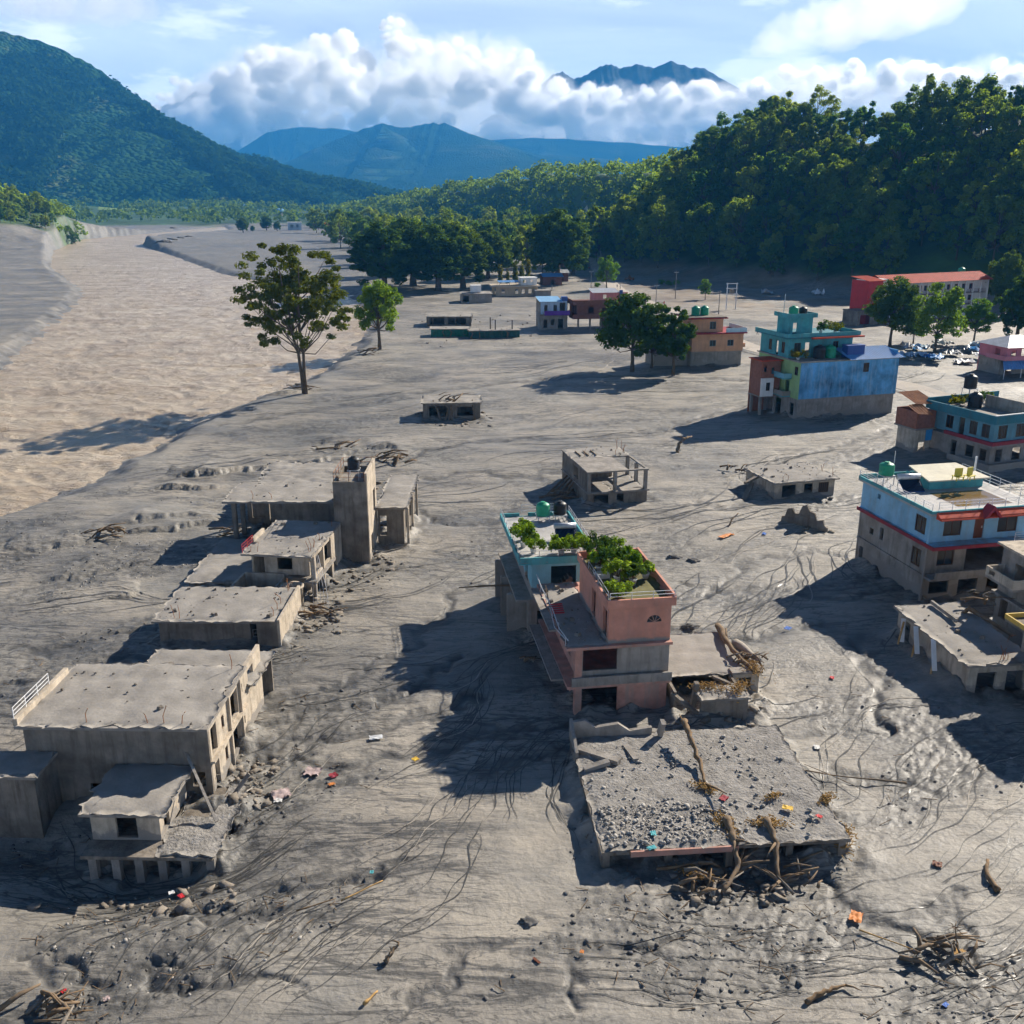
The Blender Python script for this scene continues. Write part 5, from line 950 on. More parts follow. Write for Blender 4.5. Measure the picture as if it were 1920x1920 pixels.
def hut(xy, yaw, w, d, z, label, fm, roofm=None, holes=(), seed=1, posts=(), sticks=3):
    h = house('half_buried_hut', label, xy, yaw); m = MB(); wall(m, 'x', 0, .18, 0, w, -1, z, holes); wall(m, 'y', 0, .18, .18, d, -1, z); wall(m, 'y', w - .18, .18, .18, d, -1, z); wall(m, 'x', d, .18, 0, w, -1, z); m.build('wall', fm, h)
    MB().box(-.3, w + .3, -.3, d + .4, z, z + .14).build('roof_slab', CONC, h); crust(h, -.3, w + .3, -.3, d + .4, z + .14, .12, seed, roofm, amp=.15, res=.5)
    for x, y, t in posts: MB().box(x, x + .3, y, y + .3, z + .14, z + t).build('post', CONC_D, h)
    rr = random.Random(seed)
    for k in range(sticks): x = rr.uniform(0, w); MB().tube([(x, -.9, -.1), (x + rr.uniform(-.8, .8), -.3, z * .7), (x + rr.uniform(-1.4, 1.4), .8, z + .4)], [.16, .14, .08], 6).build('driftwood', WOOD, h)
    return h
hut((-14.6, 159.2), 4, 9.4, 5.5, 2.5, 'half-buried hut with dark openings standing alone in the mud above the left cluster', CONC_D, None, [(1, 4, .3, 2.1), (5.6, 8.2, .4, 1.9)], 81, (), 6)
hut((-23.9, 279), 3, 12.5, 8, 2.6, 'long dark half-buried hut with leaning poles beside the round tree', CONC_D, None, [(1, 5, .5, 2.2), (6, 11, .5, 2.2)], 82)
hut((-21, 257.5), 3, 9.8, 5, 1.9, 'half-buried hut with green tin front wall', paint('green_tin_wall', (.02, .16, .10), .6, .4, 1.5, .4), None, (), 83, (), 2)
hut((-10.9, 254.8), 8, 13, 5, 1.8, 'half-buried hut with dark green wall and three upright posts', paint('dark_green_tin_wall', (.02, .09, .08), .6, .4, 1.5, .4), None, (), 84, ((5.5, 2, 3.2), (6.6, .5, 2.8), (11, .6, 2.6)), 4)
h = hut((-17.3, 342.5), 6, 10.5, 7, 2.9, 'flat-roofed low house with small white rooftop room, left of the wider slab house', GREYW, None, [(.6, 2.6, .2, 2.3)], 85, (), 0); m = MB(); m.box(3.4, 7, 2.5, 5.5, 3.3, 5.6); m.build('rooftop_room', WHITE, h); window(h, 'y', 7.02, 3.4, 4.4, 4.2, 5.1, 1)
h = house('slab_roof_house', 'wide tan slab-roofed house with white rooftop room and blue canopy, near the columnar trees', (-6.6, 365), 12)
m = MB(); wall(m, 'x', .5, .2, 1, 16.5, -1, 3.2, [(3, 4.2, .8, 2.4), (8, 9.2, .8, 2.4), (10.4, 11.6, .8, 2.4), (13, 14.2, .8, 2.4)]); wall(m, 'y', 1, .2, .7, 9, -1, 3.2, [(1.5, 4.5, -.5, 2.6)]); wall(m, 'y', 16.3, .2, .7, 9, -1, 3.2); m.build('wall', paint('tan_render', (.48, .38, .26), .85, .15, .5, .2), h)
m = MB(); o8 = [(-.6, 2), (1.6, -.8), (17.2, -.6), (17.2, 9.6), (0, 9.6)]; n = len(o8); m.add([(x, y, 3.2) for x, y in o8] + [(x, y, 3.7) for x, y in o8], [tuple(range(n - 1, -1, -1)), tuple(range(n, 2 * n))] + [(i, (i + 1) % n, (i + 1) % n + n, i + n) for i in range(n)]); m.build('roof_slab', paint('tan_slab', (.50, .42, .32), .85, .15, .5, .2), h)
m = MB(); wall(m, 'x', 1.5, .2, 10.4, 16.4, 3.7, 6.2, [(11.2, 12.4, 4.5, 5.6), (14, 14.8, 4.5, 5.6)]); m.box(10.4, 10.6, 1.7, 6, 3.7, 6.2); m.box(16.2, 16.4, 1.7, 6, 3.7, 6.2); m.box(10.2, 16.6, 1.3, 6.2, 6.2, 6.4); m.build('rooftop_room', WHITE, h)
tin(h, (2, .5, 4.9), (9.8, .5, 4.9), (9.8, 5, 5.3), (2, 5, 5.3), BLUETIN, 16, 'canopy'); m = MB(); [m.bar((x, y, 3.7), (x, y, 4.9), .12) for x in (2.2, 6, 9.6) for y in (.7, 4.8)]; m.build('canopy_post', STEEL, h)
h = hut(at(1005, 556), 10, 5.5, 4, 2.0, 'small grey shed in front of the slab-roofed house', GREYW, None, (), 86, (), 0)
for px, py, w, z, lb, rm in ((1030, 535, 8, 3.4, 'dark hut with blue tin roof under the very tall tree', BLUETIN), (1052, 528, 6, 3.6, 'dark hut with grey tin roof right of the blue-roofed hut', GREYTIN)):
    xy = at(px - 12, py); h = house('tin_roof_hut', lb, xy, 12); m = MB(); wall(m, 'x', 0, .2, 0, w, -.8, z, [(w * .4, w * .6, 0, 2.1)]); wall(m, 'y', 0, .2, .2, 5, -.8, z); wall(m, 'y', w - .2, .2, .2, 5, -.8, z); wall(m, 'x', 5, .2, 0, w, -.8, z); m.build('wall', BROWNB, h)
    tin(h, (-.5, -.8, z), (w + .5, -.8, z), (w + .5, 2.6, z + 1.2), (-.5, 2.6, z + 1.2), rm, 14); tin(h, (-.5, 2.6, z + 1.2), (w + .5, 2.6, z + 1.2), (w + .5, 6, z), (-.5, 6, z), rm, 14)

# ------------------------------------------------------------------ right: blue limewashed house
h = house('blue_house', 'large house with patchy blue side wall, teal upper storeys and blue tin roof', (46.4, 157.8), 17)
m = MB(); wall(m, 'x', 0, .25, 0, 18.2, -2, 3.4, []); wall(m, 'y', 0, .25, .25, 13, -2, 3.4, [(1.2, 2.4, .6, 2.6), (5, 8, .2, 2.7)]); wall(m, 'y', 17.95, .25, .25, 13, -2, 3.4); m.build('ground_wall', GREYW, h)
m = MB(); wall(m, 'x', -.15, .25, 0, 18.4, 3.4, 9.4, [(11.6, 12.7, 7.4, 8.9)]); wall(m, 'y', 18.15, .25, .1, 13, 3.4, 9.4, [(1, 2.4, 4.5, 6), (1, 2.4, 7.4, 8.9)]); m.build('blue_wall', BLUEW, h); window(h, 'x', -.05, 11.6, 12.7, 7.4, 8.9, 1)
m = MB(); wall(m, 'y', 0, .25, .1, 12.8, 3.4, 9.4, [(.8, 1.8, 7.2, 8.6), (3, 4.2, 3.7, 6.0), (6, 7.2, 3.7, 6.0), (8.5, 9.5, 7.2, 8.7)]); wall(m, 'x', 12.8, .2, 0, 18.2, -1, 9.4); m.build('side_wall', LIME, h); window(h, 'y', .1, .8, 1.8, 7.2, 8.6, 1)
for z in (3.5, 6.4): MB().box(-1.5, -.02, 2.4, 9.5, z, z + .16).build('balcony_slab', TEAL, h); m = MB(); wall(m, 'y', -1.5, .1, 2.4, 9.5, z + .16, z + .95); wall(m, 'x', 2.4, .1, -1.4, -.02, z + .16, z + .95); m.build('balcony_parapet', TEAL_L, h)
MB().box(-.4, 18.5, -.3, 13.1, 9.4, 9.6).build('terrace_slab', GREYW, h); tin(h, (8.4, -1.1, 9.65), (18.9, -1.1, 9.65), (18.2, 3.6, 11.0), (8.0, 3.6, 11.0), BLUETIN, 20); m = MB(); m.box(9, 18.3, .0, .18, 9.6, 9.9); m.box(18.1, 18.3, .2, 3.4, 9.6, 10.7); m.build('roof_curb', BLUEW, h)
m = MB(); wall(m, 'x', 4.0, .22, 0, 12.0, 9.6, 12.8, [(1, 2.2, 10.2, 12), (3, 3.9, 9.7, 12), (8.3, 9.3, 10.2, 12)]); wall(m, 'y', 0, .22, 4.22, 12.8, 9.6, 12.8, [(1, 1, 10, 10), (5.2, 6.2, 10.2, 12), (7.2, 8.0, 9.7, 12), (9.2, 10.2, 10.2, 12)]); wall(m, 'y', 11.8, .2, 4.22, 12.8, 9.6, 12.8); m.build('upper_wall', TEAL, h)
for a, b in ((1, 2.2), (8.3, 9.3)): window(h, 'x', 4.1, a, b, 10.2, 12, 1)
for a, b in ((5.2, 6.2), (9.2, 10.2)): window(h, 'y', .1, a, b, 10.2, 12, 1)
MB().box(-1.0, 12.9, 3.2, 13.2, 12.8, 13.0).build('upper_roof', TEAL_D, h); m = MB(); wall(m, 'x', 3.2, .12, -1, 12.9, 13.0, 13.6); wall(m, 'y', -1, .12, 3.32, 13.2, 13.0, 13.6); wall(m, 'y', 12.78, .12, 3.32, 13.2, 13, 13.6); m.build('parapet', TEAL, h); MB().box(3.5, 13.2, 2.5, 3.15, 12.7, 12.95).build('red_awning', REDROOF, h)
m = MB(); wall(m, 'x', 6, .2, 1.2, 5.4, 13.0, 15.8, [(1.7, 2.5, 13.1, 15.0)]); wall(m, 'y', 1.2, .2, 6.2, 10, 13, 15.8); wall(m, 'y', 5.2, .2, 6.2, 10, 13, 15.8); m.build('stair_head', TEAL, h); MB().box(.7, 5.9, 5.5, 10.4, 15.8, 16.0).build('stair_roof', TEAL, h); m = MB(); wall(m, 'x', 5.5, .12, .7, 5.9, 16, 16.5); wall(m, 'y', .7, .12, 5.62, 10.4, 16, 16.5); wall(m, 'y', 5.78, .12, 5.62, 10.4, 16, 16.5); m.build('stair_parapet', TEAL, h); MB().bar((1.6, 9, 16), (1.7, 9, 19.4), .08).build('antenna', STEEL, h)
tank(wpt(h, 2.6, 7.6, 16.0), .8, 1.6, GREENP, 'green water tank on the highest roof of the blue house'); tank(wpt(h, 4.4, 7.6, 16.0), .7, 1.4, BLACKP, 'black water tank on the highest roof of the blue house')
tank(wpt(h, 4.6, 2.2, 9.6), 1.0, 2.2, BLACKP, 'black water tank on the middle terrace of the blue house'); tank(wpt(h, 6.8, 2.4, 9.6), .95, 2.1, GREENP, 'pale green water tank on the middle terrace of the blue house')
t = empty('blue_shed', wpt(h, 10.6, 1.6, 9.6), R(17), 'small dark blue box shed on the terrace of the blue house', 'shed'); MB().box(-1.6, 1.6, -.8, .8, 0, 2.0).box(-1.7, 1.7, -.9, .9, 2.0, 2.1).build('shed_wall', BLUEP, t); MB().box(-.4, .5, -.83, -.8, .1, 1.8).build('shed_door', BLUEP, t)
for k, (x, y, z, hh, w, lb) in enumerate(((.3, 1.6, 9.6, 1.5, 2.4, 'yellow-green creeper at the left edge of the terrace of the blue house'), (9.5, 5.5, 13.0, 1.8, 2.6, 'bright shrub on the upper roof of the blue house'), (7.4, 6.5, 13.0, 2.2, 2.0, 'darker shrub on the upper roof of the blue house'))): pot_plant(wpt(h, x, y, z), hh, w, lb, None, (M_LEAF_YELLOW, M_LEAF_YELLOW, M_LEAF_DARK)[k], 150 + k, n=500, leaf=.3)
m = MB(); wall(m, 'x', 5.4, .2, -3.8, -.3, 3.2, 9.0, [(-3.4, -2.9, 7.2, 8.3), (-2.0, -1.5, 6.8, 7.9)]); wall(m, 'y', -3.8, .2, 5.6, 9, 3.2, 9.0); wall(m, 'x', 9, .2, -3.8, -.2, -1, 9); m.build('brick_block', BRICK, h); MB().box(-4.1, -.1, 5.1, 9.4, 9.0, 9.15).build('brick_block_roof', REDROOF, h); m = MB(); wall(m, 'x', 5.1, .3, -3.9, -1.6, 3.2, 6.2, [(-3.0, -2.2, 4.1, 5.5)]); m.build('white_panel', WHITE, h); window(h, 'x', 5.3, -3.0, -2.2, 4.1, 5.5, 1)
m = MB(); [m.box(x, x + .4, y, y + .4, -2, 3.2) for x in (-3.7, -1.0) for y in (5.6, 8.4)]; m.box(-3.9, -.1, 5.3, 9.2, 3.0, 3.2); m.build('undercroft_column', GREYW, h)

# ------------------------------------------------------------------ right: teal corner house, brick shack, azure house, ruin, edge houses
h = house('corner_house', 'shaded teal house with maroon band and roof terrace, behind the azure house', (64.0, 128.0), 22)
H2 = [(.8, 2.4, 4.0, 5.8), (4.0, 6.4, 4.0, 5.8), (8.6, 10, 4.0, 5.8)]
m = MB(); wall(m, 'x', 0, .25, 0, 13, 3.5, 6.3, H2); wall(m, 'y', 0, .25, .25, 11.5, 3.5, 6.3, [(.7, 2.0, 4.0, 5.8), (2.8, 4.1, 4.0, 5.8), (5.0, 6.0, 3.6, 5.9), (7, 8.3, 4.0, 5.8)]); m.build('upper_wall', AZURE if False else paint('teal_blue_wall', (.13, .29, .36), .85, .25, .6, .45), h)
for a, b, u, v in H2: window(h, 'x', .12, a, b, u, v, 2)
for a, b in ((.7, 2.0), (2.8, 4.1), (7, 8.3)): window(h, 'y', .12, a, b, 4.0, 5.8, 1)
m = MB(); wall(m, 'x', .1, .2, 0, 13, -1.5, 3.0, [(1, 2.2, .8, 2.5), (4, 5.6, .8, 2.5), (8, 9.2, .2, 2.5)]); wall(m, 'y', .1, .2, .3, 11.5, -1.5, 3.0, [(.8, 2.0, .8, 2.4), (3, 4.4, .8, 2.4), (6, 7, .2, 2.5)]); wall(m, 'x', 11.4, .2, 0, 13, -1, 6.3); m.build('lower_wall', GREYW, h)
MB().box(-.5, 13, -.5, 11.8, 3.0, 3.2).build('floor_slab', GREYW, h); m = MB(); wall(m, 'x', -.5, .3, -.5, 13, 3.2, 3.7); wall(m, 'y', -.5, .3, -.2, 8, 3.2, 3.7); m.build('maroon_band', MAROON, h); MB().box(-.3, 13, -.3, 11.6, 6.3, 6.5).build('roof_slab', GREYW, h)
m = MB(); wall(m, 'x', -.55, .2, -.55, 13, 6.15, 7.3); wall(m, 'y', -.55, .2, -.35, 11.8, 6.15, 7.3); wall(m, 'x', 11.6, .2, -.35, 13, 6.15, 7.6); m.build('parapet', TEAL_D, h); MB().box(-.6, 13, -.6, -.34, 7.3, 7.4).build('coping', WHITE, h); m = MB(); wall(m, 'y', 6.5, .15, 1, 8, 6.5, 8.2); m.build('rooftop_wall', GREYW, h)
m = MB(); wall(m, 'x', -1.3, .12, -1.4, 9, .1, .9); wall(m, 'y', -1.4, .12, -1.2, 6, .1, .9); m.box(-1.4, 9, -1.3, -.02, -.1, .1); m.build('porch', GREYW, h)
tank(wpt(h, 4.6, 8.0, 6.5), .95, 2.2, BLACKP, 'black water tank among creepers on the teal corner house'); tank(wpt(h, 6.5, 11.0, 8.6), .9, 2.0, BLACKP, 'black water tank raised high behind the teal corner house'); stand(h, 6.5, 11.0, 6.5, .7, 2.04)
for k, (x, y, lb) in enumerate(((2, 8.6, 'yellow-green creeper at the left of the teal corner house roof'), (3.2, 9.5, 'yellow-green creeper at the middle of the teal corner house roof'), (8.8, 10.5, 'dark shrub at the right of the teal corner house roof'))): pot_plant(wpt(h, x, y, 6.5), 1.5, 2.0, lb, None, (M_LEAF_YELLOW, M_LEAF_YELLOW, M_LEAF_DARK)[k], 160 + k, n=420, leaf=.28)
h = house('brick_shack', 'narrow brick shack on concrete legs with rusty tilted tin roof', (56.9, 136.0), 20)
m = MB(); wall(m, 'x', 0, .2, 0, 3.3, 3.6, 6.0); wall(m, 'y', 0, .2, .2, 4, 3.6, 6.0); wall(m, 'y', 3.1, .2, .2, 4, 3.6, 6); wall(m, 'x', 4, .2, 0, 3.3, 3.6, 6); m.build('brick_wall', BRICK, h); m = MB(); wall(m, 'x', .1, .2, .2, 2.9, -1.5, 3.4, [(.9, 2, -1, 1.6)]); wall(m, 'y', .2, .2, .3, 3.8, -1.5, 3.4); m.build('lower_wall', PLASTER, h); MB().box(-.1, 3.5, -.2, 4.3, 3.4, 3.6).build('floor_slab', AZURE, h); MB().box(1.9, 3.0, -.06, .0, 1.8, 3.4).build('blue_sheet', paint('blue_sheet', (.05, .30, .62), .6, .15), h)
tin(h, (-.7, -.9, 6.0), (1.6, -1.2, 5.8), (1.6, 1.4, 7.0), (-.7, 1.4, 6.8), RUST, 5, 'rusty_sheet'); tin(h, (.4, 1.0, 6.95), (3.9, .6, 6.9), (4.4, 5.4, 7.9), (.9, 5.4, 7.9), RUST, 8, 'rusty_sheet')
m = MB(); [m.bar((3.4, 1.5 + .5 * k, 3.2 - .38 * k), (4.6, 1.5 + .5 * k, 3.2 - .38 * k), .5, .1) for k in range(8)]; m.build('outside_stair', CONC, h)

h = house('azure_house', 'azure and white house with red tile eaves and wet roof terrace, right edge', (37.2, 83.2), 12)
m = MB(); wall(m, 'x', 0, .25, 0, 10.8, 5.4, 8.1, [(1.4, 3.2, 5.9, 7.5), (4.5, 5.5, 5.45, 7.6), (6.9, 8.9, 5.9, 7.5)]); wall(m, 'y', 0, .25, .25, 11, 5.4, 8.1, [(.6, 2.2, 5.9, 7.5), (8.0, 8.5, 7.0, 7.5)]); wall(m, 'x', 11, .2, 0, 10.8, -1, 8.1); wall(m, 'y', 10.6, .2, .25, 11, -1, 8.1); m.build('upper_wall', AZURE, h)
for a, b in ((1.4, 3.2), (6.9, 8.9)): window(h, 'x', .12, a, b, 5.9, 7.5, 1)
window(h, 'y', .12, .6, 2.2, 5.9, 7.5, 1); d = MB().box(4.5, 5.5, .1, .17, 5.45, 7.6).build('door', DOORM, h); MB().box(5.3, 5.38, .05, .1, 6.4, 6.6).build('handle', STEEL, d)
m = MB(); wall(m, 'x', .2, .2, .1, 10.8, 2.3, 5.2, [(1.3, 3.0, 3.0, 4.7), (4.2, 10.4, 2.4, 5.0)]); wall(m, 'y', .05, .25, .2, 11, -1.5, 5.2, [(.8, 2.2, 2.7, 4.4), (8.6, 9.3, 3.2, 3.8), (6.9, 7.5, 3.2, 4.4), (10, 10.7, .2, 1.4)]); m.build('middle_wall', GREYW, h); window(h, 'x', .3, 1.3, 3.0, 3.0, 4.7, 1); window(h, 'y', .15, .8, 2.2, 2.7, 4.4, 1)
m = MB(); wall(m, 'x', .4, .2, .1, 10.8, -1.5, 2.1, [(1, 3, .2, 1.6), (4, 6, -1, 1.7), (7, 9, -1, 1.7)]); m.build('lower_wall', GREYW, h); MB().box(-.1, 10.9, -1.2, 11.1, 2.1, 2.3).build('floor_slab', GREYW, h); m = MB(); wall(m, 'x', -1.25, .12, .3, 10.8, 2.3, 2.9); m.build('balcony_parapet', GREYW, h)
MB().box(-.3, 10.9, -1.3, 11.2, 5.2, 5.38).build('floor_slab', AZURE, h); m = MB(); wall(m, 'x', -1.42, .12, -.35, 10.9, 5.1, 5.42); wall(m, 'y', -.42, .12, -1.4, 11.2, 5.1, 5.42); m.build('maroon_band', MAROON, h); railing(h, [(7.8, -1.3, 5.4), (10.8, -1.3, 5.4)], .85, 4, WHITEM)
MB().tube([(-.12, -.12, 8.0), (-.12, -.12, -.6)], .13, 8).build('drain_pipe', AZURE, h); MB().box(-.5, 10.9, -.7, 11.3, 8.1, 8.3).build('roof_slab', paint('grey_roof_screed', (.40, .39, .38), .6, .25, .5, .3), h)
MB().hexa([(.0, -1.5, 7.85), (10.9, -1.5, 7.85), (10.9, -.72, 7.85), (.0, -.72, 7.85), (.0, -1.5, 7.95), (10.9, -1.5, 7.95), (10.9, -.72, 8.42), (.0, -.72, 8.42)]).build('tile_eave', REDROOF, h)
m = MB(); m.add([(4.1, -1.7, 7.9), (5.0, -1.7, 9.0), (5.9, -1.7, 7.9), (4.1, -.6, 7.9), (5.0, -.6, 9.0), (5.9, -.6, 7.9), (4.4, -1.7, 7.9), (5.0, -1.7, 8.65), (5.6, -1.7, 7.9), (4.4, -.6, 7.9), (5, -.6, 8.65), (5.6, -.6, 7.9)], [(0, 1, 4, 3), (1, 2, 5, 4), (0, 6, 7, 1), (1, 7, 8, 2), (6, 9, 10, 7), (7, 10, 11, 8), (3, 4, 10, 9), (4, 5, 11, 10)]); m.build('porch_gable', MAROON, h)
m = MB(); wall(m, 'x', -.7, .14, -.45, 10.9, 8.3, 8.55); wall(m, 'y', -.5, .14, -.56, 11.3, 8.3, 8.6); wall(m, 'x', 11.2, .14, -.36, 10.9, 8.3, 8.7); m.build('parapet', TEAL, h); railing(h, [(-.43, 11.2, 8.6), (-.43, -.62, 8.6)], .6, 3, WHITEM); railing(h, [(.2, -.63, 8.55), (10.8, -.63, 8.55)], .8, 3, WHITEM); railing(h, [(10.75, -.5, 8.3), (10.75, 11, 8.3)], .95, 3, WHITEM)
MB().box(3.2, 8.8, .8, 5.2, 8.303, 8.31).build('puddle', PUDDLE, h); m = MB(); wall(m, 'x', 6.2, .15, 3.8, 9.6, 8.3, 9.2); wall(m, 'y', 3.8, .15, 6.35, 10, 8.3, 9.2); wall(m, 'y', 9.45, .15, 6.35, 10, 8.3, 9.2); m.build('stair_hatch', TEAL, h); MB().hexa([(3.4, 5.7, 9.2), (10, 5.7, 9.2), (9.4, 10.3, 9.5), (4.2, 10.3, 9.5), (3.4, 5.7, 9.32), (10, 5.7, 9.32), (9.4, 10.3, 9.62), (4.2, 10.3, 9.62)]).build('hatch_roof', paint('cream_slab', (.62, .58, .46), .8, .12, .6, .2), h)
for k, x in enumerate((6.2, 7.4)):
    t = empty('yellow_chair', wpt(h, x, 5.4, 8.31 if False else 9.33), R(12 + 20 * k), 'upturned yellow plastic chair on the cream slab, ' + ('left' if k == 0 else 'right') + ' one of the two', 'chair'); MB().box(-.4, .4, -.05, .05, .45, 1.2).build('backrest', YELLOW, t); MB().box(-.42, .42, -.4, .42, .38, .44).build('seat', YELLOW, t)
    for i in (-1, 1):
        for j in (-1, 1): MB().bar((i * .36, j * .34, 0), (i * .33, j * .3, .4), .07).build('leg', YELLOW, t)
solar_heater(wpt(h, 1.9, 6.3, 8.32), R(6), 'solar water heater with silver tank on the azure house roof', 1.15); stand(h, .9, 8.9, 8.3, .55, .9); tank(wpt(h, .9, 8.9, 9.26), .72, 1.25, GREENP, 'green water tank raised on a stand at the back of the azure house roof'); MB().bar((2.9, 10.8, 8.3), (2.9, 10.8, 11), .06).build('pole', STEEL, h); MB().bar((9.9, 8, 8.3), (9.9, 8, 10.8), .14).build('pole', WHITEM, h)
h = house('ruined_house', 'low mud-roofed ruin with leaning planks along its wall, in front of the azure house', (33.2, 64.7), 7)
m = MB(); wall(m, 'y', 0, .22, 0, 10.4, -2, 2.5, [(8.4, 10.0, -1, 2.0)]); wall(m, 'x', 0, .2, .22, 5, -2, 2.5, [(.7, 2.2, -1, 1.9), (3.0, 4.4, -1, 1.9)]); wall(m, 'x', 10.2, .2, .22, 5, -2, 2.5); m.build('wall', PLASTER, h); MB().box(-.35, 5.2, -.35, 10.7, 2.5, 2.68).build('roof_slab', CONC, h); crust(h, -.35, 5.2, -.35, 10.7, 2.68, .14, 91); clutter(h, 0, 4.8, 0, 10.2, 2.8, 30, 6, 5)
for a, b in (((-.5, 6.8, 2.6), (-.8, 5.6, .8)), ((-.5, 4.2, 2.7), (-.85, 2.9, .7)), ((-.45, 8.8, 2.4), (-.7, 8.2, .6))): MB().bar(a, b, .35, .1).build('leaning_plank', WHITE, h); 
for a, b in (((-.6, 6.4, 1.6), (-1.1, 5.9, -.3)), ((-.7, 3.4, 1.4), (-1.2, 2.9, -.3)), ((-.5, 8.6, 2.2), (-1, 8.2, .4))): MB().bar(a, b, .14, .08).build('leaning_plank', FRESHW, h)
MB().box(2.6, 2.8, 6.5, 10.3, 2.9, 3.2).build('roof_beam', CONC, h); MB().tube([(3.8, 9.5, 1), (4.6, 8, 3.4), (6.6, 5.0, 2.2)], [.25, .22, .12], 7).build('fallen_trunk', WOOD, h)
h = house('edge_house', 'grey house with jutting concrete balcony cut by the right edge of the picture', (41.2, 72.5), 8)
m = MB(); wall(m, 'x', 0, .25, 0, 10, -1.5, 7.6, [(1.5, 3, 5.2, 6.8), (1.5, 3, 1.6, 3.6)]); wall(m, 'y', 0, .25, .25, 4, -1.5, 7.6, [(1.2, 2.4, 4.6, 6.6), (2.6, 3.6, 1.4, 3.4)]); wall(m, 'x', 4, .2, 0, 10, -1.5, 7.6); m.build('wall', GREYW, h); MB().box(-.5, 10, -.5, 4.4, 7.6, 7.8).build('roof_slab', PLASTER, h); MB().box(-1.6, .0, .2, 3.8, 5.0, 5.2).build('balcony_slab', CONC, h); m = MB(); wall(m, 'y', -1.6, .12, .2, 3.8, 5.2, 6.0, [(2.6, 3.4, 5.4, 5.8)]); wall(m, 'x', .2, .12, -1.48, 0, 5.2, 6.0); wall(m, 'x', 3.68, .12, -1.48, 0, 5.2, 6.0); m.build('balcony_parapet', PLASTER, h); MB().box(-.5, 10, -.4, 4.3, 3.4, 3.6).build('floor_slab', GREYW, h)
h = house('edge_house', 'lower grey house with yellow-edged flat roof at the right edge, below the ruin', (38.5, 61.0), 8)
m = MB(); wall(m, 'x', 0, .25, 0, 10, -1.5, 5.2, [(1, 2.4, .4, 2.4)]); wall(m, 'y', 0, .25, .25, 5.4, -1.5, 5.2, [(1.5, 3, 1, 3)]); wall(m, 'x', 5.4, .2, 0, 10, -1.5, 5.2); m.build('wall', GREYW, h); MB().box(-1.4, 10, -.7, 6.0, 5.2, 5.4).build('roof_slab', CONC_D, h); YE = paint('yellow_trim', (.55, .38, .08), .7, .2); m = MB(); wall(m, 'x', -.75, .12, -1.45, 10, 5.4, 5.75); wall(m, 'y', -1.45, .12, -.63, 6.0, 5.4, 5.75); wall(m, 'x', 5.9, .12, -1.33, 10, 5.4, 5.75); m.build('parapet_trim', YE, h); MB().box(-.9, .0, .5, 4.6, 2.4, 2.55).build('ledge', CONC, h)
MB().box(-.6, -.1, -.3, .2, -1.5, 5.2).build('corner_column', PLASTER, h)

# ------------------------------------------------------------------ mid-distance houses
h = house('peach_house', 'peach two-storey house with stepped upper floor and two green roof tanks', (38.2, 210.4), 11)
m = MB(); wall(m, 'x', 0, .25, 0, 11.6, 3.0, 6.9, [(4.0, 5.4, 4.3, 5.6), (8.0, 9.4, 4.3, 5.6)]); wall(m, 'y', 0, .25, .25, 9, -1, 6.9, [(1, 2, 4.2, 5.8), (4, 5.2, 4.2, 5.8)]); wall(m, 'y', 11.35, .25, .25, 9, 3, 6.9); wall(m, 'x', 9, .2, 0, 11.6, -1, 6.9); wall(m, 'x', 1.0, .2, 0, 7.2, 7.2, 10.0, [(4.2, 5.6, 7.8, 9.4)]); wall(m, 'y', 0, .2, 1.2, 8.6, 7.2, 10.0, [(2, 3, 7.6, 9.3)]); wall(m, 'y', 7.0, .2, 1.2, 8.6, 7.2, 10.0); wall(m, 'x', 8.5, .2, 0, 7.2, 7.2, 10); m.build('wall', PEACH, h)
for c, a, b, u, v in ((.1, 4.0, 5.4, 4.3, 5.6), (.1, 8.0, 9.4, 4.3, 5.6), (1.1, 4.2, 5.6, 7.8, 9.4)): window(h, 'x', c, a, b, u, v, 1, TEAL_D)
m = MB(); wall(m, 'x', .1, .2, .2, 11.4, -1.5, 3.0); wall(m, 'y', 11.2, .2, .3, 9, -1, 3); m.build('base_wall', GREYW, h); m = MB(); m.box(-.8, 12.2, -.5, 9.2, 6.9, 7.2); m.build('floor_slab', MAROON, h); m = MB(); m.box(-.8, 8.0, .4, 9.2, 10.0, 10.25); m.build('roof_slab', MAROON, h); MB().box(-.6, 7.8, .6, 9, 10.25, 10.4).build('roof_deck', CONC_D, h); m = MB(); wall(m, 'x', -.4, .1, 7.4, 12.1, 7.2, 8.1); wall(m, 'y', 12, .1, -.3, 9, 7.2, 8.1); m.build('terrace_rail', paint('pale_blue_rail', (.45, .62, .72), .6, .1), h); MB().box(11.6, 12.3, .4, 1.2, 3.9, 4.7).build('side_box', PEACH, h)
m = MB(); wall(m, 'x', 2.2, .2, -7.5, -.1, -1, 6.2, [(-6, -5, 3.6, 5), (-3.4, -2.4, 3.6, 5)]); wall(m, 'y', -7.5, .2, 2.4, 8, -1, 6.2); m.box(-8, 0, 1.8, 8.4, 6.2, 6.5); m.build('rear_wing', PEACH, h)
for k, x in enumerate((2.2, 4.2)): tank(wpt(h, x, 4.5, 10.4), .92, 2.0, GREENP, ('left' if k == 0 else 'right') + ' of the two green water tanks on the peach house')
h = house('purple_balcony_house', 'narrow grey house with purple balcony and pale blue roof', (7.6, 272), 6)
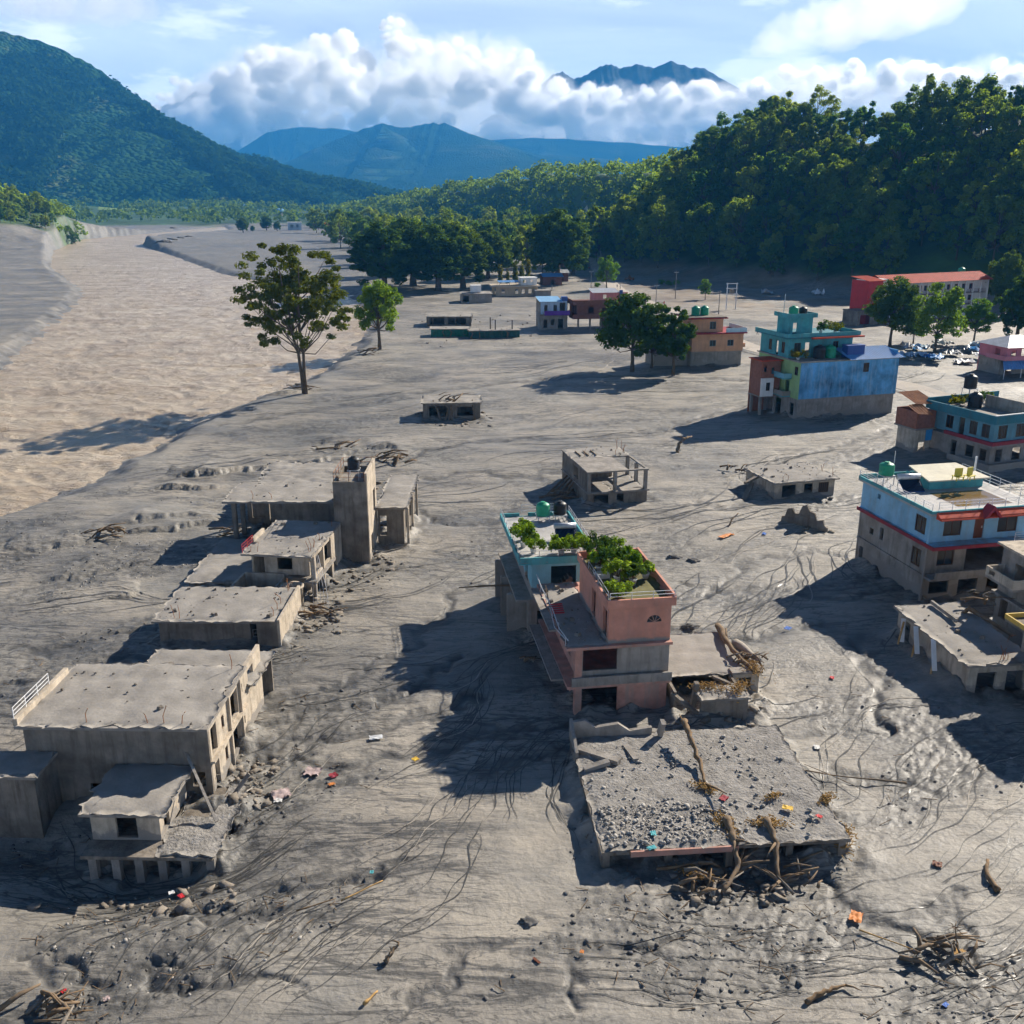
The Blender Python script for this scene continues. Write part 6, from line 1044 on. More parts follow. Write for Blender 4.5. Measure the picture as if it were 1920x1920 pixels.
m = MB(); wall(m, 'x', 0, .2, 0, 7.6, -1, 4.0, [(1, 2, .4, 2.6), (3, 4, 1.2, 2.8), (5, 6.4, .2, 2.8)]); wall(m, 'y', 0, .2, .2, 8, -1, 7.6); wall(m, 'y', 7.4, .2, .2, 8, -1, 7.6); wall(m, 'x', 8, .2, 0, 7.6, -1, 7.6); m.build('lower_wall', GREYW, h); m = MB(); wall(m, 'x', .1, .2, 0.2, 7.4, 4.2, 7.6, [(1.2, 2.1, 4.3, 6.6), (3.7, 4.7, 4.3, 6.6), (5.4, 7.0, 4.6, 7.2)]); m.build('upper_wall', paint('pale_blue_wall', (.42, .55, .70), .8, .15), h)
MB().box(-.2, 7.8, -1.6, 8.1, 4.0, 4.2).build('floor_slab', GREYW, h); m = MB(); wall(m, 'x', -1.7, .14, 1.0, 8.0, 4.0, 5.2); wall(m, 'y', 7.86, .14, -1.56, .4, 4.0, 5.2); m.build('balcony', PURPLE, h); tin(h, (-.3, -.9, 7.6), (6, -.9, 7.6), (6, 8.3, 8.2), (-.3, 8.3, 8.2), paint('sky_blue_roof', (.25, .50, .75), .5, .1), 14); MB().box(6.02, 7.6, .2, 2.4, 7.6, 8.7).build('blue_water_box', BLUEP, h)
h = house('brown_house', 'long brown two-level house on columns with a pink rooftop room', (17.6, 272), 9)
m = MB(); wall(m, 'x', 0, .2, 0, 17.5, 3.4, 6.9, [(3.2, 4.8, 4.4, 6.0), (7, 8.4, 4.4, 5.8), (11, 12.2, 4.6, 5.6)]); wall(m, 'y', 0, .2, .2, 9, 3.4, 6.9, [(1, 3.5, 4.2, 6.4)]); wall(m, 'y', 17.3, .2, .2, 9, -1, 6.9); wall(m, 'x', 9, .2, 0, 17.5, 3.4, 6.9, [(3, 5, 4.4, 6)]); wall(m, 'x', 4.4, .2, 8, 17.5, -1, 3.2); m.build('wall', BROWNB, h)
for x in (.3, 3.6, 6.6, 10, 13.5, 16.8): MB().box(x, x + .45, .1, .55, -1, 3.2).build('column', GREYW, h)
MB().box(-1.2, 18.4, -1.2, 9.6, 3.2, 3.4).build('floor_slab', BROWNB, h); m = MB(); wall(m, 'x', -1.3, .15, -1.3, 18.4, 3.0, 4.2); wall(m, 'y', -1.3, .15, -1.15, 4, 3.0, 4.2); m.build('balcony_parapet', BROWNB, h); MB().box(-1.2, 19, -1.2, 10, 6.9, 7.1).build('roof_slab', BROWNB, h); m = MB(); wall(m, 'x', -1.4, .2, -1.4, 19, 6.7, 8.0); wall(m, 'y', -1.4, .2, -1.2, 10, 6.7, 8.0); m.build('roof_fascia', BROWNB, h)
m = MB(); wall(m, 'x', 3, .2, 5.5, 15, 7.1, 9.6, [(8, 9, 7.8, 9)]); wall(m, 'y', 5.5, .2, 3.2, 8, 7.1, 9.6); m.build('rooftop_room', paint('pink_wall', (.66, .26, .24), .8, .1), h); tin(h, (4.8, 2.2, 9.6), (12.5, 2.2, 9.6), (12.5, 8.5, 10.3), (4.8, 8.5, 10.3), GREYTIN, 12); MB().box(12.6, 13.4, 2.4, 3.2, 7.1, 10.2).build('blue_door', BLUEP, h)

# school with red roof
h = house('school', 'long white three-storey school with red tin roof and red end tower', (104.6, 287.5), 25, 'school')
m = MB(); hs = [(a, a + 2.2, z, z + 1.6) for z in (1.2, 4.6, 8.0) for a in np.arange(4.5, 41, 3.1)]; wall(m, 'x', 2.2, .25, .25, 44, -1, 10.8, hs); wall(m, 'y', 43.8, .25, 0, 9, -1, 10.8); wall(m, 'x', 9, .2, 0, 44, -1, 10.8); m.build('front_wall', WHITE, h); m = MB(); wall(m, 'y', 0, .25, 0, 9, -1, 11.6, [(3, 4, 2, 3.2)]); wall(m, 'x', 0, .25, .25, 3.6, -1, 11.6); m.build('end_wall', WHITE, h)
for a, b, u, v in hs:
    if u > 4 and a > 14: window(h, 'x', 2.3, a, b, u, v, 1, MAROON)
for z in (3.5, 6.9): MB().box(3.6, 44, .3, 2.2, z, z + .2).build('gallery_slab', GREYW, h); railing(h, [(3.8, .4, z + .2), (44, .4, z + .2)], 1.0, 3, BROWNB, .07, step=3.1)
for a in np.arange(4, 44.5, 3.1): MB().box(a, a + .35, .3, .65, -1, 10.8).build('column', WHITE, h)
tin(h, (3.0, -.6, 10.8), (45.2, -.6, 10.8), (45.2, 4.8, 12.9), (3.0, 4.8, 12.9), REDROOF, 46, amp=.06); tin(h, (3.0, 4.8, 12.9), (45.2, 4.8, 12.9), (45.2, 10, 11), (3.0, 10, 11), REDROOF, 46, amp=.06)
m = MB(); wall(m, 'x', -1.6, .25, -5.4, -.05, -1, 12.0, [(-1.6, -.7, 9, 10.4), (-1.6, -.7, 5, 6.4)]); wall(m, 'y', -5.4, .25, -1.35, 5, -1, 12.0); wall(m, 'y', -.3, .25, -1.35, 5, -1, 12.0); m.build('red_tower', REDW, h); tin(h, (-6, -2.2, 12.0), (.4, -2.2, 12.0), (.4, 5.4, 12.9), (-6, 5.4, 12.9), REDROOF, 9); MB().box(.4, 2.8, -.5, 5, 11.7, 12.2).build('white_eave', WHITE, h)
m = MB(); wall(m, 'x', -4, .2, -10.5, .8, -1, 4.0, [(-9.6, -6, .2, 3.0)]); wall(m, 'y', .6, .2, -3.8, 1, -1, 4.0); wall(m, 'y', -10.5, .2, -3.8, 2, -1, 4); m.build('grey_annex', CONC_D, h); MB().box(-10.8, 1.2, -4.3, 2, 4.0, 4.2).build('annex_roof', CONC_D, h)
tank(wpt(h, 40, 7, 11.6), 1.1, 2.4, GREENP, 'green water tank behind the far end of the school roof')
h = house('red_roof_cottage', 'small red-roofed cottage in front of the school half hidden by trees', at(1800, 590), 20); m = MB(); wall(m, 'x', 0, .2, 0, 9, -1, 3.2, [(1, 2.2, 1, 2.4), (5, 6.2, 1, 2.4)]); wall(m, 'y', 0, .2, .2, 6, -1, 3.2); m.build('wall', GREYW, h); tin(h, (-.6, -1, 3.2), (9.6, -1, 3.2), (9.6, 3, 4.8), (-.6, 3, 4.8), REDROOF, 16); tin(h, (-.6, 3, 4.8), (9.6, 3, 4.8), (9.6, 7, 3.2), (-.6, 7, 3.2), REDROOF, 16)
h = house('pink_house', 'pink house with blue awning and grey hipped roof at the right edge', (100, 199.5), 14)
m = MB(); wall(m, 'x', 0, .2, 0, 9, 3.2, 5.8, [(1, 2.2, 3.9, 5.2), (3.4, 5, 3.3, 5.4)]); wall(m, 'y', 0, .2, .2, 8, 3.2, 5.8, [(2, 3.5, 3.9, 5.2)]); wall(m, 'x', 8, .2, 0, 9, -1, 5.8); m.build('upper_wall', paint('rose_wall', (.60, .20, .24), .8, .12), h); m = MB(); wall(m, 'x', 1.5, .2, 0, 9, -1, 3.0, [(1, 3, 0, 2.4)]); wall(m, 'y', .1, .2, 1.5, 8, -1, 3); m.build('lower_wall', GREYW, h); MB().box(-.3, 9.3, -.3, 8.2, 3.0, 3.2).build('floor_slab', GREYW, h); m = MB(); wall(m, 'x', -.9, .12, -.9, 9, 3.2, 4.1); wall(m, 'y', -.9, .12, -.78, 5, 3.2, 4.1); m.build('balcony_parapet', paint('rose_rail', (.62, .24, .28), .8, .1), h)
tin(h, (-3.0, -3.2, 1.9), (9.4, -3.2, 1.9), (9.4, -.3, 3.1), (-1.0, -.3, 3.1), BLUETIN, 18, 'awning'); m = MB(); [m.bar((x, -3, -1), (x, -3, 1.95), .14) for x in (-2.6, 1.4, 5.4, 9)]; m.build('awning_post', STEEL, h); MB().add([(-.8, -.9, 5.8), (9.8, -.9, 5.8), (9.8, 8.8, 5.8), (-.8, 8.8, 5.8), (3.5, 4, 7.6), (6, 4, 7.6)], [(0, 1, 5, 4), (1, 2, 5), (2, 3, 4, 5), (3, 0, 4), (3, 2, 1, 0)]).build('hipped_roof', GREYTIN, h)
# ------------------------------------------------------------------ road, poles, van, people
def strip(name, pts, w, mat, dz=0.06, step=4.0, wob=0.4, kind='structure'):
    P = []
    for a, b in zip(pts[:-1], pts[1:]):
        n = max(1, int(math.hypot(b[0] - a[0], b[1] - a[1]) / step)); P += [(a[0] + (b[0] - a[0]) * k / n, a[1] + (b[1] - a[1]) * k / n) for k in range(n)]
    P.append(pts[-1]); P = np.array(P)
    for _ in range(4): P[1:-1] = (P[:-2] + 2 * P[1:-1] + P[2:]) / 4
    T = np.gradient(P, axis=0); T /= np.linalg.norm(T, axis=1)[:, None]; Nn = np.stack([-T[:, 1], T[:, 0]], -1); nx = 7; V = []
    for k in range(nx):
        o = (k / (nx - 1) - .5) * (w + wob * perlin(P[:, 0] / 6 + k, P[:, 1] / 6, 700)); q = P + Nn * o[:, None]
        V.append(np.stack([q[:, 0], q[:, 1], ground_h(q[:, 0], q[:, 1]) + dz], -1))
    V = np.stack(V, 1); n = len(P); i = np.arange(n * nx).reshape(n, nx); f = np.stack([i[:-1, :-1], i[:-1, 1:], i[1:, 1:], i[1:, :-1]], -1).reshape(-1, 4)
    return tag(mesh_obj(name, V.reshape(-1, 3), f, mat, None, True), kind=kind)
M_ROAD = paint('dusty_road', (0.46, 0.41, 0.35), 0.95, 0.2, 0.25, 0.0, bump=0.3)
ROAD = [(62, 900), (60, 760), at(1112, 480), at(1118, 505), at(1160, 545), at(1290, 600), at(1400, 650), at(1560, 690), at(1700, 722), at(1920, 795), (96, 130)]
strip('road', ROAD, 6.0, M_ROAD)
strip('road_ditch', [(p[0] - 4.6, p[1] - 1.5) for p in ROAD[4:]], 0.9, paint('dark_wet_ditch', (0.12, 0.115, 0.11), 0.7, 0.3), 0.05)
def pole(px, py, h, label, yaw=0.3):
    p = put(px, py); t = empty('utility_pole', (p[0], p[1], p[2] - .3), yaw, label, 'utility pole'); MB().tube([(0, 0, 0), (0, 0, h)], [.16, .1], 8).build('post', CONC, t, True); MB().box(-.9, .9, -.06, .06, h - .7, h - .58).build('crossarm', STEEL, t)
    m = MB(); [m.lathe((x, 0, h - .58), [(.05, 0), (.07, .1), (.04, .2)], 8) for x in (-.8, 0, .8)]; m.build('insulator', WHITE, t); return t
pole(1229, 585, 9, 'thin utility pole by the road behind the brown house'); pole(1266, 560, 10, 'dark utility pole on the brown flat beyond the road'); pole(1347, 592, 8, 'utility pole beside the road left of the peach house roof', .8); pole(1108, 545, 8, 'utility pole left of the roadside tree')
p = put(1370, 580); t = empty('transformer_frame', (p[0], p[1], p[2] - .3), .2, 'twin-post steel transformer frame standing on the flat beyond the road', 'frame')
for x in (-1.6, 1.6): MB().bar((x, 0, 0), (x, 0, 8.6), .26).build('post', WHITEM, t)
for z in (5.2, 6.9, 8.4): MB().bar((-2.0, 0, z), (2.0, 0, z), .18).build('crossbar', WHITEM, t)
MB().box(-.7, .7, -.5, .5, 5.3, 6.5).build('transformer_box', CONC_D, t)
def van(loc, rz, label):
    t = empty('white_van', loc, rz, label, 'van'); m = MB(); prof = [(-2.4, .35), (2.3, .35), (2.4, .9), (1.9, 1.1), (1.4, 1.9), (-2.3, 2.0), (-2.4, 1.2)]; n = len(prof)
    m.add([(x, -.9, z) for x, z in prof] + [(x, .9, z) for x, z in prof], [tuple(range(n)), tuple(range(2 * n - 1, n - 1, -1))] + [(i + n, (i + 1) % n + n, (i + 1) % n, i) for i in range(n)]); m.build('body', WHITE, t)
    MB().hexa([(1.45, -.8, 1.85), (1.88, -.8, 1.15), (1.88, .8, 1.15), (1.45, .8, 1.85), (1.5, -.8, 1.87), (1.93, -.8, 1.17), (1.93, .8, 1.17), (1.5, .8, 1.87)]).build('windscreen', GLASS, t)
    for s in (-.91, .91): MB().box(-2.0, 1.2, min(s, s * 1.012), max(s, s * 1.012), 1.2, 1.8).build('side_window', GLASS, t)
    for x in (-1.5, 1.5):
        for s in (-.92, .92): MB().tube([(x, s - .1, .36), (x, s + .1, .36)], .36, 12).build('wheel', BLACKP, t)
p = put(1114, 474); van((p[0], p[1], p[2] + .08), R(98), 'white van parked on the road between the dark trees')
SKIN = paint('skin', (.22, .12, .08), .7, .05, 2, 0); DARKCL = paint('dark_trousers', (.03, .03, .045), .9, .2, 3, 0); HAIR = paint('black_hair', (.01, .01, .01), .6, .1, 3, 0)
def person(px, py, shirt, label, rz, stride=.25, h=1.68, group=None):
    J = {'pel': (0, 0, .95), 'sp': (0, 0, 1.2), 'ch': (0, .01, 1.4), 'nk': (0, .01, 1.5), 'hd': (0, .03, 1.62), 'top': (0, .02, 1.72)}
    V = [J[k] for k in ('pel', 'sp', 'ch', 'nk', 'hd', 'top')]; E = [(0, 1), (1, 2), (2, 3), (3, 4), (4, 5)]; Rd = [(.14, .11), (.13, .1), (.16, .11), (.055, .055), (.09, .1), (.06, .07)]
    for s in (-1, 1):
        b = len(V); V += [(s * .09, 0, .9), (s * .1, s * stride * .5 + .03, .5), (s * .1, s * stride, .08), (s * .1, s * stride + .14, .03)]; E += [(0, b), (b, b + 1), (b + 1, b + 2), (b + 2, b + 3)]; Rd += [(.09, .1), (.06, .065), (.045, .045), (.04, .03)]
        b = len(V); V += [(s * .19, .0, 1.42), (s * .25, -s * stride * .3, 1.15), (s * .25, -s * stride * .5 + .1, .9), (s * .25, -s * stride * .5 + .13, .8)]; E += [(2, b), (b, b + 1), (b + 1, b + 2), (b + 2, b + 3)]; Rd += [(.065, .065), (.048, .048), (.035, .035), (.04, .025)]
    me = bpy.data.meshes.new('body'); me.from_pydata(V, E, []); o = bpy.data.objects.new('tmp_body', me); COL.objects.link(o); sk = o.modifiers.new('skin', 'SKIN'); o.modifiers.new('sub', 'SUBSURF').levels = 1
    for i, r in enumerate(Rd): me.skin_vertices[0].data[i].radius = r
    me.skin_vertices[0].data[0].use_root = True
    dg = bpy.context.evaluated_depsgraph_get(); m2 = bpy.data.meshes.new_from_object(o.evaluated_get(dg)); bpy.data.objects.remove(o)
    m2.name = 'body'; m2.materials.clear()
    for mm in (SKIN, shirt, DARKCL, HAIR): m2.materials.append(mm)
    for f in m2.polygons:
        c = f.center; f.use_smooth = True
        f.material_index = 3 if (c.z > 1.66 or (c.z > 1.56 and c.y < 0)) else 0 if c.z > 1.49 else (0 if abs(c.x) > .2 and c.z < 1.12 else 1) if c.z > .93 else (0 if abs(c.x) > .2 and c.z > .7 else 2)
    p = put(px, py); t = empty('person', (p[0], p[1], float(ground_h(np.array([p[0]]), np.array([p[1]]))[0]) + .05), rz, label, 'person', group); o = bpy.data.objects.new('body', m2); COL.objects.link(o); o.parent = t; k = h / 1.74; o.scale = (k, k, k); return t
C1 = paint('blue_shirt', (.05, .12, .35), .9, .1, 3, 0); C2 = paint('red_shirt', (.5, .03, .04), .9, .1, 3, 0); C3 = paint('yellow_shirt', (.45, .5, .08), .9, .1, 3, 0); C4 = paint('grey_shirt', (.2, .2, .22), .9, .1, 3, 0); C5 = paint('white_shirt', (.6, .6, .6), .9, .1, 3, 0)
person(1420, 628, C1, 'person in blue walking alone on the road right of the peach house', 1.2); person(1442, 633, C4, 'person in grey, leftmost of the four walking abreast near the blue house', 1.5)
person(1450, 634, C1, 'person in blue, second of the four walking abreast', 1.4); person(1459, 635, C3, 'person in a yellow top, third of the four walking abreast', 1.7); person(1468, 636, C4, 'person in grey, rightmost of the four walking abreast', 1.3)
person(1245, 574, C2, 'person in red standing on the road behind the tree by the peach house', .4); person(1157, 541, C4, 'person in grey walking right of the roadside tree, left of a pair', .5); person(1163, 542, C5, 'person in white walking right of the roadside tree, right of a pair', .4)
person(1105, 493, C2, 'person in red walking up the road near the van', .2); person(1034 + 82, 490, C4, 'person in dark clothes on the far stretch of road', 0); person(1035, 543, C5, 'person in white standing on brown soil before the huts', 2)

# ------------------------------------------------------------------ junk, logs, litter
def crumple(name, label, loc, sx, sy, mat, seed, cat, rz=0, amp=.5, lift=.1, group=None):
    rng = np.random.default_rng(seed); n = 9; X, Y = np.meshgrid(np.linspace(-.5, .5, n), np.linspace(-.5, .5, n)); Z = amp * np.abs(fbm(X * 2.5 + seed, Y * 2.5, seed, 3)) + lift; Xx = X * sx * (1 + .12 * fbm(X * 2, Y * 2 + 9, seed + 1, 2)); Yy = Y * sy * (1 + .12 * fbm(X * 2 + 5, Y * 2, seed + 2, 2))
    v = np.stack([Xx, Yy, Z], -1).reshape(-1, 3); i = np.arange(n * n).reshape(n, n); f = np.stack([i[:-1, :-1], i[:-1, 1:], i[1:, 1:], i[1:, :-1]], -1).reshape(-1, 4)
    v2 = np.concatenate([v, v - np.array([0, 0, .03])]); o = mesh_obj(name, v2, np.concatenate([f, f[:, ::-1] + n * n]), mat); o.location = loc; o.rotation_euler = (0, 0, rz); return tag(o, label, cat, group)
SHEETS = [paint('pale_blue_sheet', (.42, .55, .68), .5, .25, 1, .2, spec=.4), paint('white_sheet', (.62, .64, .66), .5, .2, 1, .3), paint('blue_tarp', (.05, .22, .5), .55, .2, 1, .2), paint('grey_sheet', (.35, .37, .4), .5, .25, 1, .3, spec=.4)]
rj = random.Random(4)
for k in range(16):
    px = 1690 + 160 * rj.random(); py = 655 + 28 * rj.random(); p = put(px, py)
    crumple('crumpled_sheet', 'crumpled pale metal or tarp sheet in the wreckage heap below the lime trees', (p[0], p[1], p[2] + rj.uniform(0, 1.6)), rj.uniform(2.5, 5), rj.uniform(2, 4), SHEETS[k % 4], 300 + k, 'sheet', rj.uniform(0, 6), 1.4, .1, 'wreckage sheets below the lime trees')
for px, py, lb in ((1440, 535, 'pale tarp scrap at the forest edge, left one'), (1533, 553, 'white pointed tarp scrap at the forest edge, right one'), (1180, 510, 'dark wrecked tin heap beside the road at the forest edge')):
    p = put(px, py); crumple('tarp_scrap', lb, p, 4, 3.5, SHEETS[1] if px > 1200 else RUST, int(px), 'tarp', 0, 2.6)
def log(name, label, pts, r, mat=WOOD, cat='log', group=None, forks=0, seed=0, zoff=0.0):
    t = empty(name, (pts[0][0], pts[0][1], pts[0][2] + zoff), 0, label, cat, group); rr = random.Random(seed); q = [Vector(p) - Vector(pts[0]) for p in pts]; n = len(q)
    NN = (n - 1) * 5; W_ = []
    for i in range(NN + 1):
        u = i / 5; a_ = min(int(u), n - 2); p_ = q[a_].lerp(q[a_ + 1], u - a_); e_ = 0 if i in (0, NN) else r * .35; W_.append(p_ + Vector((rr.uniform(-e_, e_), rr.uniform(-e_, e_), rr.uniform(-e_, e_) * .6)))
    m = MB(); m.tube(W_, [r * (1 - .55 * i / NN) * rr.uniform(.78, 1.2) for i in range(NN + 1)], 8); m.build('stem', mat, t, True)
    for k in range(forks):
        b = q[rr.randrange(1, n)]; d = (q[-1] - q[0]); L_ = d.length * rr.uniform(.2, .45); a = rr.uniform(0, 6.28); e = b + Vector((math.cos(a) * L_, math.sin(a) * L_, rr.uniform(0.0, .35) * L_)); MB().tube([b, (b + e) / 2 + Vector((0, 0, .06)), e], [r * .45, r * .3, r * .12], 6).build('branch', mat, t, True)
    return t
def pxl(*pp, z=.1): return [(*at(px, py, zz_ + z), (gz(*at(px, py, zz_ + z)) if zz_ < .9 else 0) + z + zz_) for px, py, zz_ in pp]
BROWNW = paint('brown_driftwood', (.21, .14, .08), .9, .4, 2.5, .3)
log('log', 'orange-brown bent log lying in mud near the lower right corner, with short stub', pxl((1512, 1880, 0), (1545, 1858, .1), (1585, 1848, .05)), .14, BROWNW, forks=1, seed=1)
log('log', 'orange-brown curved log at the far right below the house shadows', pxl((1872, 1668, 0), (1850, 1640, .1), (1852, 1612, .12)), .16, BROWNW, seed=2)
log('bamboo_pole', 'short pale yellow pole lying at the bottom centre', pxl((682, 1880, 0), (708, 1856, 0)), .08, FRESHW, 'pole'); log('bamboo_pole', 'long yellow pole among dark twigs left of centre foreground', pxl((640, 1690, .05), (718, 1652, .1)), .05, FRESHW, 'pole'); log('bamboo_pole', 'thin reddish pole left of the long yellow pole', pxl((556, 1708, .03), (630, 1686, .06)), .045, BROWNW, 'pole')
log('bamboo_pole', 'pale cane lying in dark twigs at the lower right', pxl((1612, 1740, .05), (1725, 1782, .08)), .04, FRESHW, 'pole')
log('driftwood', 'dark forked driftwood in the middle of the open mud, lower centre left', pxl((722, 1805, 0), (735, 1785, .25), (748, 1768, .5)), .12, WOOD, forks=3, seed=5)
log('driftwood', 'upright dark bent branch standing in mud right of the shell house', pxl((1270, 850, -.2), (1272, 832, .9), (1285, 822, 1.7), (1297, 818, 1.4)), .28, WOOD, forks=2, seed=6); log('driftwood', 'small dark branch standing at the stream fork', pxl((1368, 985, 0), (1372, 975, .4), (1384, 962, .9)), .12, WOOD, forks=1, seed=7)
log('fallen_trunk', 'long split trunk leaning over the straw heap at the ruin right of the salmon house', pxl((1345, 1172, 1.9), (1362, 1200, 2.2), (1385, 1232, 2.1), (1415, 1262, 1.8)), .28, WOOD, seed=8, forks=1); log('fallen_trunk', 'grey trunk lying beside the split trunk on the ruin roof', pxl((1378, 1205, 1.9), (1425, 1240, 1.9)), .35, paint('grey_driftwood', (.36, .32, .27), .9, .3, 2, .3), seed=9)
log('fallen_trunk', 'brown tree trunk leaning across the back of the debris-strewn slab', pxl((1283, 1352, 2.3), (1292, 1380, 2.1), (1310, 1425, 1.4), (1322, 1470, 1.2)), .22, BROWNW, seed=10, forks=2)
log('fallen_trunk', 'mud-caked trunk slumped over the front edge of the slab, left of two', pxl((1362, 1535, 1.3), (1378, 1575, 1.0), (1385, 1620, .4), (1355, 1672, .1)), .24, WOOD, seed=11, forks=5); log('fallen_trunk', 'mud-caked trunk slumped over the front edge of the slab, right of two', pxl((1438, 1535, 1.4), (1455, 1580, .9), (1462, 1650, .1)), .22, WOOD, seed=12, forks=4)
log('cable', 'black cable looping over mud at the lower right of centre', pxl((1170, 1775, .03), (1225, 1762, .1), (1280, 1745, .15), (1320, 1755, .03)), .035, BLACKP, 'cable')
log('dead_bush', 'bare twiggy bush at the lower right corner', pxl((1800, 1790, 0), (1795, 1765, .5), (1790, 1740, 1.0)), .06, WOOD, 'branch', forks=9, seed=13); log('dead_bush', 'dark spiky branches lying in mud at the lower right, left of the twiggy bush', pxl((1730, 1760, .05), (1765, 1775, .2), (1800, 1800, .1)), .07, WOOD, 'branch', forks=9, seed=14)
rr = random.Random(9)
for px, py, lb in ((1830, 1440, 'thin branch fan reaching toward the house shadow, lower right'),): log('branch_fan', lb, pxl((1700, 1465, 0), (1560, 1448, .1), (1435, 1428, .1)), .06, WOOD, 'branch', forks=6, seed=15)
def tangle(px, py, z, r, n, label, seed, thick=.1):
    x, y = at(px, py, z); t = empty('driftwood_tangle', (x, y, (gz(x, y) if z < .6 else z)), 0, label, 'driftwood'); q = random.Random(seed)
    for k in range(n):
        a = q.gauss(.4, .7); L_ = r * q.uniform(.5, 1.5); c = Vector((q.gauss(0, r * .45), q.gauss(0, r * .3), q.uniform(.02, .35) * r)); d = Vector((math.cos(a), math.sin(a) * .7, q.uniform(-.15, .45))) * L_; P_ = [c - d * .5, c + Vector((q.uniform(-.1, .1), q.uniform(-.1, .1), .08)) * r, c + d * .5]; P_ = [Vector((v.x, v.y, max(v.z, .02))) for v in P_]
        w = thick * q.uniform(.4, 1.3); MB().tube(P_, [w, w * .8, w * .35], 6).build('branch', q.choice((WOOD, WOOD, BROWNW, CONC_D)), t, True)
for k, (px, py, z, r, n, lb) in enumerate(((735, 862, .2, 3.0, 16, 'tangled roots and timber behind the stair tower house'), (640, 838, .2, 2.6, 10, 'driftwood line on the mud ledge behind the stair tower house'), (200, 1010, .2, 2.6, 12, 'dark driftwood on the mud ledges at the far left'), (1052, 925, .2, 2.2, 12, 'brushwood heaped against the left wall of the shell house'), (1405, 1238, 1.9, 1.2, 14, 'brushwood under the trunks on the ruin right of the salmon house'), (1320, 1650, .1, 1.5, 16, 'roots and sticks on the mud in front of the debris-strewn slab'), (1500, 1640, .1, 1.3, 12, 'sticks on the mud below the right end of the slab'), (1780, 1785, .1, 1.8, 18, 'brushwood raft at the lower right corner'), (95, 1890, .1, 1.6, 20, 'sticks in the gravel at the lower left corner'), (560, 728, .2, 2.6, 12, 'torn roots around the foot of the tall riverside tree'), (690, 662, .2, 3, 10, 'brushwood at the foot of the rounded tree'), (850, 752, 2.6, 2.4, 9, 'timber on the roof of the lone half-buried hut'), (600, 1150, .2, 1.6, 12, 'splintered timber below the gutted house'), (365, 1465, .6, 1.2, 10, 'broken timber in the hole of the deck beside the largest house'), (1385, 880, .3, 2.2, 9, 'broken beams beside the small block house'), (1000, 1240, .1, 1.0, 6, 'sticks in the shade left of the salmon house'), (880, 628, .2, 4, 10, 'timber between the half-buried huts'), (1850, 1130, 2.9, 2.0, 8, 'timber jammed between the ruin and the edge house'), (430, 1000, .2, 2, 8, 'driftwood left of the stair tower house'), (1420, 1420, .1, 1.5, 8, 'thin sticks on smooth mud above the slab'))):
    tangle(px, py, z, r, n, lb, 600 + k, .06 + .03 * r)
def straw_heap(loc, r, label, n=150, seed=1, flat=.5):
    rng = np.random.default_rng(seed); m = MB()
    for k in range(n):
        a = rng.normal() * .75 * r; b_ = rng.normal() * .35 * r; q_ = seed * 1.3; c = Vector((a * math.cos(q_) - b_ * math.sin(q_), a * math.sin(q_) + b_ * math.cos(q_), flat * r * .6 * rng.random() * math.exp(-(a * a + b_ * b_) / (r * r)) + .04)); v = Vector(rng.normal(size=3)); v.z *= .4; v = v.normalized() * rng.uniform(.2, .6) * r * .6; m.bar(c - v * .5, c + v * .5, .035)
    o = m.build('straw_heap', STRAW); o.location = loc; return tag(o, label, 'debris', None, 'stuff')
for k, (px, py, z, r, lb) in enumerate(((1412, 1252, 1.9, 1.0, 'straw heap on the corner room of the ruin right of the salmon house'), (1330, 1290, 2.0, .9, 'straw strewn along the front roof edge of that ruin, left heap'), (1385, 1292, 2.0, .9, 'straw strewn along the front roof edge of that ruin, right heap'), (1322, 1480, 1.2, .6, 'straw tuft at the foot of the brown trunk on the slab'), (1448, 1495, 1.2, .4, 'small straw tuft near the yellow packet on the slab'), (1358, 1545, 1.1, .8, 'straw caught on the left trunk at the slab front'), (1440, 1545, 1.1, .8, 'straw caught on the right trunk at the slab front'), (1582, 1570, .4, .9, 'straw and grass hanging at the right end of the slab'), (1305, 1640, .05, .7, 'straw clump on the ground in front of the slab'), (1550, 1500, 1.1, .5, 'straw strip along the right edge of the slab'))):
    x, y = at(px, py, z); straw_heap((x, y, z + .05), r, lb, 170, 400 + k)
def piece(name, label, px, py, size, mat, seed, cat, z=0.05, rz=0.0, group=None):
    x, y = at(px, py, z); zz_ = gz(x, y) if z < .3 else z - .05; return crumple(name, label, (x, y, zz_ + .03), size[0], size[1], mat, seed, cat, rz, .25 * min(size), .04, group)
CW, CR, CY, CT, CO, CB, CPK = [paint(n, c, .6, .15, 3, .2) for n, c in (('litter_white', (.7, .7, .68)), ('litter_red', (.55, .03, .04)), ('litter_yellow', (.7, .45, .06)), ('litter_teal', (.08, .38, .42)), ('litter_orange', (.6, .22, .06)), ('litter_blue', (.06, .16, .5)), ('litter_pink', (.42, .33, .32)))]
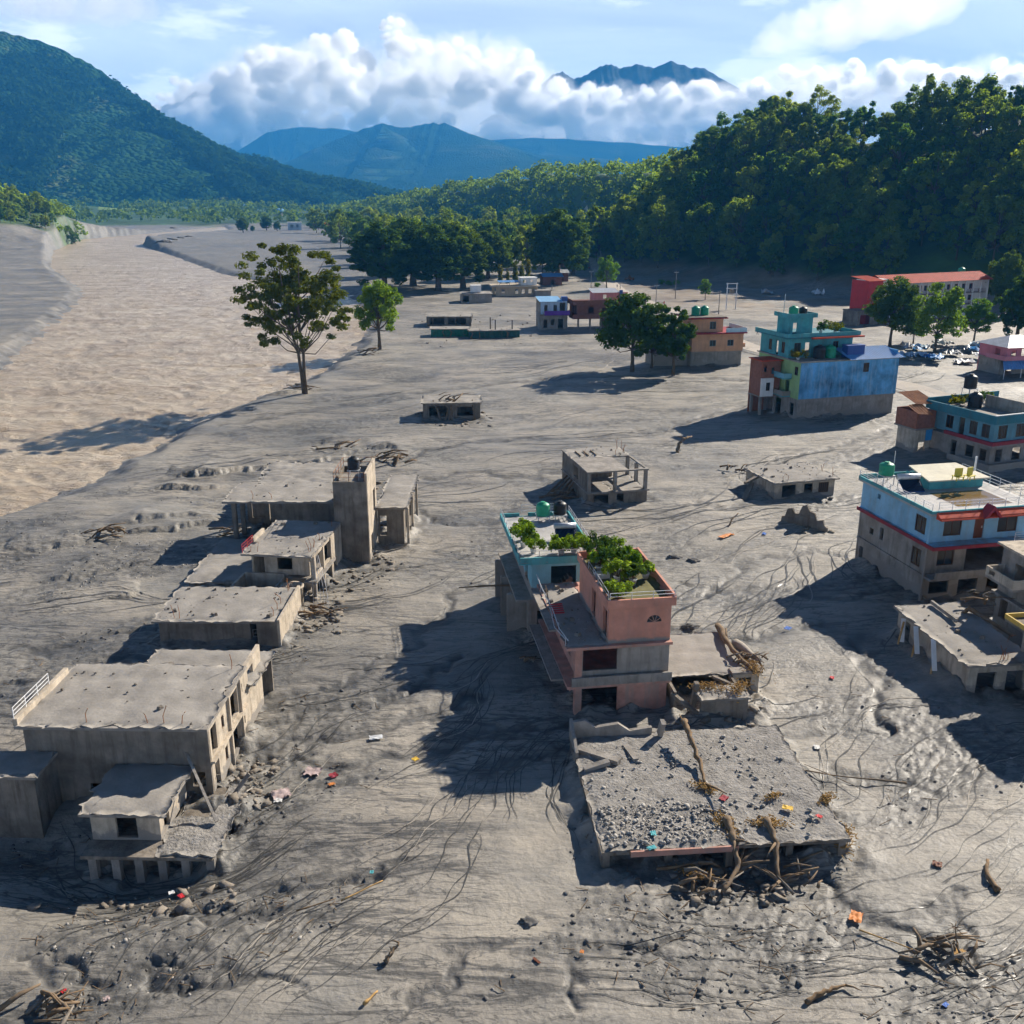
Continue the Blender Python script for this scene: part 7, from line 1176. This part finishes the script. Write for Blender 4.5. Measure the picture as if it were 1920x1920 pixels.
for k, (nm, lb, px, py, sz, mt, z) in enumerate((('packet', 'yellow packet lying on the debris-strewn slab', 1477, 1515, (.6, .4), CY, 1.25), ('rag', 'small red rag near the right end of the slab', 1536, 1531, (.35, .3), CR, 1.25), ('box', 'maroon box beside the brown trunk on the slab', 1357, 1497, (.55, .4), MAROON, 1.25), ('cloth', 'teal cloth hanging over the pink slab edge', 1222, 1590, (.3, .5), CT, 1.15), ('rag', 'teal rag near the front stones on the slab', 1225, 1563, (.3, .4), CT, 1.25), ('carton', 'large torn carton lying on mud between the largest house and the salmon house', 587, 1448, (1.0, .9), CPK, .05), ('carton', 'small dark carton right of the torn carton', 625, 1456, (.5, .5), MAROON, .05), ('cloth', 'pile of pink and white cloth below the torn carton', 527, 1490, (1.1, 1.0), CPK, .05), ('rag', 'white rag on top of the cloth pile', 521, 1497, (.5, .4), CW, .2), ('brick_chunk', 'red brick chunk below the small dark carton', 622, 1473, (.4, .25), CO, .05),
        ('sheet', 'grey-white plastic sheet on mud above the torn carton', 705, 1385, (.9, .5), SHEETS[1], .05), ('rag', 'tan rag by the mud rills left of the house shadow', 779, 1423, (.4, .4), CY, .05), ('board', 'round orange board lying in mud at the lower right', 1605, 1717, (.8, .6), CO, .05), ('block', 'dark square block on mud right of the slab', 1757, 1621, (.5, .45), DOORM, .05), ('rag', 'red rag on the smooth mud right of the straw ruin', 1560, 1270, (.4, .3), CR, .05), ('bag', 'blue and white bag right of the ruin', 1477, 1180, (.6, .5), CB, .05), ('carton', 'small white and dark carton above the slab', 1532, 1395, (.5, .4), CW, .05), ('sheet', 'orange plastic strip on mud below the shell house', 1362, 1003, (2.0, .6), CO, .05), ('packet', 'teal packet at the far left on mud', 33, 1031, (.8, .5), CT, .05), ('packet', 'red and white packet below the shaded deck', 340, 1682, (.35, .25), CR, .05), ('packet', 'white scrap by the shadow edge at lower left', 322, 1675, (.3, .25), CW, .05), ('packet', 'teal scrap beside the long yellow pole', 697, 1637, (.25, .2), CT, .05), ('stick', 'short brown stick in the open foreground mud', 1006, 1801, (.45, .14), DOORM, .05), ('packet', 'tiny orange scrap right of the brown stick', 1091, 1786, (.2, .2), CO, .05), ('bottle', 'blue scrap at the lower right edge', 1773, 1883, (.3, .2), CB, .05), ('tarp', 'dark tarp lump on the mud right of the trunk on the slab', 1485, 1455, (1.7, 1.0), BLACKP, .5), ('board', 'pale wooden board among twigs at lower right', 1797, 1790, (1.0, .5), FRESHW, .05), ('packet', 'blue sheet scrap right of the orange strip', 1433, 1000, (.7, .4), CB, .05), ('packet', 'red scrap among gravel at the bottom left corner', 118, 1856, (.3, .25), CR, .05), ('packet', 'pink scrap right of the red scrap at the bottom left', 200, 1873, (.3, .25), CPK, .05))):
    piece(nm, lb, px, py, sz, mt, 500 + k, 'litter', z, rr.uniform(0, 6))
# stones: a countable few big ones, the rest as gravel
def rock_mesh(seed):
    bm = bmesh.new(); bmesh.ops.create_icosphere(bm, subdivisions=3, radius=1.0); v = np.array([q.co[:] for q in bm.verts]); f = np.array([[q.index for q in fc.verts] for fc in bm.faces]); bm.free(); d = .7 + .6 * noise3(v, 1.1, seed) + .3 * noise3(v, 2.7, seed + 4) + .15 * noise3(v, 6, seed + 7); v = v * d[:, None]; v[:, 2] *= .7; return v, f
STONE = paint('river_stone', (.36, .34, .31), .85, .35, 1.5, 0); STONE_D = paint('dark_boulder', (.13, .125, .12), .9, .35, .8, 0)
RK = [rock_mesh(s) for s in (1, 2, 3)]
for k, (px, py, s, lb) in enumerate(((282, 457, 9, 'largest dark boulder at the head of the sandbar'), (305, 451, 7, 'dark boulder second from the largest at the sandbar head'), (322, 447, 5, 'dark boulder third along the sandbar head'), (338, 446, 4, 'dark boulder fourth along the sandbar head'), (352, 444, 4, 'dark boulder at the right end of the sandbar boulders'), (325, 428, 5, 'pale boulder alone on the far bank'), (990, 1730, .55, 'dark wet mound of mud alone in the lower centre'), (1295, 1176, .8, 'dark stump of mud right of the salmon house'), (1265, 1045, .8, 'dark rock lump right of the salmon roof'), (1300, 1052, .8, 'dark flat rock beside that lump'))):
    p = put(px, py); v, f = RK[k % 3]; tag(mesh_obj('boulder', v * s * (np.array([1.2, .8, .6]) if py > 500 else np.array([1, .8, .45])), f, STONE_D, None, False), lb, 'boulder').location = (p[0], p[1], p[2])
def gravel(name, pts, smin, smax, mat, seed, blocky=False):
    rng = np.random.default_rng(seed); bm = bmesh.new(); bmesh.ops.create_icosphere(bm, subdivisions=1, radius=1.0); v0 = np.array([q.co[:] for q in bm.verts]); f0 = np.array([[q.index for q in fc.verts] for fc in bm.faces]); bm.free()
    if blocky: v0 = np.array([(i, j, k) for i in (-.8, .8) for j in (-.6, .6) for k in (-.5, .5)]); f0 = np.array([(0, 1, 3), (0, 3, 2), (4, 6, 7), (4, 7, 5), (0, 4, 5), (0, 5, 1), (2, 3, 7), (2, 7, 6), (0, 2, 6), (0, 6, 4), (1, 5, 7), (1, 7, 3)])
    n = len(pts); s = smin + (smax - smin) * rng.random(n) ** 3; V = v0[None] * (1 + .25 * rng.normal(size=(n, len(v0), 1))) * s[:, None, None] * np.array([1.15, 1, .7])
    ra = rng.random(n) * 6.28; V = np.stack([V[..., 0] * np.cos(ra)[:, None] - V[..., 1] * np.sin(ra)[:, None], V[..., 0] * np.sin(ra)[:, None] + V[..., 1] * np.cos(ra)[:, None], V[..., 2] + .25 * np.sin(ra * 3)[:, None] * V[..., 0]], -1) + pts[:, None, :]; F = f0[None] + (np.arange(n) * len(v0))[:, None, None]
    return tag(mesh_obj(name, V.reshape(-1, 3), F.reshape(-1, 3), mat), kind='stuff')
rng = np.random.default_rng(31)
def field(n, px0, px1, py0, py1, thr=.35):
    out = []; px = rng.uniform(px0, px1, n); py = rng.uniform(py0, py1, n); P = np.array([at(a, b) for a, b in zip(px, py)]); k = churn(P[:, 0], P[:, 1]) > thr; P = P[k]; return np.stack([P[:, 0], P[:, 1], ground_h(P[:, 0], P[:, 1])], -1)
gravel('gravel', np.concatenate([field(1500, -50, 1970, 1560, 1930, .3), field(1100, -50, 1970, 1150, 1600, .4), field(1200, -50, 900, 840, 1250, .35)]), .035, .16, STONE_D, 32)
gravel('pale_gravel', np.concatenate([field(900, -50, 1970, 1400, 1930, .3), field(1500, -50, 420, 860, 1130, .2)]), .03, .12, STONE, 33)
SL = [o for o in bpy.data.objects if o.name.startswith('buried_slab_roof')][0]
def slabpts(n, x0, x1, y0, y1): return np.array([wpt(SL, x0 + (x1 - x0) * rng.random(), y0 + (y1 - y0) * rng.random(), 1.2) for _ in range(n)])
gravel('slab_gravel', np.concatenate([slabpts(700, .4, 8, .3, 4.0), slabpts(350, .3, 13, .3, 11)]), .03, .15, STONE, 34)
def rub(n, px0, px1, py0, py1): P = np.array([at(rng.uniform(px0, px1), rng.uniform(py0, py1)) for _ in range(n)]); return np.stack([P[:, 0], P[:, 1], ground_h(P[:, 0], P[:, 1]) + .05], -1)
gravel('rubble', np.concatenate([rub(110, 545, 650, 1085, 1195), rub(90, 430, 520, 1425, 1520), rub(120, 1260, 1480, 1600, 1690), rub(70, 700, 780, 900, 1010), rub(60, 640, 740, 1040, 1110), rub(60, 1250, 1440, 1290, 1380), rub(40, 1490, 1560, 890, 1010), rub(50, 60, 440, 1640, 1700), rub(60, 780, 920, 770, 800), rub(90, 760, 1000, 590, 650)]), .06, .42, CONC_D, 35, True)
# wet trickle lines braided over the silt and bending round the houses
def rill_lines():
    q = np.random.default_rng(44); mats = [paint('wet_silt_line', (.085, .083, .078), .4, .3, .8, 0), paint('pale_silt_line', (.37, .335, .285), .7, .2, .8, 0)]
    def flow(x, y):
        a = math.radians(31) + 0.9 * float(fbm(np.array([x / 34]), np.array([y / 34]), 911, 2)[0]); vx, vy = math.cos(a), math.sin(a)
        for fx, fy, yaw, w, d in FOOT:
            c, s_ = math.cos(R(yaw)), math.sin(R(yaw)); mx, my = fx + c * w / 2 - s_ * d / 2, fy + s_ * w / 2 + c * d / 2; dx, dy = x - mx, y - my; rr_ = math.hypot(dx, dy); rad = .62 * math.hypot(w, d)
            if rr_ < rad * 1.7: k = 1.5 * (1 - (rr_ - rad * .7) / rad); tx, ty = -dy / rr_, dx / rr_; sg = 1 if tx * vx + ty * vy > 0 else -1; vx += k * (sg * tx + .55 * dx / rr_); vy += k * (sg * ty + .55 * dy / rr_)
        l = math.hypot(vx, vy) or 1; return vx / l, vy / l
    acc = ([], []), ([], [])
    for cl in range(130):
        px, py = q.uniform(-60, 1980), 690 + 1230 * q.random() ** 1.25; cx, cy_ = at(px, py); r0 = math.hypot(cx, cy_); nl = int(q.integers(2, 7)); L_ = q.uniform(.08, .22) * r0 + 3
        for j in range(nl):
            x, y = cx + q.normal() * .012 * r0, cy_ + q.normal() * .03 * r0; P_ = []; st = .006 * r0; ph = q.random() * 6
            for i in range(int(L_ / st)):
                vx, vy = flow(x, y); wv = .5 * math.sin(i * .23 + ph) + .3 * math.sin(i * .61 + 2 * ph); x += st * (vx - vy * wv * .5); y += st * (vy + vx * wv * .5); P_.append((x, y))
            if len(P_) < 6: continue
            P_ = np.array(P_); T_ = np.gradient(P_, axis=0); T_ /= np.linalg.norm(T_, axis=1)[:, None] + 1e-9; N_ = np.stack([-T_[:, 1], T_[:, 0]], -1); t_ = np.linspace(0, 1, len(P_)); w_ = (.004 + .0011 * r0) * np.sin(math.pi * t_) ** .6 * (.35 + 1.1 * np.abs(perlin(t_ * 9 + j, t_ * 0 + cl, 921))) * q.uniform(.6, 1.3)
            A, B = P_ + N_ * w_[:, None], P_ - N_ * w_[:, None]; ok = ~inside(P_[:, 0], P_[:, 1], RIVER)
            V, F = acc[1 if q.random() < .08 else 0]; b0 = sum(len(v) for v in V); n = len(P_); V.append(np.concatenate([A, B])); i_ = np.arange(n - 1)[ok[:-1] & ok[1:]]; F.append(np.stack([b0 + i_, b0 + i_ + n, b0 + i_ + n + 1, b0 + i_ + 1], -1))
    for (V, F), mt, nm in zip(acc, mats, ('wet_silt_lines', 'pale_silt_lines')):
        V = np.concatenate(V); tag(mesh_obj(nm, np.stack([V[:, 0], V[:, 1], ground_h(V[:, 0], V[:, 1]) + .035], -1), np.concatenate(F), mt), kind='stuff')
rill_lines()
# twigs scattered over the broken mud
m = MB(); P = np.concatenate([field(420, 0, 1920, 1560, 1920, .25), field(300, 0, 1920, 1150, 1600, .3)])
for p in P: a = rng.random() * 6.28; l = rng.uniform(.25, 1.0); m.bar((p[0], p[1], p[2] + .03), (p[0] + math.cos(a) * l, p[1] + math.sin(a) * l, p[2] + .05 + .15 * rng.random()), .03)
tag(m.build('twigs', WOOD), kind='stuff')

# ------------------------------------------------------------------ far houses
def cottage(loc, w, d, z, roofm, wallm, label, group=None, rz=0.0, flat=False, name='far_house'):
    t = empty(name, (loc[0], loc[1], loc[2] - .4), rz, label, 'house', group); m = MB(); wall(m, 'x', -d / 2, .3, -w / 2, w / 2, 0, z, [(-w * .3, -w * .12, z * .35, z * .75), (w * .12, w * .3, z * .35, z * .75)]); m.box(-w / 2, -w / 2 + .3, -d / 2 + .3, d / 2, 0, z); m.box(w / 2 - .3, w / 2, -d / 2 + .3, d / 2, 0, z); m.box(-w / 2 + .3, w / 2 - .3, d / 2 - .3, d / 2, 0, z); m.build('wall', wallm, t)
    if flat: MB().box(-w / 2 - .4, w / 2 + .4, -d / 2 - .4, d / 2 + .4, z, z + .4).build('roof', roofm, t)
    else: MB().add([(-w / 2 - .6, -d / 2 - .6, z), (w / 2 + .6, -d / 2 - .6, z), (w / 2 + .6, d / 2 + .6, z), (-w / 2 - .6, d / 2 + .6, z), (-w / 2 - .6, 0, z + d * .3), (w / 2 + .6, 0, z + d * .3)], [(0, 1, 5, 4), (2, 3, 4, 5), (1, 2, 5), (3, 0, 4), (3, 2, 1, 0)]).build('roof', roofm, t)
    return t
def far(px, py): p = put(px, py); return p
cottage(far(553, 431), 14, 10, 8, WHITE, paint('pale_blue_white', (.62, .68, .74), .8, .1), 'small white two-storey house beside the sandbar trees', None, .2, True); cottage(far(600, 428), 22, 9, 4, REDROOF, GREYW, 'low red-roofed house right of the small white house', None, .1)
cottage(put(987, 424), 13, 9, 9, REDROOF, WHITE, 'white house with red roof among the grove trees', None, .2)
for k, (px, py, rm) in enumerate(((199, 388, 0), (222, 386, 1), (232, 386, 1), (248, 384, 2), (262, 386, 1), (270, 383, 0), (282, 386, 0), (292, 386, 2), (304, 384, 3), (390, 382, 0), (462, 392, 1), (525, 398, 1), (98, 394, 0))):
    p = at(px, py, 10); cottage((p[0], p[1], gz(*p)), 17, 12, 7, (REDROOF, BLUETIN, GREYTIN, WHITE)[rm], (WHITE, PLASTER, AZURE)[k % 3], 'tiny coloured house in the village across the river', 'village houses across the river', k * .7)
rv = random.Random(8)
for k in range(26):
    D = rv.uniform(4300, 5200); px = rv.uniform(630, 850); x, y, z = at_dist(px, rv.uniform(348, 358), D); cottage((x, y, gz(x, y)), rv.uniform(22, 45), 20, rv.uniform(14, 30), WHITE, (WHITE, PLASTER)[k % 2], 'tiny pale building in the distant town below the blue mountain', 'buildings of the distant town', rv.uniform(0, 3), True, 'town_building')
def field_patch(name, px0, px1, py0, py1, col, z0):
    P = [at(px, py, z0) for px, py in ((px0, py1), (px1, py1), (px1, py0), (px0, py0))]; n = 12; V = []
    for i in range(n + 1):
        for j in range(n + 1):
            a = i / n; b = j / n; x = (P[0][0] * (1 - a) + P[1][0] * a) * (1 - b) + (P[3][0] * (1 - a) + P[2][0] * a) * b; y = (P[0][1] * (1 - a) + P[1][1] * a) * (1 - b) + (P[3][1] * (1 - a) + P[2][1] * a) * b; V.append((x, y, gz(x, y) + .5))
    i = np.arange((n + 1) ** 2).reshape(n + 1, n + 1); f = np.stack([i[:-1, :-1], i[1:, :-1], i[1:, 1:], i[:-1, 1:]], -1).reshape(-1, 4); tag(mesh_obj(name, np.array(V), f, paint(name + '_crop', col, .95, .25, .05, 0), None, True), kind='structure')
field_patch('field', 105, 140, 385, 402, (.16, .26, .04), 6); field_patch('field', 185, 260, 391, 398, (.17, .25, .05), 6); field_patch('field', 700, 740, 408, 418, (.18, .30, .04), 2)
